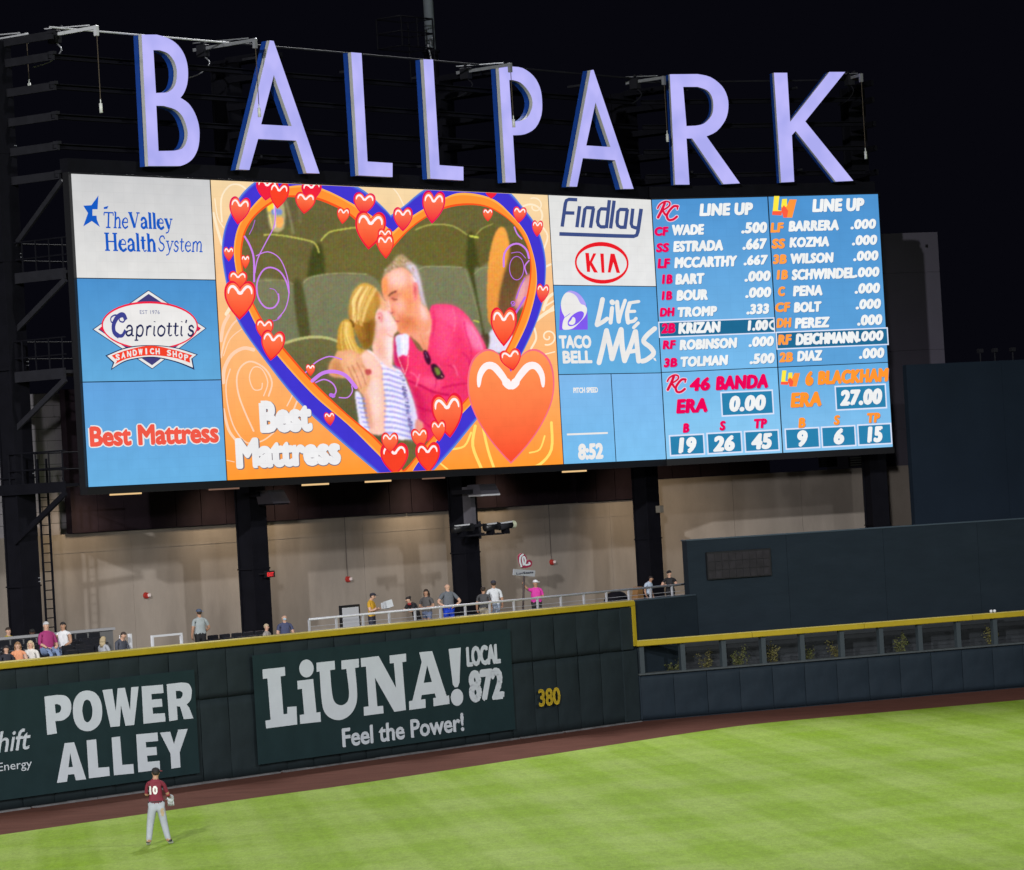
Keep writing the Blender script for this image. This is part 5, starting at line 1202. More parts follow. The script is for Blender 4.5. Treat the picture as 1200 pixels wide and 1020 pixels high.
for q, wd, c in (([(545, 660), (530, 780), (580, 910)], 3.5, YLW), ([(585, 640), (620, 800), (660, 920)], 3, YLW), ([(1000, 640), (1000, 800), (930, 890), (850, 910)], 3.2, YLW), ([(960, 720), (930, 800), (870, 820)], 2, YLW), ([(400, 800), (480, 780), (520, 700)], 2.4, YLW), ([(320, 870), (380, 920)], 2, YLW), ([(480, 640), (540, 590)], 2, YLW)): put_line(mb, e(q), wd, Y(1), c, smooth=4, clip=CL)
bd.part('swirl_pattern', mb, LED, parent=pH, kind='stuff')
# heart ring
def ring(mb, A, B, y, ca, cb=None):
    n = len(A)
    PA = [P1.px(*p) for p in A]; PB = [P1.px(*p) for p in B]
    for i in range(n - 1):
        q = clip_poly([PA[i], PA[i + 1], PB[i + 1], PB[i]], CL)
        if len(q) >= 3: mb.add([(u, y, z) for u, z in q], [tuple(range(len(q)))], ca)
def resamp(P, n=240):
    P = [Vector(p) for p in P]; L = [0]
    for a, b in zip(P[:-1], P[1:]): L.append(L[-1] + (b - a).length)
    out = []; k = 0
    for i in range(n + 1):
        t = L[-1] * i / n
        while k < len(L) - 2 and L[k + 1] < t: k += 1
        f = (t - L[k]) / max(1e-9, L[k + 1] - L[k]); out.append(tuple(P[k].lerp(P[k + 1], f)))
    return out
def by_tip(P, tipmax, n=120):
    P = [tuple(p) for p in P]; k = max(range(len(P)), key=lambda i: P[i][1]); a = resamp(P[:k + 1], n); b = resamp(P[k:], n); return a + b[1:]
RO, RM, RI = by_tip(OUT, 0), by_tip(MID, 0), by_tip(INN, 0)
mixp = lambda A, B, t: [(a[0] + (b[0] - a[0]) * t, a[1] + (b[1] - a[1]) * t) for a, b in zip(A, B)]
mb = MB(P1); ring(mb, RO, RM, Y(2), L3(66, 54, 206)); ring(mb, RO, mixp(RO, RM, .10), Y(2.5), L3(92, 130, 214)); ring(mb, mixp(RO, RM, .10), mixp(RO, RM, .18), Y(2.5), L3(70, 80, 212)); bd.part('heart_frame', mb, LED, parent=pH, label='violet blue outer band of the heart')
mb = MB(P1); ring(mb, RM, RI, Y(3), L3(255, 146, 52)); ring(mb, RM, mixp(RM, RI, .16), Y(3.5), L3(255, 178, 78)); ring(mb, mixp(RM, RI, .8), RI, Y(3.5), L3(246, 84, 34)); bd.part('heart_frame', mb, LED, parent=pH, label='orange inner band of the heart')
# purple tendrils over the picture
mb = MB(P1); PU, PU2 = L3(204, 130, 236), L3(184, 110, 226); e = zc(250, 200, 6)
for q, wd, c in (([(218, 465), (255, 530), (282, 620), (284, 780)], 2.2, PU), ([(432, 235), (428, 380), (370, 500), (310, 620), (290, 720)], 1.3, PU), ([(300, 600), (380, 572), (460, 615), (510, 720), (530, 850), (505, 970), (450, 1040)], 1.2, PU), ([(455, 870), (455, 920), (420, 965), (360, 960), (312, 890), (305, 790), (345, 705), (400, 682), (465, 710), (510, 780), (530, 860)], 1.8, PU), ([(455, 880), (430, 840), (395, 830)], .8, PU2), ([(250, 450), (275, 400), (290, 350)], .8, PU2)): put_line(mb, e(q), wd, Y(4), c, smooth=4, clip=CL)
e = zc(250, 370, 5.1)
for q, wd, c in (([(590, 390), (650, 345), (720, 335), (790, 360), (850, 430)], 4.2, PU), ([(610, 400), (660, 382), (710, 405), (732, 450), (712, 488)], 1.6, PU), ([(700, 475), (716, 480)], 4.5, PU2), ([(550, 340), (610, 280), (690, 245), (765, 262)], 1.5, PU), ([(750, 490), (800, 490), (828, 455), (825, 420)], 1.3, PU), ([(320, 40), (380, 25), (405, 0)], .9, PU2)): put_line(mb, e(q), wd, Y(4), c, smooth=4, clip=CL)
e = zc(540, 240, 5.1)
for q, wd, c in (([(255, 370), (258, 295), (295, 245), (345, 235), (390, 270), (405, 320)], 2.2, PU), (ell(332, 380, 43, 70, 20) + [(375, 380)], .9, PU2), ([(405, 335), (380, 370), (392, 415)], 1.5, PU), ([(318, 135), (335, 175), (362, 205)], 1.6, PU), ([(325, 650), (355, 600), (382, 555)], 2.5, PU2), ([(300, 290), (350, 285), (385, 320)], .8, PU2), (spiral(308, 590, 4, 16, 0, 1.3, 1, 14), 1.1, PU2), ([(380, 440), (350, 500), (330, 560)], 1.6, PU2)): put_line(mb, e(q), wd, Y(4), c, smooth=3, clip=CL)
bd.part('tendril', mb, LED, parent=pH, kind='stuff')
# hearts
def heart_pts(cx, cy, wd, ht, rot=0.0, n=14):
    H = [(0, -.30), (.07, -.40), (.20, -.49), (.33, -.49), (.45, -.40), (.50, -.24), (.48, -.05), (.38, .14), (.24, .31), (.10, .44), (0, .52)]
    R_ = cr_pts(H, 3); P = R_ + [(-x, y) for x, y in R_[::-1][1:-1]]
    return [(cx + (x * wd * math.cos(rot) - y * ht * math.sin(rot)), cy + (x * wd * math.sin(rot) + y * ht * math.cos(rot))) for x, y in P]
hk = 0
def heart(cx, cy, wd, ht, rot=0.0, mg=0, edge=None):
    global hk
    k = 5 + (hk % 30) * .12; hk += 1
    mb = MB(P1); O = heart_pts(cx, cy, wd, ht, rot); c0 = (L3(236, 30, 60) if not mg else L3(226, 14, 88)); c1 = L3(246, 66, 40) if not mg else L3(238, 36, 60)
    if edge: c0 = edge
    def fan(P, y, c, cc):
        Q = [P1.px(*p) for p in P]; q2 = clip_poly(Q, CL)
        if len(q2) < 3: return
        m = P1.px(cx, cy - ht * .02)
        if len(q2) != len(Q) or not (CL[0] < m[0] < CL[1] and CL[2] < m[1] < CL[3]): mb.add([(u, y, z) for u, z in q2], [tuple(range(len(q2)))], c); return
        n = len(Q); zt, zb = max(z for _, z in Q), min(z for _, z in Q)
        cols = [tuple(c[i] + (cc[i] - c[i]) * ((z - zb) / (zt - zb)) * .9 for i in range(3)) for _, z in Q]
        mb.add([(u, y, z) for u, z in Q] + [(m[0], y, m[1])], [(i, (i + 1) % n, n) for i in range(n)], cols + [tuple((c[i] + cc[i]) / 2 for i in range(3))])
    fan(O, Y(k), c0, c0)
    s = .965 if wd > 60 else .88
    fan(heart_pts(cx, cy, wd * s, ht * s, rot), Y(k + .05), c1 if wd < 60 else L3(248, 74, 44), L3(255, 132, 84) if wd < 60 else L3(255, 158, 92))
    # glossy highlight
    hl = [(-.37, -.17), (-.355, -.27), (-.29, -.345), (-.20, -.345), (-.11, -.27), (-.04, -.19), (0, -.165), (.04, -.19), (.11, -.27), (.20, -.345), (.29, -.345), (.355, -.27), (.37, -.17)]
    hl = [(cx + (x * wd * math.cos(rot) - y * ht * math.sin(rot)), cy + (x * wd * math.sin(rot) + y * ht * math.cos(rot))) for x, y in hl]
    put_line(mb, hl, max(1.5, wd * .085), Y(k + .09), L3(255, 240, 240), smooth=4, clip=CL, prof=lambda t: .35 + .65 * abs(math.sin(t * 2 * math.pi)) ** .7 + (.35 if abs(t - .5) < .12 else 0))
    bd.part('heart', mb, LED, parent=pH)
HS = [(312, 222, 26, 26, .1, 1), (326, 229, 24, 31, .1, 0), (365, 224, 24, 22, -.1, 1), (357, 238, 24, 25, .1, 0), (280, 247, 25, 32, .12, 1), (267.5, 298, 12, 17, 0, 1), (287, 307, 10, 16, 0, 0), (278, 329, 22, 22, .05, 0), (280.5, 352, 37, 45, .02, 0),
      (401.5, 253, 15, 19, .1, 0), (426, 239, 26, 26, .1, 1), (433, 270, 36, 44, .08, 0), (450.5, 279, 17, 22, 0, 0), (451, 289, 20, 28, -.05, 0), (471.5, 257, 23, 28, 0, 1), (507, 243, 27, 38, .08, 1), (575, 227, 14, 12, 0, 1), (571, 252, 12, 15, 0, 0),
      (608, 252, 16, 19, .12, 1), (629, 268, 13, 19, .05, 1), (635, 344, 15, 22, .1, 1), (309, 386, 21, 24, .05, 0), (318.5, 405, 28, 35, .12, 0), (363, 434, 11, 14, 0, 0), (385.5, 491, 13, 16, -.1, 1), (589.5, 383, 31, 45, 0, 0), (598, 422, 25, 25, -.2, 0),
      (524, 487, 37, 51, -.1, 0), (513, 505, 18, 25, -.05, 0), (456, 519, 20, 24, 0, 0), (462, 538, 33, 37, -.05, 0), (491.5, 514, 20, 24, -.1, 0), (501, 536, 29, 35, -.05, 0)]
for h in HS: heart(*h[:5], mg=h[5])
heart(598.2, 475.2, 101.8, 132, .0, 0, edge=L3(244, 110, 130))
# white mattress wording
mb = MB(P1); GR = L3(120, 110, 120)
for s, bl, tr in (('Best', (303.8, 508.3), (363.3, 468.5)), ('Mattress', (275.8, 550.3), (396.8, 509.5))):
    put_text(mb, s, (bl[0] + .5, bl[1] + 1.2), (tr[0] + .7, tr[1] + .2), Y(11), GR, off=.078); put_text(mb, s, bl, tr, Y(12), L3(236, 235, 236), off=.062)
bd.part('lettering', mb, LED, parent=pH, kind='stuff')

# -- white panel with script and oval
e = zc(640, 220, 8.5); SB = L3(62, 78, 130); mb = MB(P1)
def st(pts, wd=4.1, sm=0): put_line(mb, e(pts), wd, Y(2), SB, smooth=sm, caps=False)
st([(158, 390), (190, 160), (200, 130), (225, 118), (308, 122)]); st([(178, 252), (280, 255)])
st([(305, 396), (332, 185)]); st([(360, 398), (385, 215), (400, 200), (480, 204)]); st([(440, 402), (470, 205)])
st([(612, 215), (545, 212), (525, 235), (510, 340), (520, 375), (545, 392), (590, 392)]); st([(598, 405), (628, 125)]); st([(640, 408), (676, 130)])
st([(812, 220), (735, 218), (715, 240), (704, 345), (712, 380), (740, 396), (785, 396)]); st([(782, 412), (808, 215)])
st([(862, 210), (846, 360), (856, 390), (890, 402), (915, 400)]); st([(945, 212), (912, 440), (900, 475), (870, 486), (700, 482), (130, 462)], 4.4)
bd.part('lettering', mb, LED, parent=pF, kind='stuff')
mb = MB(P1); KR = L3(232, 28, 40)
put_shape(mb, [e(ell(552, 750, 268, 208, 40, .06)), e(ell(552, 752, 250, 168, 40, .06))[::-1]], Y(2), KR); bd.part('oval', mb, LED, parent=pF)
mb = MB(P1)
for q in ([(388, 650), (425, 652), (432, 735), (468, 655), (498, 657), (455, 745), (515, 848), (475, 846), (437, 775), (435, 842), (405, 840)], [(537, 657), (572, 658), (580, 850), (551, 848)], [(640, 658), (680, 660), (735, 852), (700, 850), (668, 745), (640, 848), (612, 846)]):
    put_poly(mb, e(q), Y(2), KR)
bd.part('lettering', mb, LED, parent=pF, kind='stuff')
# -- bell panel
e = zc(640, 330, 8.5); mb = MB(P1); VI, LV = L3(128, 90, 236), L3(176, 160, 240)
put_poly(mb, e(cr_pts([(135, 290), (150, 200), (175, 150), (230, 100), (300, 105), (360, 160), (400, 240)], 4) + [(412, 320), (414, 480), (130, 484)]), Y(1), VI)
put_poly(mb, e(cr_pts([(190, 115), (240, 92), (310, 115), (365, 170), (395, 240), (340, 250)], 4)), Y(2), LV)
put_poly(mb, e(cr_pts([(165, 150), (200, 112), (250, 115), (300, 150), (340, 220), (385, 240), (405, 280), (390, 340), (340, 400), (270, 465), (200, 482), (160, 470), (165, 400), (180, 355), (155, 300), (145, 220)], 4, True)), Y(3), WH)
put_poly(mb, e(ell(292, 372, 100, 48, 24, -.72)), Y(4), VI); put_poly(mb, e(cr_pts([(262, 355), (285, 370), (285, 410), (262, 432), (228, 428), (222, 410), (245, 385)], 4, True)), Y(5), WH)
put_line(mb, e([(170, 365), (200, 345), (235, 320)]), .6, Y(4), VI)
bd.part('bell_emblem', mb, LED, parent=pT, kind='stuff')
mb = MB(P1)
put_text(mb, 'TACO', (655.3, 408.8), (692.2, 393), Y(2), WH, off=.055); put_text(mb, 'BELL', (659.5, 426.3), (693.2, 411), Y(2), WH, off=.055)
def br(pts, wd=5): put_line(mb, e(pts), wd * 1.08, Y(2), WH, smooth=4)
br([(560, 180), (540, 280), (505, 430)], 5.2); br([(505, 435), (560, 405), (605, 372)], 4.6); br([(655, 265), (640, 410)], 4.4); br([(655, 205), (660, 212)], 5.6)
br([(705, 205), (712, 300), (722, 400)], 4.6); br([(722, 400), (745, 310), (785, 190)], 3.8); br([(830, 220), (805, 320), (815, 410)], 4.6); br([(825, 215), (920, 200)], 3.4); br([(812, 300), (880, 298)], 3.4); br([(815, 405), (870, 395), (893, 370)], 3.8)
br([(600, 490), (565, 650), (525, 810)], 5.4); br([(600, 500), (635, 650), (655, 770)], 5.6); br([(655, 770), (700, 620), (745, 480)], 5.6); br([(745, 480), (755, 640), (780, 790)], 5.6)
br([(780, 790), (840, 640), (885, 500)], 5.2); br([(890, 500), (905, 650), (920, 795)], 5.2); br([(830, 700), (900, 690)], 4.4); br([(870, 460), (915, 415)], 3.6)
br([(1080, 470), (1000, 540), (970, 600), (1040, 660), (1068, 720), (1000, 780), (955, 795)], 5.2); put_poly(mb, e([(1065, 765), (1085, 762), (1098, 795), (1075, 785)]), Y(2), WH)
bd.part('lettering', mb, LED, parent=pT, kind='stuff')
# -- clock panel
mb = MB(P1); put_text(mb, 'PITCH SPEED', (671.8, 461), (700.3, 453.8), Y(2), WH, off=.045)
put_text(mb, '8:52', (677.5, 539.5), (706, 519), Y(2), WH, off=.06, shear=.08)
u0, z0 = P1.px(664.2, 510.5); u1, z1 = P1.px(712, 506.7); rect_uz(mb, u0, u1, z0, z0 + .07, Y(2), WH); bd.part('lettering', mb, LED, parent=pK, kind='stuff')

# -- line ups and pitchers
MG, OG = L3(236, 6, 88), L3(255, 158, 66); TX = L3(238, 240, 240); SHD = L3(60, 110, 160)
def tx(par, items, z, col, name='lettering', off=.062, sh=.16):
    mb = MB(P2)
    for s, bl, tr in items:
        B, T = z([bl])[0], z([tr])[0]
        put_text(mb, s, (B[0] + .5, B[1] + .5), (T[0] + .5, T[1] + .5), Y(2), SHD, off=off, shear=sh, space=1.10)
        put_text(mb, s, B, T, Y(3), col, off=off, shear=sh, space=1.10)
    return bd.part(name, mb, LED, parent=par, kind='stuff')
def box_uz(par, z, bl, tr, fill, bd_w=.05):
    a, b = z([bl])[0], z([tr])[0]; (u0, z0), (u1, z1) = P2.px(*a), P2.px(*b); mb = MB(P2)
    rect_uz(mb, u0, u1, z0, z1, Y(1), L3(214, 224, 246)); rect_uz(mb, u0 + bd_w, u1 - bd_w, z0 + bd_w, z1 - bd_w, Y(1.5), fill)
    bd.part('value_box', mb, LED, parent=par, kind='stuff')
e = zc(760, 220, 6.8); f = zc(760, 350, 8.0)
DK = L3(32, 104, 144)
box_uz(pL, f, (98, 370), (1180, 176), DK)
tx(pL, [('CF', (47, 388), (158, 310)), ('SS', (58, 518), (163, 440)), ('LF', (70, 645), (172, 563)), ('1B', (105, 770), (188, 690)), ('1B', (103, 898), (185, 822))], e, MG, 'positions')
tx(pL, [('DH', (103, 172), (243, 82)), ('2B', (118, 330), (247, 228)), ('RF', (130, 477), (255, 388)), ('3B', (140, 648), (265, 553))], f, MG, 'positions')
tx(pL, [('LINE UP', (405, 230), (830, 118)), ('WADE', (190, 383), (442, 290)), ('.500', (738, 368), (942, 272)), ('ESTRADA', (196, 516), (590, 415)), ('.667', (748, 498), (942, 403)), ('MCCARTHY', (205, 645), (705, 540)), ('.667', (757, 622), (950, 535)),
        ('BART', (213, 775), (445, 680)), ('.000', (764, 752), (970, 660)), ('BOUR', (222, 905), (467, 808)), ('.000', (770, 882), (975, 790))], e, TX)
tx(pL, [('TROMP', (275, 178), (640, 68)), ('.333', (917, 152), (1128, 45)), ('KRIZAN', (278, 333), (675, 212)), ('1.00', (928, 305), (1118, 198)), ('ROBINSON', (290, 487), (830, 365)), ('.000', (937, 457), (1172, 350)), ('TOLMAN', (303, 645), (745, 527)), ('.500', (947, 618), (1178, 508))], f, TX)
mb = MB(P2); u0 = P2.px(901.2, 396)[0]; z0, z1 = P2.px(903, 387.4)[1], P2.px(903, 375.3)[1]; zm = (z0 + z1) / 2; hh = (z1 - z0) / 2
o_ = [(u0 + .02 + .22 * (1 + math.cos(t)), zm + hh * math.sin(t)) for t in [math.pi / 2 + i * math.pi / 10 for i in range(11)]]; i_ = [(u0 + .10 + .14 * (1 + math.cos(t)), zm + hh * .55 * math.sin(t)) for t in [math.pi / 2 + i * math.pi / 10 for i in range(11)]]
for k in range(10): mb.add([(p[0], Y(3), p[1]) for p in (o_[k], o_[k + 1], i_[k + 1], i_[k])], [(0, 1, 2, 3)], TX)
bd.part('lettering', mb, LED, parent=pL, kind='stuff')
e = zc(900, 220, 6.8); f = zc(900, 350, 8.0)
box_uz(pR, f, (80, 481), (1122, 270), DK)
tx(pR, [('LF', (18, 360), (125, 278)), ('SS', (28, 490), (135, 405)), ('3B', (38, 612), (145, 530)), ('1B', (68, 735), (155, 655)), ('C', (80, 868), (135, 787)), ('CF', (58, 995), (177, 912))], e, OG, 'positions')
tx(pR, [('DH', (78, 277), (218, 180)), ('RF', (92, 437), (220, 335)), ('2B', (103, 600), (230, 500))], f, OG, 'positions')
tx(pR, [('LINE UP', (352, 198), (765, 82)), ('BARRERA', (163, 352), (560, 255)), ('.000', (657, 335), (858, 248)), ('KOZMA', (170, 480), (483, 388)), ('.000', (668, 463), (867, 375)), ('WILSON', (182, 610), (522, 515)), ('.000', (678, 588), (877, 500)),
        ('SCHWINDEL', (188, 740), (690, 635)), ('.000', (686, 718), (885, 630)), ('PENA', (198, 868), (430, 775)), ('.000', (690, 848), (890, 757)), ('BOLT', (205, 998), (425, 905)), ('.000', (698, 973), (897, 883))], e, TX)
tx(pR, [('PEREZ', (250, 283), (577, 170)), ('.000', (835, 257), (1068, 145)), ('DEICHMANN', (258, 440), (850, 305)), ('.000', (838, 405), (1078, 298)), ('DIAZ', (272, 592), (508, 482)), ('.000', (852, 568), (1087, 458))], f, TX)
g = zc(770, 430, 8.0); h = zc(900, 420, 8.0); DK2 = L3(42, 128, 172)
for bl, tr in (((605, 470), (1085, 212)), ((120, 842), (440, 624)), ((472, 824), (793, 602)), ((824, 806), (1140, 584))): box_uz(pP, g, bl, tr, DK2, .06)
for bl, tr in (((636, 494), (1104, 236)), ((165, 860), (480, 642)), ((505, 842), (818, 624)), ((845, 823), (1155, 604))): box_uz(pQ, h, bl, tr, DK2, .06)
tx(pP, [('46', (305, 232), (492, 95)), ('BANDA', (548, 222), (1035, 65)), ('ERA', (178, 440), (467, 290)), ('B', (240, 620), (298, 527)), ('S', (585, 600), (640, 505)), ('TP', (910, 580), (1028, 483))], g, MG)
tx(pP, [('0.00', (680, 425), (1015, 258)), ('19', (200, 815), (365, 655)), ('26', (525, 800), (722, 640)), ('45', (885, 780), (1075, 618))], g, TX, 'value')
tx(pQ, [('6', (350, 262), (420, 120)), ('BLACKHAM', (465, 252), (1130, 88)), ('ERA', (210, 465), (495, 310)), ('B', (283, 655), (347, 555)), ('S', (615, 628), (672, 532)), ('TP', (930, 608), (1050, 508))], h, L3(255, 150, 48))
tx(pQ, [('27.00', (675, 450), (1065, 280)), ('9', (278, 832), (368, 672)), ('6', (617, 812), (708, 655)), ('15', (930, 795), (1072, 635))], h, TX, 'value')
def rc(par, z):
    """script R and C, white edge under red"""
    mb = MB(P2)
    for k, (c, dw) in enumerate(((L3(226, 200, 226), 1.7), (L3(218, 18, 62), 0))):
        y = Y(2 + k * 1.0)
        for pts, wd in (([(72, 165), (90, 135), (130, 112), (165, 118), (165, 145), (130, 172), (105, 178)], 1.7), ([(128, 125), (105, 180), (75, 238)], 2.6), ([(108, 175), (125, 205), (140, 222)], 2.2), ([(232, 150), (200, 150), (165, 185), (145, 225), (160, 258), (195, 255), (225, 232)], 2.3), ([(232, 150), (228, 172)], 1.6)):
            put_line(mb, z(pts), wd * 1.25 + dw, y, c, smooth=4)
    bd.part('team_emblem', mb, LED, parent=par, kind='stuff')
rc(pL, zc(760, 220, 6.8)); rc(pP, lambda p: [(770 + (x * 1.06 + 20) / 8, 430 + (y * 1.08 - 42) / 8) for x, y in p])
def lv(par, z):
    mb = MB(P2); Yl, Og, Rd = L3(255, 232, 70), L3(255, 150, 60), L3(250, 92, 66)
    put_poly(mb, z([(48, 68), (90, 68), (78, 180), (110, 186), (108, 222), (34, 218)]), Y(2), lambda u, zz: Yl)
    put_poly(mb, z([(34, 188), (112, 188), (106, 222), (32, 218)]), Y(2.5), Rd)
    put_poly(mb, z([(112, 92), (150, 90), (148, 150), (172, 95), (228, 95), (192, 240), (122, 240), (104, 170)]), Y(2.2), Og)
    put_poly(mb, z([(112, 92), (150, 90), (150, 150), (118, 165), (104, 150)]), Y(2.6), Yl); put_poly(mb, z([(104, 175), (125, 140), (160, 185), (150, 240), (122, 240)]), Y(2.8), Rd)
    bd.part('team_emblem', mb, LED, parent=par, kind='stuff')
lv(pR, zc(900, 220, 6.8)); lv(pQ, lambda p: [(900 + (x * .93 + 88) / 8, 420 + (y * .88 + 55) / 8) for x, y in p])

# ------------------------------------------------------------------ the big lit letters above the board
FACE = emis('letter_face', lin((172, 166, 240)), 1.0)
def face_mat():
    m = FACE; nt = m.node_tree; N = nt.nodes; L = nt.links; e = N['Emission']; tc = N.new('ShaderNodeTexCoord'); nz = N.new('ShaderNodeTexNoise'); nz.inputs['Scale'].default_value = .9
    L.new(tc.outputs['Object'], nz.inputs[0]); r = N.new('ShaderNodeMix'); r.data_type = 'RGBA'; r.inputs[6].default_value = (*lin((172, 172, 240)), 1); r.inputs[7].default_value = (*lin((190, 186, 251)), 1)
    rr = N.new('ShaderNodeMapRange'); rr.inputs[1].default_value = .35; rr.inputs[2].default_value = .65; L.new(nz.outputs['Fac'], rr.inputs[0]); L.new(rr.outputs[0], r.inputs[0]); L.new(r.outputs[2], e.inputs[0])
face_mat(); FACE.cycles.emission_sampling = 'AUTO'
RET = mat('letter_return', (.52, .52, .50), .5, noise=.12, nscale=3); BACKM = mat('letter_backing', (.010, .060, .34), .4, noise=.1, nscale=2); RETD = mat('letter_rim', (.30, .34, .40), .5)
qb = zc(150, 30, 5.367)
B_o = [(86, 58), (180, 58)] + cr_pts([(180, 58), (240, 75), (300, 110), (345, 165), (370, 230), (378, 300), (372, 370), (352, 425), (330, 455)], 3)[1:] + cr_pts([(330, 455), (380, 490), (420, 550), (445, 625), (450, 700), (440, 775), (410, 835), (370, 868), (330, 884)], 3)[1:] + [(128, 884)]
B_1 = [(160, 155)] + cr_pts([(200, 156), (250, 175), (285, 215), (304, 262), (308, 315), (300, 365), (280, 400), (245, 422)], 3) + [(176, 425)]
B_2 = [(178, 505)] + cr_pts([(225, 506), (300, 530), (345, 575), (370, 640), (376, 690), (365, 740), (340, 775), (290, 788)], 3) + [(192, 790)]
LT = [('B', P1, [qb(B_o), qb(B_1), qb(B_2)]),
      ('A', P1, [[(316.3, 47.5), (320.7, 48.2), (374.5, 203.5), (359.5, 203), (347.3, 165), (302.5, 163), (292.3, 199.3), (280, 198.7)], [(321, 88), (342, 148), (306, 146)]]),
      ('L', P1, [[(411.5, 61.5), (423.7, 62.5), (430.7, 189.5), (460, 191.3), (460, 207.7), (420.4, 205.7)]]),
      ('L', P1, [[(496.2, 69.7), (507.5, 70), (515, 193.7), (543, 195.7), (543.2, 211.7), (504.6, 209.5)]]),
      ('P', P1, [[(584.5, 78), (600, 78.2)] + cr_pts([(600, 78.2), (612.5, 80), (625, 89), (632.5, 102), (635.2, 117), (634.5, 135), (627.5, 150), (615, 157.5), (602, 158.7)], 3)[1:] + [(601.2, 158.7), (604.5, 214), (592.7, 214)], [(596.8, 94)] + cr_pts([(601, 94), (610, 97), (618, 105), (623, 114), (624, 124), (620, 135), (613, 141), (602, 142.7)], 3) + [(599.8, 142.7)]]),
      ('A', P1, [[(692.3, 82.5), (695.5, 82), (742.5, 221.5), (730.5, 221.5), (721, 188), (683, 185.5), (676.2, 219), (667.3, 218.7)], [(698, 120), (715.5, 172.5), (687, 170.7)]]),
      ('R', P2, [[(785, 87.3), (817.5, 87)] + cr_pts([(817.5, 87), (832.5, 90.5), (846, 101), (852.5, 114), (853.5, 127.5), (850, 141), (840, 154), (828, 160)], 3)[1:] + [(867, 215), (848, 216), (811.2, 162.5), (804.5, 162.5), (808, 216.5), (791.3, 216.5)], [(800.7, 102)] + cr_pts([(817.5, 102), (828.7, 106), (834.5, 114), (836, 125), (833.7, 136), (825, 145), (815, 147.5)], 3) + [(804.5, 148)]]),
      ('K', P2, [[(907, 85.5), (922.5, 85.5), (926, 143), (972, 84.5), (990.5, 84.5), (943.7, 142.5), (1000, 212), (979.5, 213), (932.5, 153.7), (928, 158.7), (930.7, 213.2), (915.5, 214)]])]
LN = ['letter B of the lit sign above the board', 'first letter A of the lit sign, between B and L', 'first letter L of the lit sign, next to the A', 'second letter L of the lit sign, before the P', 'letter P of the lit sign above the board',
      'second letter A of the lit sign, between P and R', 'letter R of the lit sign above the line up panel', 'letter K at the right end of the lit sign']
YF = -.42
for (nm, F, polys), lbl in zip(LT, LN):
    P = [[F.px(*p, YF) for p in q] for q in polys]; us_ = [p[0] for p in P[0]]; zs_ = [p[1] for p in P[0]]
    t = Thing('sign_letter', lbl, 'sign letter', F, ((min(us_) + max(us_)) / 2, 0, min(zs_)), group='lit letters above the video board')
    def ex(y0, y1, grow=0.0):
        mb = MB(F); vs, fs = shape_mesh(P, (y1 - y0) / 2); mb.add([(v[0], (y0 + y1) / 2 - v[2], v[1]) for v in vs], fs); return mb
    t.part('return', ex(YF + .012, YF + .15), RET); t.part('backing', ex(YF + .18, YF + .37), BACKM)
    mb = MB(F); vs, fs = shape_mesh(P); mb.add([(v[0], YF, v[1]) for v in vs], fs); t.part('face', mb, FACE)
    mb = MB(F)
    for z in (min(zs_) + .5, max(zs_) - .6): mb.box((min(us_) + max(us_)) / 2 - .5, (min(us_) + max(us_)) / 2 - .42, YF + .37, .55, z, z + .08)
    t.part('mount', mb, STEEL2)
# ------------------------------------------------------------------ people
_pm = {}
def pmat(c, rough=.75, spec=.3):
    k = (tuple(c), rough)
    if k not in _pm: _pm[k] = mat('cloth' if rough > .6 else 'skin', c, rough, spec=spec, noise=.10, nscale=9)
    return _pm[k]
SKINS = {'light': (.50, .30, .215), 'tan': (.36, .20, .13), 'dark': (.10, .055, .038)}
STAND = dict(pel=((0, 0, .96), .135), wai=((0, 0, 1.12), .125), che=((0, -.005, 1.29), .145), nb=((0, .01, 1.44), .075), nk=((0, 0, 1.52), .052), h0=((0, -.012, 1.58), .072), h1=((0, -.012, 1.655), .092), h2=((0, .0, 1.72), .062),
             sL=((.165, .005, 1.40), .066), eL=((.225, .03, 1.13), .043), wL=((.235, -.05, .90), .030), pL=((.235, -.075, .83), .036),
             sR=((-.165, .005, 1.40), .066), eR=((-.225, .03, 1.13), .043), wR=((-.235, -.05, .90), .030), pR=((-.235, -.075, .83), .036),
             hL=((.085, 0, .90), .098), kL=((.10, -.015, .50), .062), aL=((.105, .02, .10), .043), fL=((.115, -.055, .045), .040), tL=((.125, -.14, .035), .034),
             hR=((-.085, 0, .90), .098), kR=((-.10, -.015, .50), .062), aR=((-.105, .02, .10), .043), fR=((-.115, -.055, .045), .040), tR=((-.125, -.14, .035), .034))
BONES = [('pel', 'wai'), ('wai', 'che'), ('che', 'nb'), ('nb', 'nk'), ('nk', 'h0'), ('h0', 'h1'), ('h1', 'h2')]
for s in 'LR': BONES += [('nb', 's' + s), ('s' + s, 'e' + s), ('e' + s, 'w' + s), ('w' + s, 'p' + s), ('pel', 'h' + s), ('h' + s, 'k' + s), ('k' + s, 'a' + s), ('a' + s, 'f' + s), ('f' + s, 't' + s)]
def region(b, t, sleeve, shorts):
    a, c = b
    if a in ('nk', 'h0', 'h1'): return 0
    if b == ('nb', 'nk'): return 1 if t < .25 else 0
    if a[0] == 'w' and a != 'wai': return 0
    if a[0] == 'e': return 1 if sleeve > 1 and t < sleeve - 1 else 0
    if a[0] == 's': return 1 if t < sleeve else 0
    if a in ('nb', 'che', 'wai'): return 1
    if a == 'pel': return (1 if t > .15 else 2) if c == 'wai' else 2
    if a[0] == 'h': return 2 if t < shorts else 0
    if a[0] == 'k': return 2 if shorts > 1 and t < shorts - 1 else 0
    return 3
PEOPLE = []
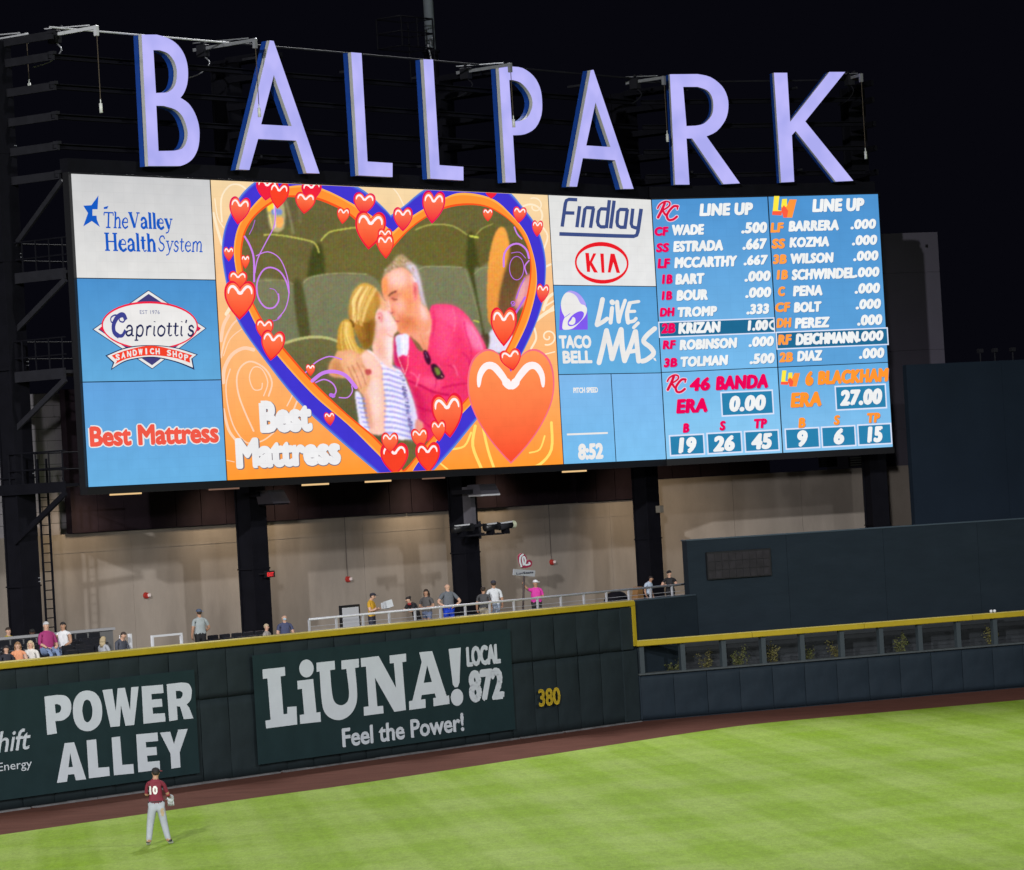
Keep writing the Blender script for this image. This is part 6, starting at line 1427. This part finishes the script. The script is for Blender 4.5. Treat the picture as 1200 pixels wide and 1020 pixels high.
def person(lbl, F, pos, face, hgt, pose=None, skin='light', shirt=(.2, .2, .2), pants=(.03, .03, .04), shoe=(.05, .05, .05), hair=(.03, .02, .015), style='short', sleeve=.6, shorts=1.95, cap=None, seated=False, group=None, stout=1.0, brim=None, fine=1, scarf=None, mask=None):
    J = {k: [Vector(v[0]), v[1]] for k, v in STAND.items()}
    if seated:
        for k in J:
            if k[0] in 'pwcnhes' and k not in ('hL', 'hR') or k in ('pel', 'wai', 'che'): J[k][0].z -= .44
        for s, sg in (('L', 1), ('R', -1)):
            J['h' + s][0] = Vector((.09 * sg, -.04, .50)); J['k' + s][0] = Vector((.11 * sg, -.44, .50)); J['a' + s][0] = Vector((.11 * sg, -.42, .10)); J['f' + s][0] = Vector((.12 * sg, -.49, .045)); J['t' + s][0] = Vector((.12 * sg, -.58, .035))
            J['e' + s][0] = Vector((.23 * sg, -.05, .72)); J['w' + s][0] = Vector((.15 * sg, -.27, .62)); J['p' + s][0] = Vector((.11 * sg, -.33, .60))
    for k, v in (pose or {}).items():
        J[k][0] = Vector(v[:3])
        if len(v) > 3: J[k][1] = v[3]
    sc = hgt / 1.775
    for k in ('pel', 'wai', 'che', 'hL', 'hR'): J[k][1] *= stout * (1.12 if F is W1 else 1)
    if F is W1:
        for k in J:
            if k[0] in 'sew' and len(k) == 2: J[k][0].x *= 1.14; J[k][1] *= 1.15
    names = list(J); verts = [J[k][0] * sc for k in names]
    me = bpy.data.meshes.new('person'); me.from_pydata([tuple(v) for v in verts], [(names.index(a), names.index(b)) for a, b in BONES], [])
    o = bpy.data.objects.new('person_skeleton', me); C.objects.link(o)
    m = o.modifiers.new('skin', 'SKIN'); m.use_smooth_shade = True
    if not me.skin_vertices: me.skin_vertices.new() if hasattr(me.skin_vertices, 'new') else None
    PEOPLE.append((o, dict(lbl=lbl, F=F, pos=pos, face=face, sc=sc, J=J, names=names, skin=SKINS[skin], shirt=shirt, pants=pants, shoe=shoe, hair=hair, style=style, sleeve=sleeve, shorts=shorts, cap=cap, brim=brim, group=group, scarf=scarf, mask=mask, fine=fine)))
def build_people():
    for o, d in PEOPLE:
        me = o.data
        if not len(me.skin_vertices):
            bpy.context.view_layer.objects.active = o
        sv = me.skin_vertices[0].data if len(me.skin_vertices) else None
        if sv is None: continue
        for i, k in enumerate(d['names']):
            r = d['J'][k][1] * d['sc']; sv[i].radius = (r, r); sv[i].use_root = (k == 'pel')
        sb = o.modifiers.new('sub', 'SUBSURF'); sb.levels = 1 + d['fine']; sb.render_levels = 1 + d['fine']
    bpy.context.view_layer.update()
    dg = bpy.context.evaluated_depsgraph_get(); out = []
    for o, d in PEOPLE:
        out.append(bpy.data.meshes.new_from_object(o.evaluated_get(dg)))
    for (o, d), me in zip(PEOPLE, out):
        bpy.data.objects.remove(o)
        sc = d['sc']; J = d['J']; P = {k: J[k][0] * sc for k in J}
        bm = bmesh.new(); bm.from_mesh(me)
        for v in bm.verts:      # flatten the trunk front to back, as a body is
            z = v.co.z; t0 = P['pel'].z - .12; t1 = P['nb'].z + .02
            if t0 < z < t1 and abs(v.co.x - P['che'].x) < .17 * sc:
                w_ = min(1, (z - t0) / .1, (t1 - z) / .06); cy = P['che'].y; v.co.y = cy + (v.co.y - cy) * (1 - .22 * w_); v.co.x = P['che'].x + (v.co.x - P['che'].x) * (1 + .16 * w_)
        for f in bm.faces:
            c = f.calc_center_median(); best = None
            for b in BONES:
                a_, b_ = P[b[0]], P[b[1]]; dd = b_ - a_; t = max(0, min(1, (c - a_).dot(dd) / max(1e-6, dd.length_squared)))
                rr = J[b[0]][1] * (1 - t) + J[b[1]][1] * t
                q = (c - (a_ + dd * t)).length - rr * sc
                if best is None or q < best[0]: best = (q, b, t)
            f.material_index = region(best[1], best[2], d['sleeve'], d['shorts']); f.smooth = True
        # hands with five fingers, ears and nose grow from the body mesh
        def lump(c, r, mi, n=8):
            q = bmesh.ops.create_uvsphere(bm, u_segments=n, v_segments=max(4, n - 2), radius=1.0)['verts']
            fs = set()
            for v in q:
                v.co = Vector((v.co.x * r[0], v.co.y * r[1], v.co.z * r[2])) + c
                for f in v.link_faces: fs.add(f)
            for f in fs: f.material_index = mi; f.smooth = True
        def stick(a, b, r0, r1, mi):
            d_ = (b - a).normalized(); u_ = d_.orthogonal().normalized(); w_ = d_.cross(u_); n = 6
            A = [bm.verts.new(a + (u_ * math.cos(t) + w_ * math.sin(t)) * r0) for t in [i * math.tau / n for i in range(n)]]
            B = [bm.verts.new(b + (u_ * math.cos(t) + w_ * math.sin(t)) * r1) for t in [i * math.tau / n for i in range(n)]]
            for i in range(n):
                f = bm.faces.new((A[i], A[(i + 1) % n], B[(i + 1) % n], B[i])); f.material_index = mi; f.smooth = True
            f = bm.faces.new(B); f.material_index = mi
        for s, sg in (('L', 1), ('R', -1)):
            w0, p0 = P['w' + s], P['p' + s]; d_ = (p0 - w0).normalized(); side = d_.cross(Vector((0, 0, 1)))
            if side.length < .2: side = Vector((0, 1, 0))
            side.normalize(); side = Vector((0, -1, 0)) if abs(d_.z) > .8 else side; curl = d_.cross(side).normalized() * .3
            for k, (off, ln) in enumerate(((-.026, .062), (-.009, .074), (.009, .070), (.025, .056))):
                a = p0 + side * off * sc; m1 = a + d_ * ln * .55 * sc + curl * .01; m2 = m1 + (d_ + curl).normalized() * ln * .6 * sc
                stick(a, m1, .0095 * sc, .0088 * sc, 0); stick(m1, m2, .0088 * sc, .0065 * sc, 0)
            a = p0 + side * .03 * sc - d_ * .03 * sc; m1 = a + (d_ * .6 + side).normalized() * .035 * sc; stick(a, m1, .011 * sc, .010 * sc, 0); stick(m1, m1 + d_ * .03 * sc, .010 * sc, .007 * sc, 0)
        hc = P['h1']; hd = (P['h2'] - P['h0']).normalized()
        lump(hc + Vector((0, -.088 * sc, -.022 * sc)), (.012 * sc, .018 * sc, .020 * sc), 0)
        for sg in (1, -1):
            lump(hc + Vector((sg * .078 * sc, .01, -.012 * sc)), (.012 * sc, .02 * sc, .03 * sc), 0)
            lump(hc + Vector((sg * .030 * sc, -.072 * sc, .012 * sc)), (.012 * sc, .010 * sc, .008 * sc), 4, 6)
        lump(hc + Vector((0, -.074 * sc, -.055 * sc)), (.024 * sc, .008 * sc, .006 * sc), 5, 6)
        bm.to_mesh(me); bm.free(); me.name = 'body'
        for m_ in (pmat(d['skin'], .5), pmat(d['shirt']), pmat(d['pants']), pmat(d['shoe'], .6), pmat((.02, .015, .012), .4), pmat((.28, .09, .08), .5)): me.materials.append(m_)
        F = d['F']; t = Thing('person', d['lbl'], 'person', F, d['pos'], d['group'], rz=d['face'])
        b = bpy.data.objects.new('body', me); C.objects.link(b); b.parent = t.o
        # hair and headgear in the person's own frame
        LF = Frame((0, 0), 0); LF.M = t.M; LF.I = t.I
        def dome(c, r, zmin, n=14, m=7):
            mb = MB(LF); mb.smooth = True; mb.ball(c, r, n, m, zmin); return mb
        H = d['hair']; hs = d['style']; cap = d['cap']; hm = pmat(H, .7)
        c = hc + hd * .012 * sc; k = sc
        if hs != 'bald':
            mb = MB(LF); mb.smooth = True
            mb.ball((c.x, c.y + .012 * k, c.z + .008 * k), (.088 * k, .098 * k, .092 * k), 14, 6, .10); mb.ball((c.x, c.y + .030 * k, c.z - .008 * k), (.084 * k, .074 * k, .080 * k), 14, 8, -.85)
            if hs in ('long', 'ponytail'):
                rnd = random.Random(len(d['lbl'])); L_ = .30 if hs == 'long' else .22
                for i in range(16 if hs == 'long' else 7):
                    a = (i / 15 - .5) * 3.4 + math.pi / 2 if hs == 'long' else math.pi / 2 + rnd.uniform(-.2, .2)
                    x, y = c.x + .078 * k * math.cos(a), c.y + .02 + .078 * k * math.sin(a)
                    if hs == 'ponytail': x, y = c.x + rnd.uniform(-.02, .02), c.y + .11 * k
                    z = c.z + (.02 if hs == 'long' else .04) * k; pz = None
                    pts = [(x, y, z), (x + .01 * math.cos(a), y + .02, z - L_ * .4 * k), (x + rnd.uniform(-.02, .02), y + .012, z - L_ * k)]
                    for p, q, r0, r1 in ((pts[0], pts[1], .026, .030), (pts[1], pts[2], .030, .010)): mb.tube(p, q, r0 * k, 6, r1 * k)
            if hs == 'bun': mb.ball((c.x + .0, c.y + .09 * k, c.z + .07 * k), .05 * k, 10, 8)
            t.part('hair', mb, hm)
        if cap:
            mb = MB(LF); mb.smooth = True; mb.ball((c.x, c.y + .004, c.z + .022 * k), (.096 * k, .106 * k, .088 * k), 16, 7, -.05)
            cp_ = t.part('cap', mb, pmat(cap, .75)); ba = -math.pi / 2 if d['brim'] is None else d['brim'][0]
            mb = MB(LF); n = 10; pr = []
            for i in range(n + 1):
                a = ba + (i / n - .5) * 1.7; ee = 1.75 - abs(i / n - .5) ** 2 * 2.0
                pr.append(((c.x + .092 * k * math.cos(a), c.y + .10 * k * math.sin(a), c.z + .025 * k), (c.x + .098 * ee * k * math.cos(a), c.y + .105 * ee * k * math.sin(a), c.z + .012 * k)))
            for i in range(n):
                a, b2 = pr[i], pr[i + 1]; up = Vector((0, 0, .006))
                q = [Vector(a[0]), Vector(a[1]), Vector(b2[1]), Vector(b2[0])]; mb.add(q + [v + up for v in q], [(0, 1, 2, 3), (7, 6, 5, 4), (1, 5, 6, 2), (0, 4, 5, 1), (3, 2, 6, 7)])
            t.part('brim', mb, pmat(cap if d['brim'] is None else d['brim'][1], .7), parent=cp_)
        if d['scarf']:
            mb = MB(LF); mb.smooth = True; q = P['nk']; mb.ball((q.x, q.y, q.z - .04 * k), (.09 * k, .085 * k, .055 * k), 12, 8); t.part('scarf', mb, pmat(d['scarf'], .8))
        if d['mask']:
            mb = MB(LF); mb.smooth = True; mb.ball((hc.x, hc.y - .052 * k, hc.z - .045 * k), (.055 * k, .048 * k, .045 * k), 12, 8); t.part('face_mask', mb, pmat(d['mask'], .8))
        d['thing'] = t; d['me'] = me; d['P'] = P
def stand_at(px, head_y, yo, zf=3.45):
    """spot behind the wall under pixel px; height so that the head reaches pixel row head_y"""
    u, z = W1.px(px, head_y, yo); return (u, yo, zf), z - zf
def P_(lbl, px, hy, yo, face, zf=3.45, hfix=None, **k):
    pos, h = stand_at(px, hy, yo, zf)
    if k.get('seated'): h = (h) / .755
    person(lbl, W1, pos, face - W1.a, max(1.45, min(1.98, hfix or h)), **k)
PI = math.pi; GS = 'spectators standing behind the wall'; GT = 'spectators seated behind the wall'
TWOARMS = lambda zz, y: dict(eL=(.24, y * .5 + .02, 1.16), wL=(.12, y - .10, zz), pL=(.06, y - .15, zz + .01), eR=(-.24, y * .5 + .02, 1.16), wR=(-.12, y - .10, zz), pR=(-.06, y - .15, zz + .01))
P_('person in yellow orange top with navy sleeve, reading papers at the railing', 434, 694, 1.6, 1.25, shirt=(.50, .28, .02), pants=(.03, .03, .05), cap=(.02, .02, .03), sleeve=.55, pose=dict(TWOARMS(1.22, -.14), h0=(0, -.05, 1.57), h1=(0, -.08, 1.63), h2=(0, -.09, 1.70)), group=GS, shorts=1.9)
P_('person in black leaning forward on the railing, red at the neck', 488, 697, 1.15, -.9, shirt=(.015, .015, .018), pants=(.015, .015, .018), hair=(.02, .015, .015), style='bun', scarf=(.30, .03, .03), group=GS, hfix=1.66,
   pose=dict(wai=(0, -.05, 1.10), che=(0, -.16, 1.24), nb=(0, -.26, 1.34), nk=(0, -.31, 1.40), h0=(0, -.35, 1.45), h1=(0, -.38, 1.51), h2=(0, -.38, 1.58), sL=(.165, -.27, 1.31), sR=(-.165, -.27, 1.31), eL=(.2, -.42, 1.10), wL=(.10, -.58, 1.15), pL=(.06, -.64, 1.16), eR=(-.2, -.42, 1.10), wR=(-.12, -.58, 1.15), pR=(-.07, -.64, 1.16)))
P_('long haired person in grey top and denim shorts near the railing', 499, 690, 1.7, -.5, shirt=(.08, .075, .075), pants=(.12, .15, .24), hair=(.03, .02, .015), style='long', shorts=.35, skin='tan', group=GS, pose=TWOARMS(1.14, -.05))
P_('bald person in grey tee and bright blue shorts, hands on the lower back', 524, 683, 1.3, 3.5, shirt=(.11, .12, .14), pants=(.01, .05, .50), style='bald', shorts=.85, group=GS, stout=1.12, pose=dict(eL=(.33, .09, 1.17), wL=(.17, .17, 1.04), pL=(.10, .18, 1.00), eR=(-.33, .09, 1.17), wR=(-.17, .17, 1.04), pR=(-.10, .18, 1.00)))
P_('person in dark grey tee and beige shorts seen from behind', 566, 687, 1.2, 3.0, shirt=(.055, .055, .06), pants=(.30, .26, .19), shorts=.85, skin='tan', group=GS)
P_('person in white tee and dark cap standing beside the grey tee person', 578, 680, 1.6, 3.3, shirt=(.55, .57, .60), pants=(.28, .33, .42), cap=(.03, .03, .045), sleeve=.8, skin='tan', group=GS)
P_('person in magenta top and white cap holding up the heart sign', 627, 677, 1.3, .2, shirt=(.55, .04, .30), pants=(.03, .03, .03), cap=(.6, .62, .66), brim=(-.3, (.6, .62, .66)), skin='tan', hair=(.02, .02, .02), group=GS, stout=1.15, sleeve=.7, hfix=1.7,
   pose=dict(eR=(-.30, -.03, 1.50), wR=(-.42, -.08, 1.68), pR=(-.45, -.10, 1.74), eL=(.22, -.02, 1.14), wL=(.05, -.19, 1.16), pL=(-.01, -.21, 1.17)))
P_('person in light blue top with navy sleeve leaning toward the railing', 759, 674, 1.3, 1.0, shirt=(.36, .44, .54), pants=(.015, .015, .02), hair=(.015, .012, .012), sleeve=.55, group=GS, skin='tan', pose=dict(che=(0, -.05, 1.29), nb=(0, -.07, 1.43), nk=(0, -.10, 1.50), h0=(0, -.13, 1.55), h1=(0, -.15, 1.62), h2=(0, -.15, 1.69)))
P_('person in black with dark cap resting arms on the railing end', 784, 668.5, 1.25, -.2, shirt=(.012, .012, .014), pants=(.012, .012, .014), cap=(.012, .012, .014), brim=(-2.2, (.012, .012, .014)), group=GS, pose=dict(eL=(.27, -.15, 1.18), wL=(.10, -.36, 1.20), pL=(.03, -.38, 1.21), eR=(-.27, -.15, 1.18), wR=(-.12, -.36, 1.20), pR=(-.06, -.38, 1.21)), sleeve=.5)
P_('person in light grey shirt with blue cap alone beside the u shaped rail', 233, 713.5, 1.5, 3.6, shirt=(.27, .30, .31), pants=(.012, .012, .014), cap=(.06, .08, .13), brim=(PI, (.10, .16, .36)), skin='tan', group=GS, stout=1.1, pose=dict(eR=(-.29, -.02, 1.15), wR=(-.20, -.20, 1.02), pR=(-.16, -.26, 1.0)))
P_('seated bald person with pale blue face mask and navy white jersey', 333, 722, 1.6, .3, shirt=(.05, .06, .12), style='bald', seated=True, mask=(.35, .50, .60), group=GT, zf=3.45, hfix=1.74)
P_('seated pale haired person bending low left of the masked one', 312, 733, 1.5, 1.2, shirt=(.30, .27, .25), hair=(.42, .33, .22), seated=True, group=GT, zf=3.35, hfix=1.55)
P_('usher in yellow vest and black sleeves at the far left edge', 9, 728, 5.0, .6, shirt=(.32, .24, .015), sleeve=.2, pants=(.02, .02, .02), skin='light', group=GS, zf=3.28, hfix=1.70)
P_('dark skinned usher in yellow shirt and black cap behind the parapet', 37, 727, 5.0, .1, shirt=(.34, .26, .015), skin='dark', cap=(.015, .015, .015), pants=(.02, .02, .02), group=GS, zf=3.2, hfix=1.66, sleeve=.3)
P_('seated white haired person in magenta shirt among the black seats', 54, 733, 1.7, .6, shirt=(.28, .03, .13), hair=(.42, .42, .44), pants=(.16, .22, .36), seated=True, group=GT, zf=3.78, stout=1.35, sleeve=1.3, hfix=1.86)
P_('seated dark haired person in white sleeveless top with ponytail', 74, 736, 1.7, -.4, shirt=(.62, .62, .64), hair=(.015, .012, .012), style='ponytail', pants=(.22, .28, .42), seated=True, group=GT, zf=3.80, sleeve=.1, skin='tan', hfix=1.76, stout=1.15)
P_('front row person in orange top with long light brown hair', 20.5, 753, 1.0, .1, shirt=(.60, .25, .13), hair=(.22, .12, .06), style='long', seated=True, group=GT, hfix=1.66, zf=3.45, sleeve=.15)
P_('front row blonde person in white top beside the orange one', 35.5, 752.5, 1.0, -.2, shirt=(.58, .56, .53), hair=(.46, .36, .24), style='long', seated=True, group=GT, hfix=1.66, zf=3.45, sleeve=1.4)
P_('front row person in black at the left edge of the picture', 7, 759, 1.0, .5, shirt=(.02, .02, .03), hair=(.03, .02, .02), style='long', seated=True, group=GT, hfix=1.55, zf=3.45)
P_('blonde person in pale top seated with back turned near the aisle', 121, 749, 1.2, 2.4, shirt=(.34, .35, .38), hair=(.38, .30, .18), style='long', seated=True, group=GT, hfix=1.55, zf=3.45)
P_('dark haired person in slate shirt bending forward near the aisle', 141.5, 745.5, 1.2, .9, shirt=(.06, .065, .085), hair=(.05, .035, .03), seated=True, group=GT, zf=3.45, sleeve=1.6, hfix=1.7, pose=dict(nk=(0, -.06, 1.08), h0=(0, -.10, 1.12), h1=(0, -.13, 1.18), h2=(0, -.13, 1.25)))
# the outfielder
pf = on_z(186, 991.5)
sgr = 1.90
person('outfielder in maroon jersey number ten and grey trousers, standing with back turned', WF, (pf.x, pf.y, .024), PI + .12, 1.90, skin='tan', shirt=(.145, .014, .028), pants=(.30, .32, .36), shoe=(.48, .48, .50), hair=(.02, .015, .012), cap=(.014, .012, .014), brim=(-PI / 2 - .95, (.30, .02, .03)), fine=2, sleeve=.85, shorts=1.98, stout=1.02,
       pose=dict(pel=(0, 0, .93), hL=(.09, 0, .87, .118), kL=(.165, -.03, .49, .088), aL=(.215, .03, .12, .070), fL=(.225, -.05, .05, .05), tL=(.24, -.15, .038, .045), hR=(-.09, 0, .87, .118), kR=(-.15, -.03, .49, .088), aR=(-.225, .02, .12, .070), fR=(-.26, -.04, .05, .05), tR=(-.32, -.12, .038, .045), nk=(-.01, -.015, 1.52), h0=(-.02, -.03, 1.58), h1=(-.025, -.035, 1.65), h2=(-.025, -.03, 1.715),
                 sR=(-.175, .0, 1.39), eR=(-.27, -.05, 1.15), wR=(-.30, -.26, 1.06), pR=(-.31, -.32, 1.05), sL=(.17, .0, 1.40), eL=(.22, -.06, 1.15), wL=(.05, -.25, 1.17), pL=(-.01, -.28, 1.18)))
build_people()
pl_ = PEOPLE[-1][1]; t = pl_['thing']; LF = Frame((0, 0), 0); LF.M = t.M; LF.I = t.I; kk = pl_['sc']; P = pl_['P']
# number on the back, laid onto the cloth
from mathutils.bvhtree import BVHTree
bmx = bmesh.new(); bmx.from_mesh(pl_['me']); bv = BVHTree.FromBMesh(bmx); bmx.free()
vs, fs = text_mesh('10', .05, 0, 1.05); xs = [v[0] for v in vs]; ys = [v[1] for v in vs]
bmt = bmesh.new(); bv_ = [bmt.verts.new((v[0], v[1], 0)) for v in vs]
for f_ in fs:
    try: bmt.faces.new([bv_[i] for i in f_])
    except ValueError: pass
bmesh.ops.triangulate(bmt, faces=bmt.faces[:]); bmesh.ops.subdivide_edges(bmt, edges=bmt.edges[:], cuts=1)
mb = MB(LF); pts = []
for v in bmt.verts:
    x = -((v.co.x - min(xs)) / (max(xs) - min(xs)) - .5) * .20 + .055; z = (1.16 + .20 * (v.co.y - min(ys)) / (max(ys) - min(ys))) * kk
    hit = bv.ray_cast(Vector((x, 1.0, z)), Vector((0, -1, 0)))[0]; y = (hit.y if hit else .12) + .008; pts.append((x, y, z))
bmt.verts.index_update(); mb.add(pts, [tuple(v.index for v in f.verts) for f in bmt.faces]); bmt.free(); t.part('number', mb, pmat((.62, .60, .58), .7))
# belt, shoes' dark uppers, glove, dirt on the trousers
mb = MB(LF); mb.smooth = True; n = 20
for i in range(n):
    a, b = i * math.tau / n, (i + 1) * math.tau / n; c = P['pel']; q = []
    for an, z in ((a, .975), (b, .975), (b, 1.01), (a, 1.01)):
        hit = bv.ray_cast(Vector((math.cos(an) * .6, math.sin(an) * .6, z * kk)), Vector((-math.cos(an), -math.sin(an), 0)))[0]
        r = (Vector((hit.x, hit.y)).length if hit else .15) + .006; q.append((math.cos(an) * r, math.sin(an) * r, z * kk))
    mb.add(q, [(0, 1, 2, 3)])
t.part('belt', mb, pmat((.03, .01, .015), .5))
gp = P['pR']
mb = MB(LF); mb.smooth = True
c = gp + Vector((-.03, -.04, -.04)); mb.ball(tuple(c), (.085, .07, .11), 12, 8); 
for k in range(4): a = c + Vector((-.055 + .035 * k, -.01, -.06)); mb.tube(a, a + Vector((-.015 + .01 * k, -.02, -.12)), .022, 7, .016)
a = c + Vector((.05, .02, .02)); mb.tube(a, a + Vector((.06, -.03, -.04)), .022, 7, .016)
t.part('glove', mb, pmat((.42, .44, .46), .6))
mb = MB(LF); mb.smooth = True; q = P['wL']; mb.tube(P['eL'] + (q - P['eL']) * .25, q, .050, 10, .04); t.part('arm_sleeve', mb, pmat((.02, .02, .024), .8))
mb = MB(LF); mb.smooth = True; mb.tube(P['eR'] + (P['wR'] - P['eR']) * .0, P['eR'] + (P['wR'] - P['eR']) * .6, .052, 10, .045); t.part('undersleeve', mb, pmat((.22, .02, .03), .8))
for s in 'LR':
    mb = MB(LF); mb.smooth = True; q = P['f' + s]; mb.ball((q.x, q.y + .03, q.z + .03), (.060, .085, .06), 10, 7, -.3); t.part('shoe_upper', mb, pmat((.02, .02, .022), .5))
mb = MB(LF); pts = []; n = 16
for i in range(n):
    a = i * math.tau / n; x, z = -.135 + .045 * math.cos(a) * (1 + .2 * math.sin(3 * a)), .80 + .12 * math.sin(a) * (1 + .15 * math.cos(2 * a)); hit = bv.ray_cast(Vector((x, 1, z)), Vector((0, -1, 0)))[0]
    pts.append((x, (hit.y if hit else .1) + .004, z))
hit = bv.ray_cast(Vector((-.135, 1, .80)), Vector((0, -1, 0)))[0]; pts.append((-.135, (hit.y if hit else .1) + .005, .80)); mb.add(pts, [(i, (i + 1) % n, n) for i in range(n)]); t.part('dirt_stain', mb, pmat((.36, .27, .17), .9))

# heart sign on a pole, held by the magenta person
a, zt = W1.px(614.5, 668, 1.15); b_, zb = W1.px(610, 700, 1.15)
t = Thing('heart_sign', 'heart shaped sign with white name board on a dark pole, held up behind the railing', 'sign', W1, (b_, 1.15, 3.45))
mb = MB(W1); mb.tube((b_ - .02, 1.15, 3.45), (a, 1.15, zt), .035, 8); t.part('pole', mb, mat('pole_dark', (.03, .015, .015), .5))
e = zc(500, 640, 7.5); YS = 1.10
ho = cr_pts([(845, 192), (822, 150), (812, 95), (832, 66), (862, 74), (878, 100), (884, 128), (905, 122), (926, 140), (922, 172), (895, 188)], 4, True)
mb = MB(W1); vs, fs = shape_mesh([[W1.px(*p, YS) for p in e(ho)]], .03); mb.add([(v[0], YS + .03 - v[2], v[1]) for v in vs], fs); hb = t.part('heart', mb, pmat((.26, .02, .06), .5))
mb = MB(W1); put_line(mb, e([(832, 180), (818, 130), (826, 90), (845, 75)]), 2.0, YS - .006, y0=YS, smooth=4); put_line(mb, e([(850, 165), (842, 110), (855, 95), (868, 130), (862, 165), (905, 160), (900, 148)]), 2.0, YS - .006, y0=YS, smooth=3); t.part('heart_print', mb, mat('print_white', (.62, .66, .74), .5), parent=hb)
mb = MB(W1); q = [W1.px(*p, YS) for p in e([(766, 202), (956, 216), (950, 270), (762, 256)])]; vs = [(u, YS - .0, z) for u, z in q] + [(u, YS + .03, z) for u, z in q]
mb.add(vs, [(0, 1, 2, 3), (7, 6, 5, 4), (0, 4, 5, 1), (1, 5, 6, 2), (2, 6, 7, 3), (3, 7, 4, 0)]); nb_ = t.part('name_board', mb, mat('board_pale', (.34, .35, .40), .6))
mb = MB(W1); put_text(mb, 'LuvSeats', (605.0, 673.6), (624.4, 669.4), YS - .006, y0=YS, off=.04); o = t.part('lettering', mb, pmat((.02, .02, .05), .6), parent=nb_)
# papers in the reader's hands
u, z = W1.px(452, 709.5, 1.5); mb = MB(W1)
for k in range(3): mb.add([(u - .22 + .03 * k, 1.5 - .1 * k, z - .1), (u + .1, 1.45 - .1 * k, z - .14 + .05 * k), (u + .14, 1.55 - .1 * k, z + .12 + .03 * k), (u - .12, 1.6 - .1 * k, z + .08 + .03 * k)], [(0, 1, 2, 3)])
solo('papers', 'white sheets of paper held by the yellow shirted reader', 'paper', W1, (u, 1.5, z), mb, mat('paper', (.5, .52, .55), .8))
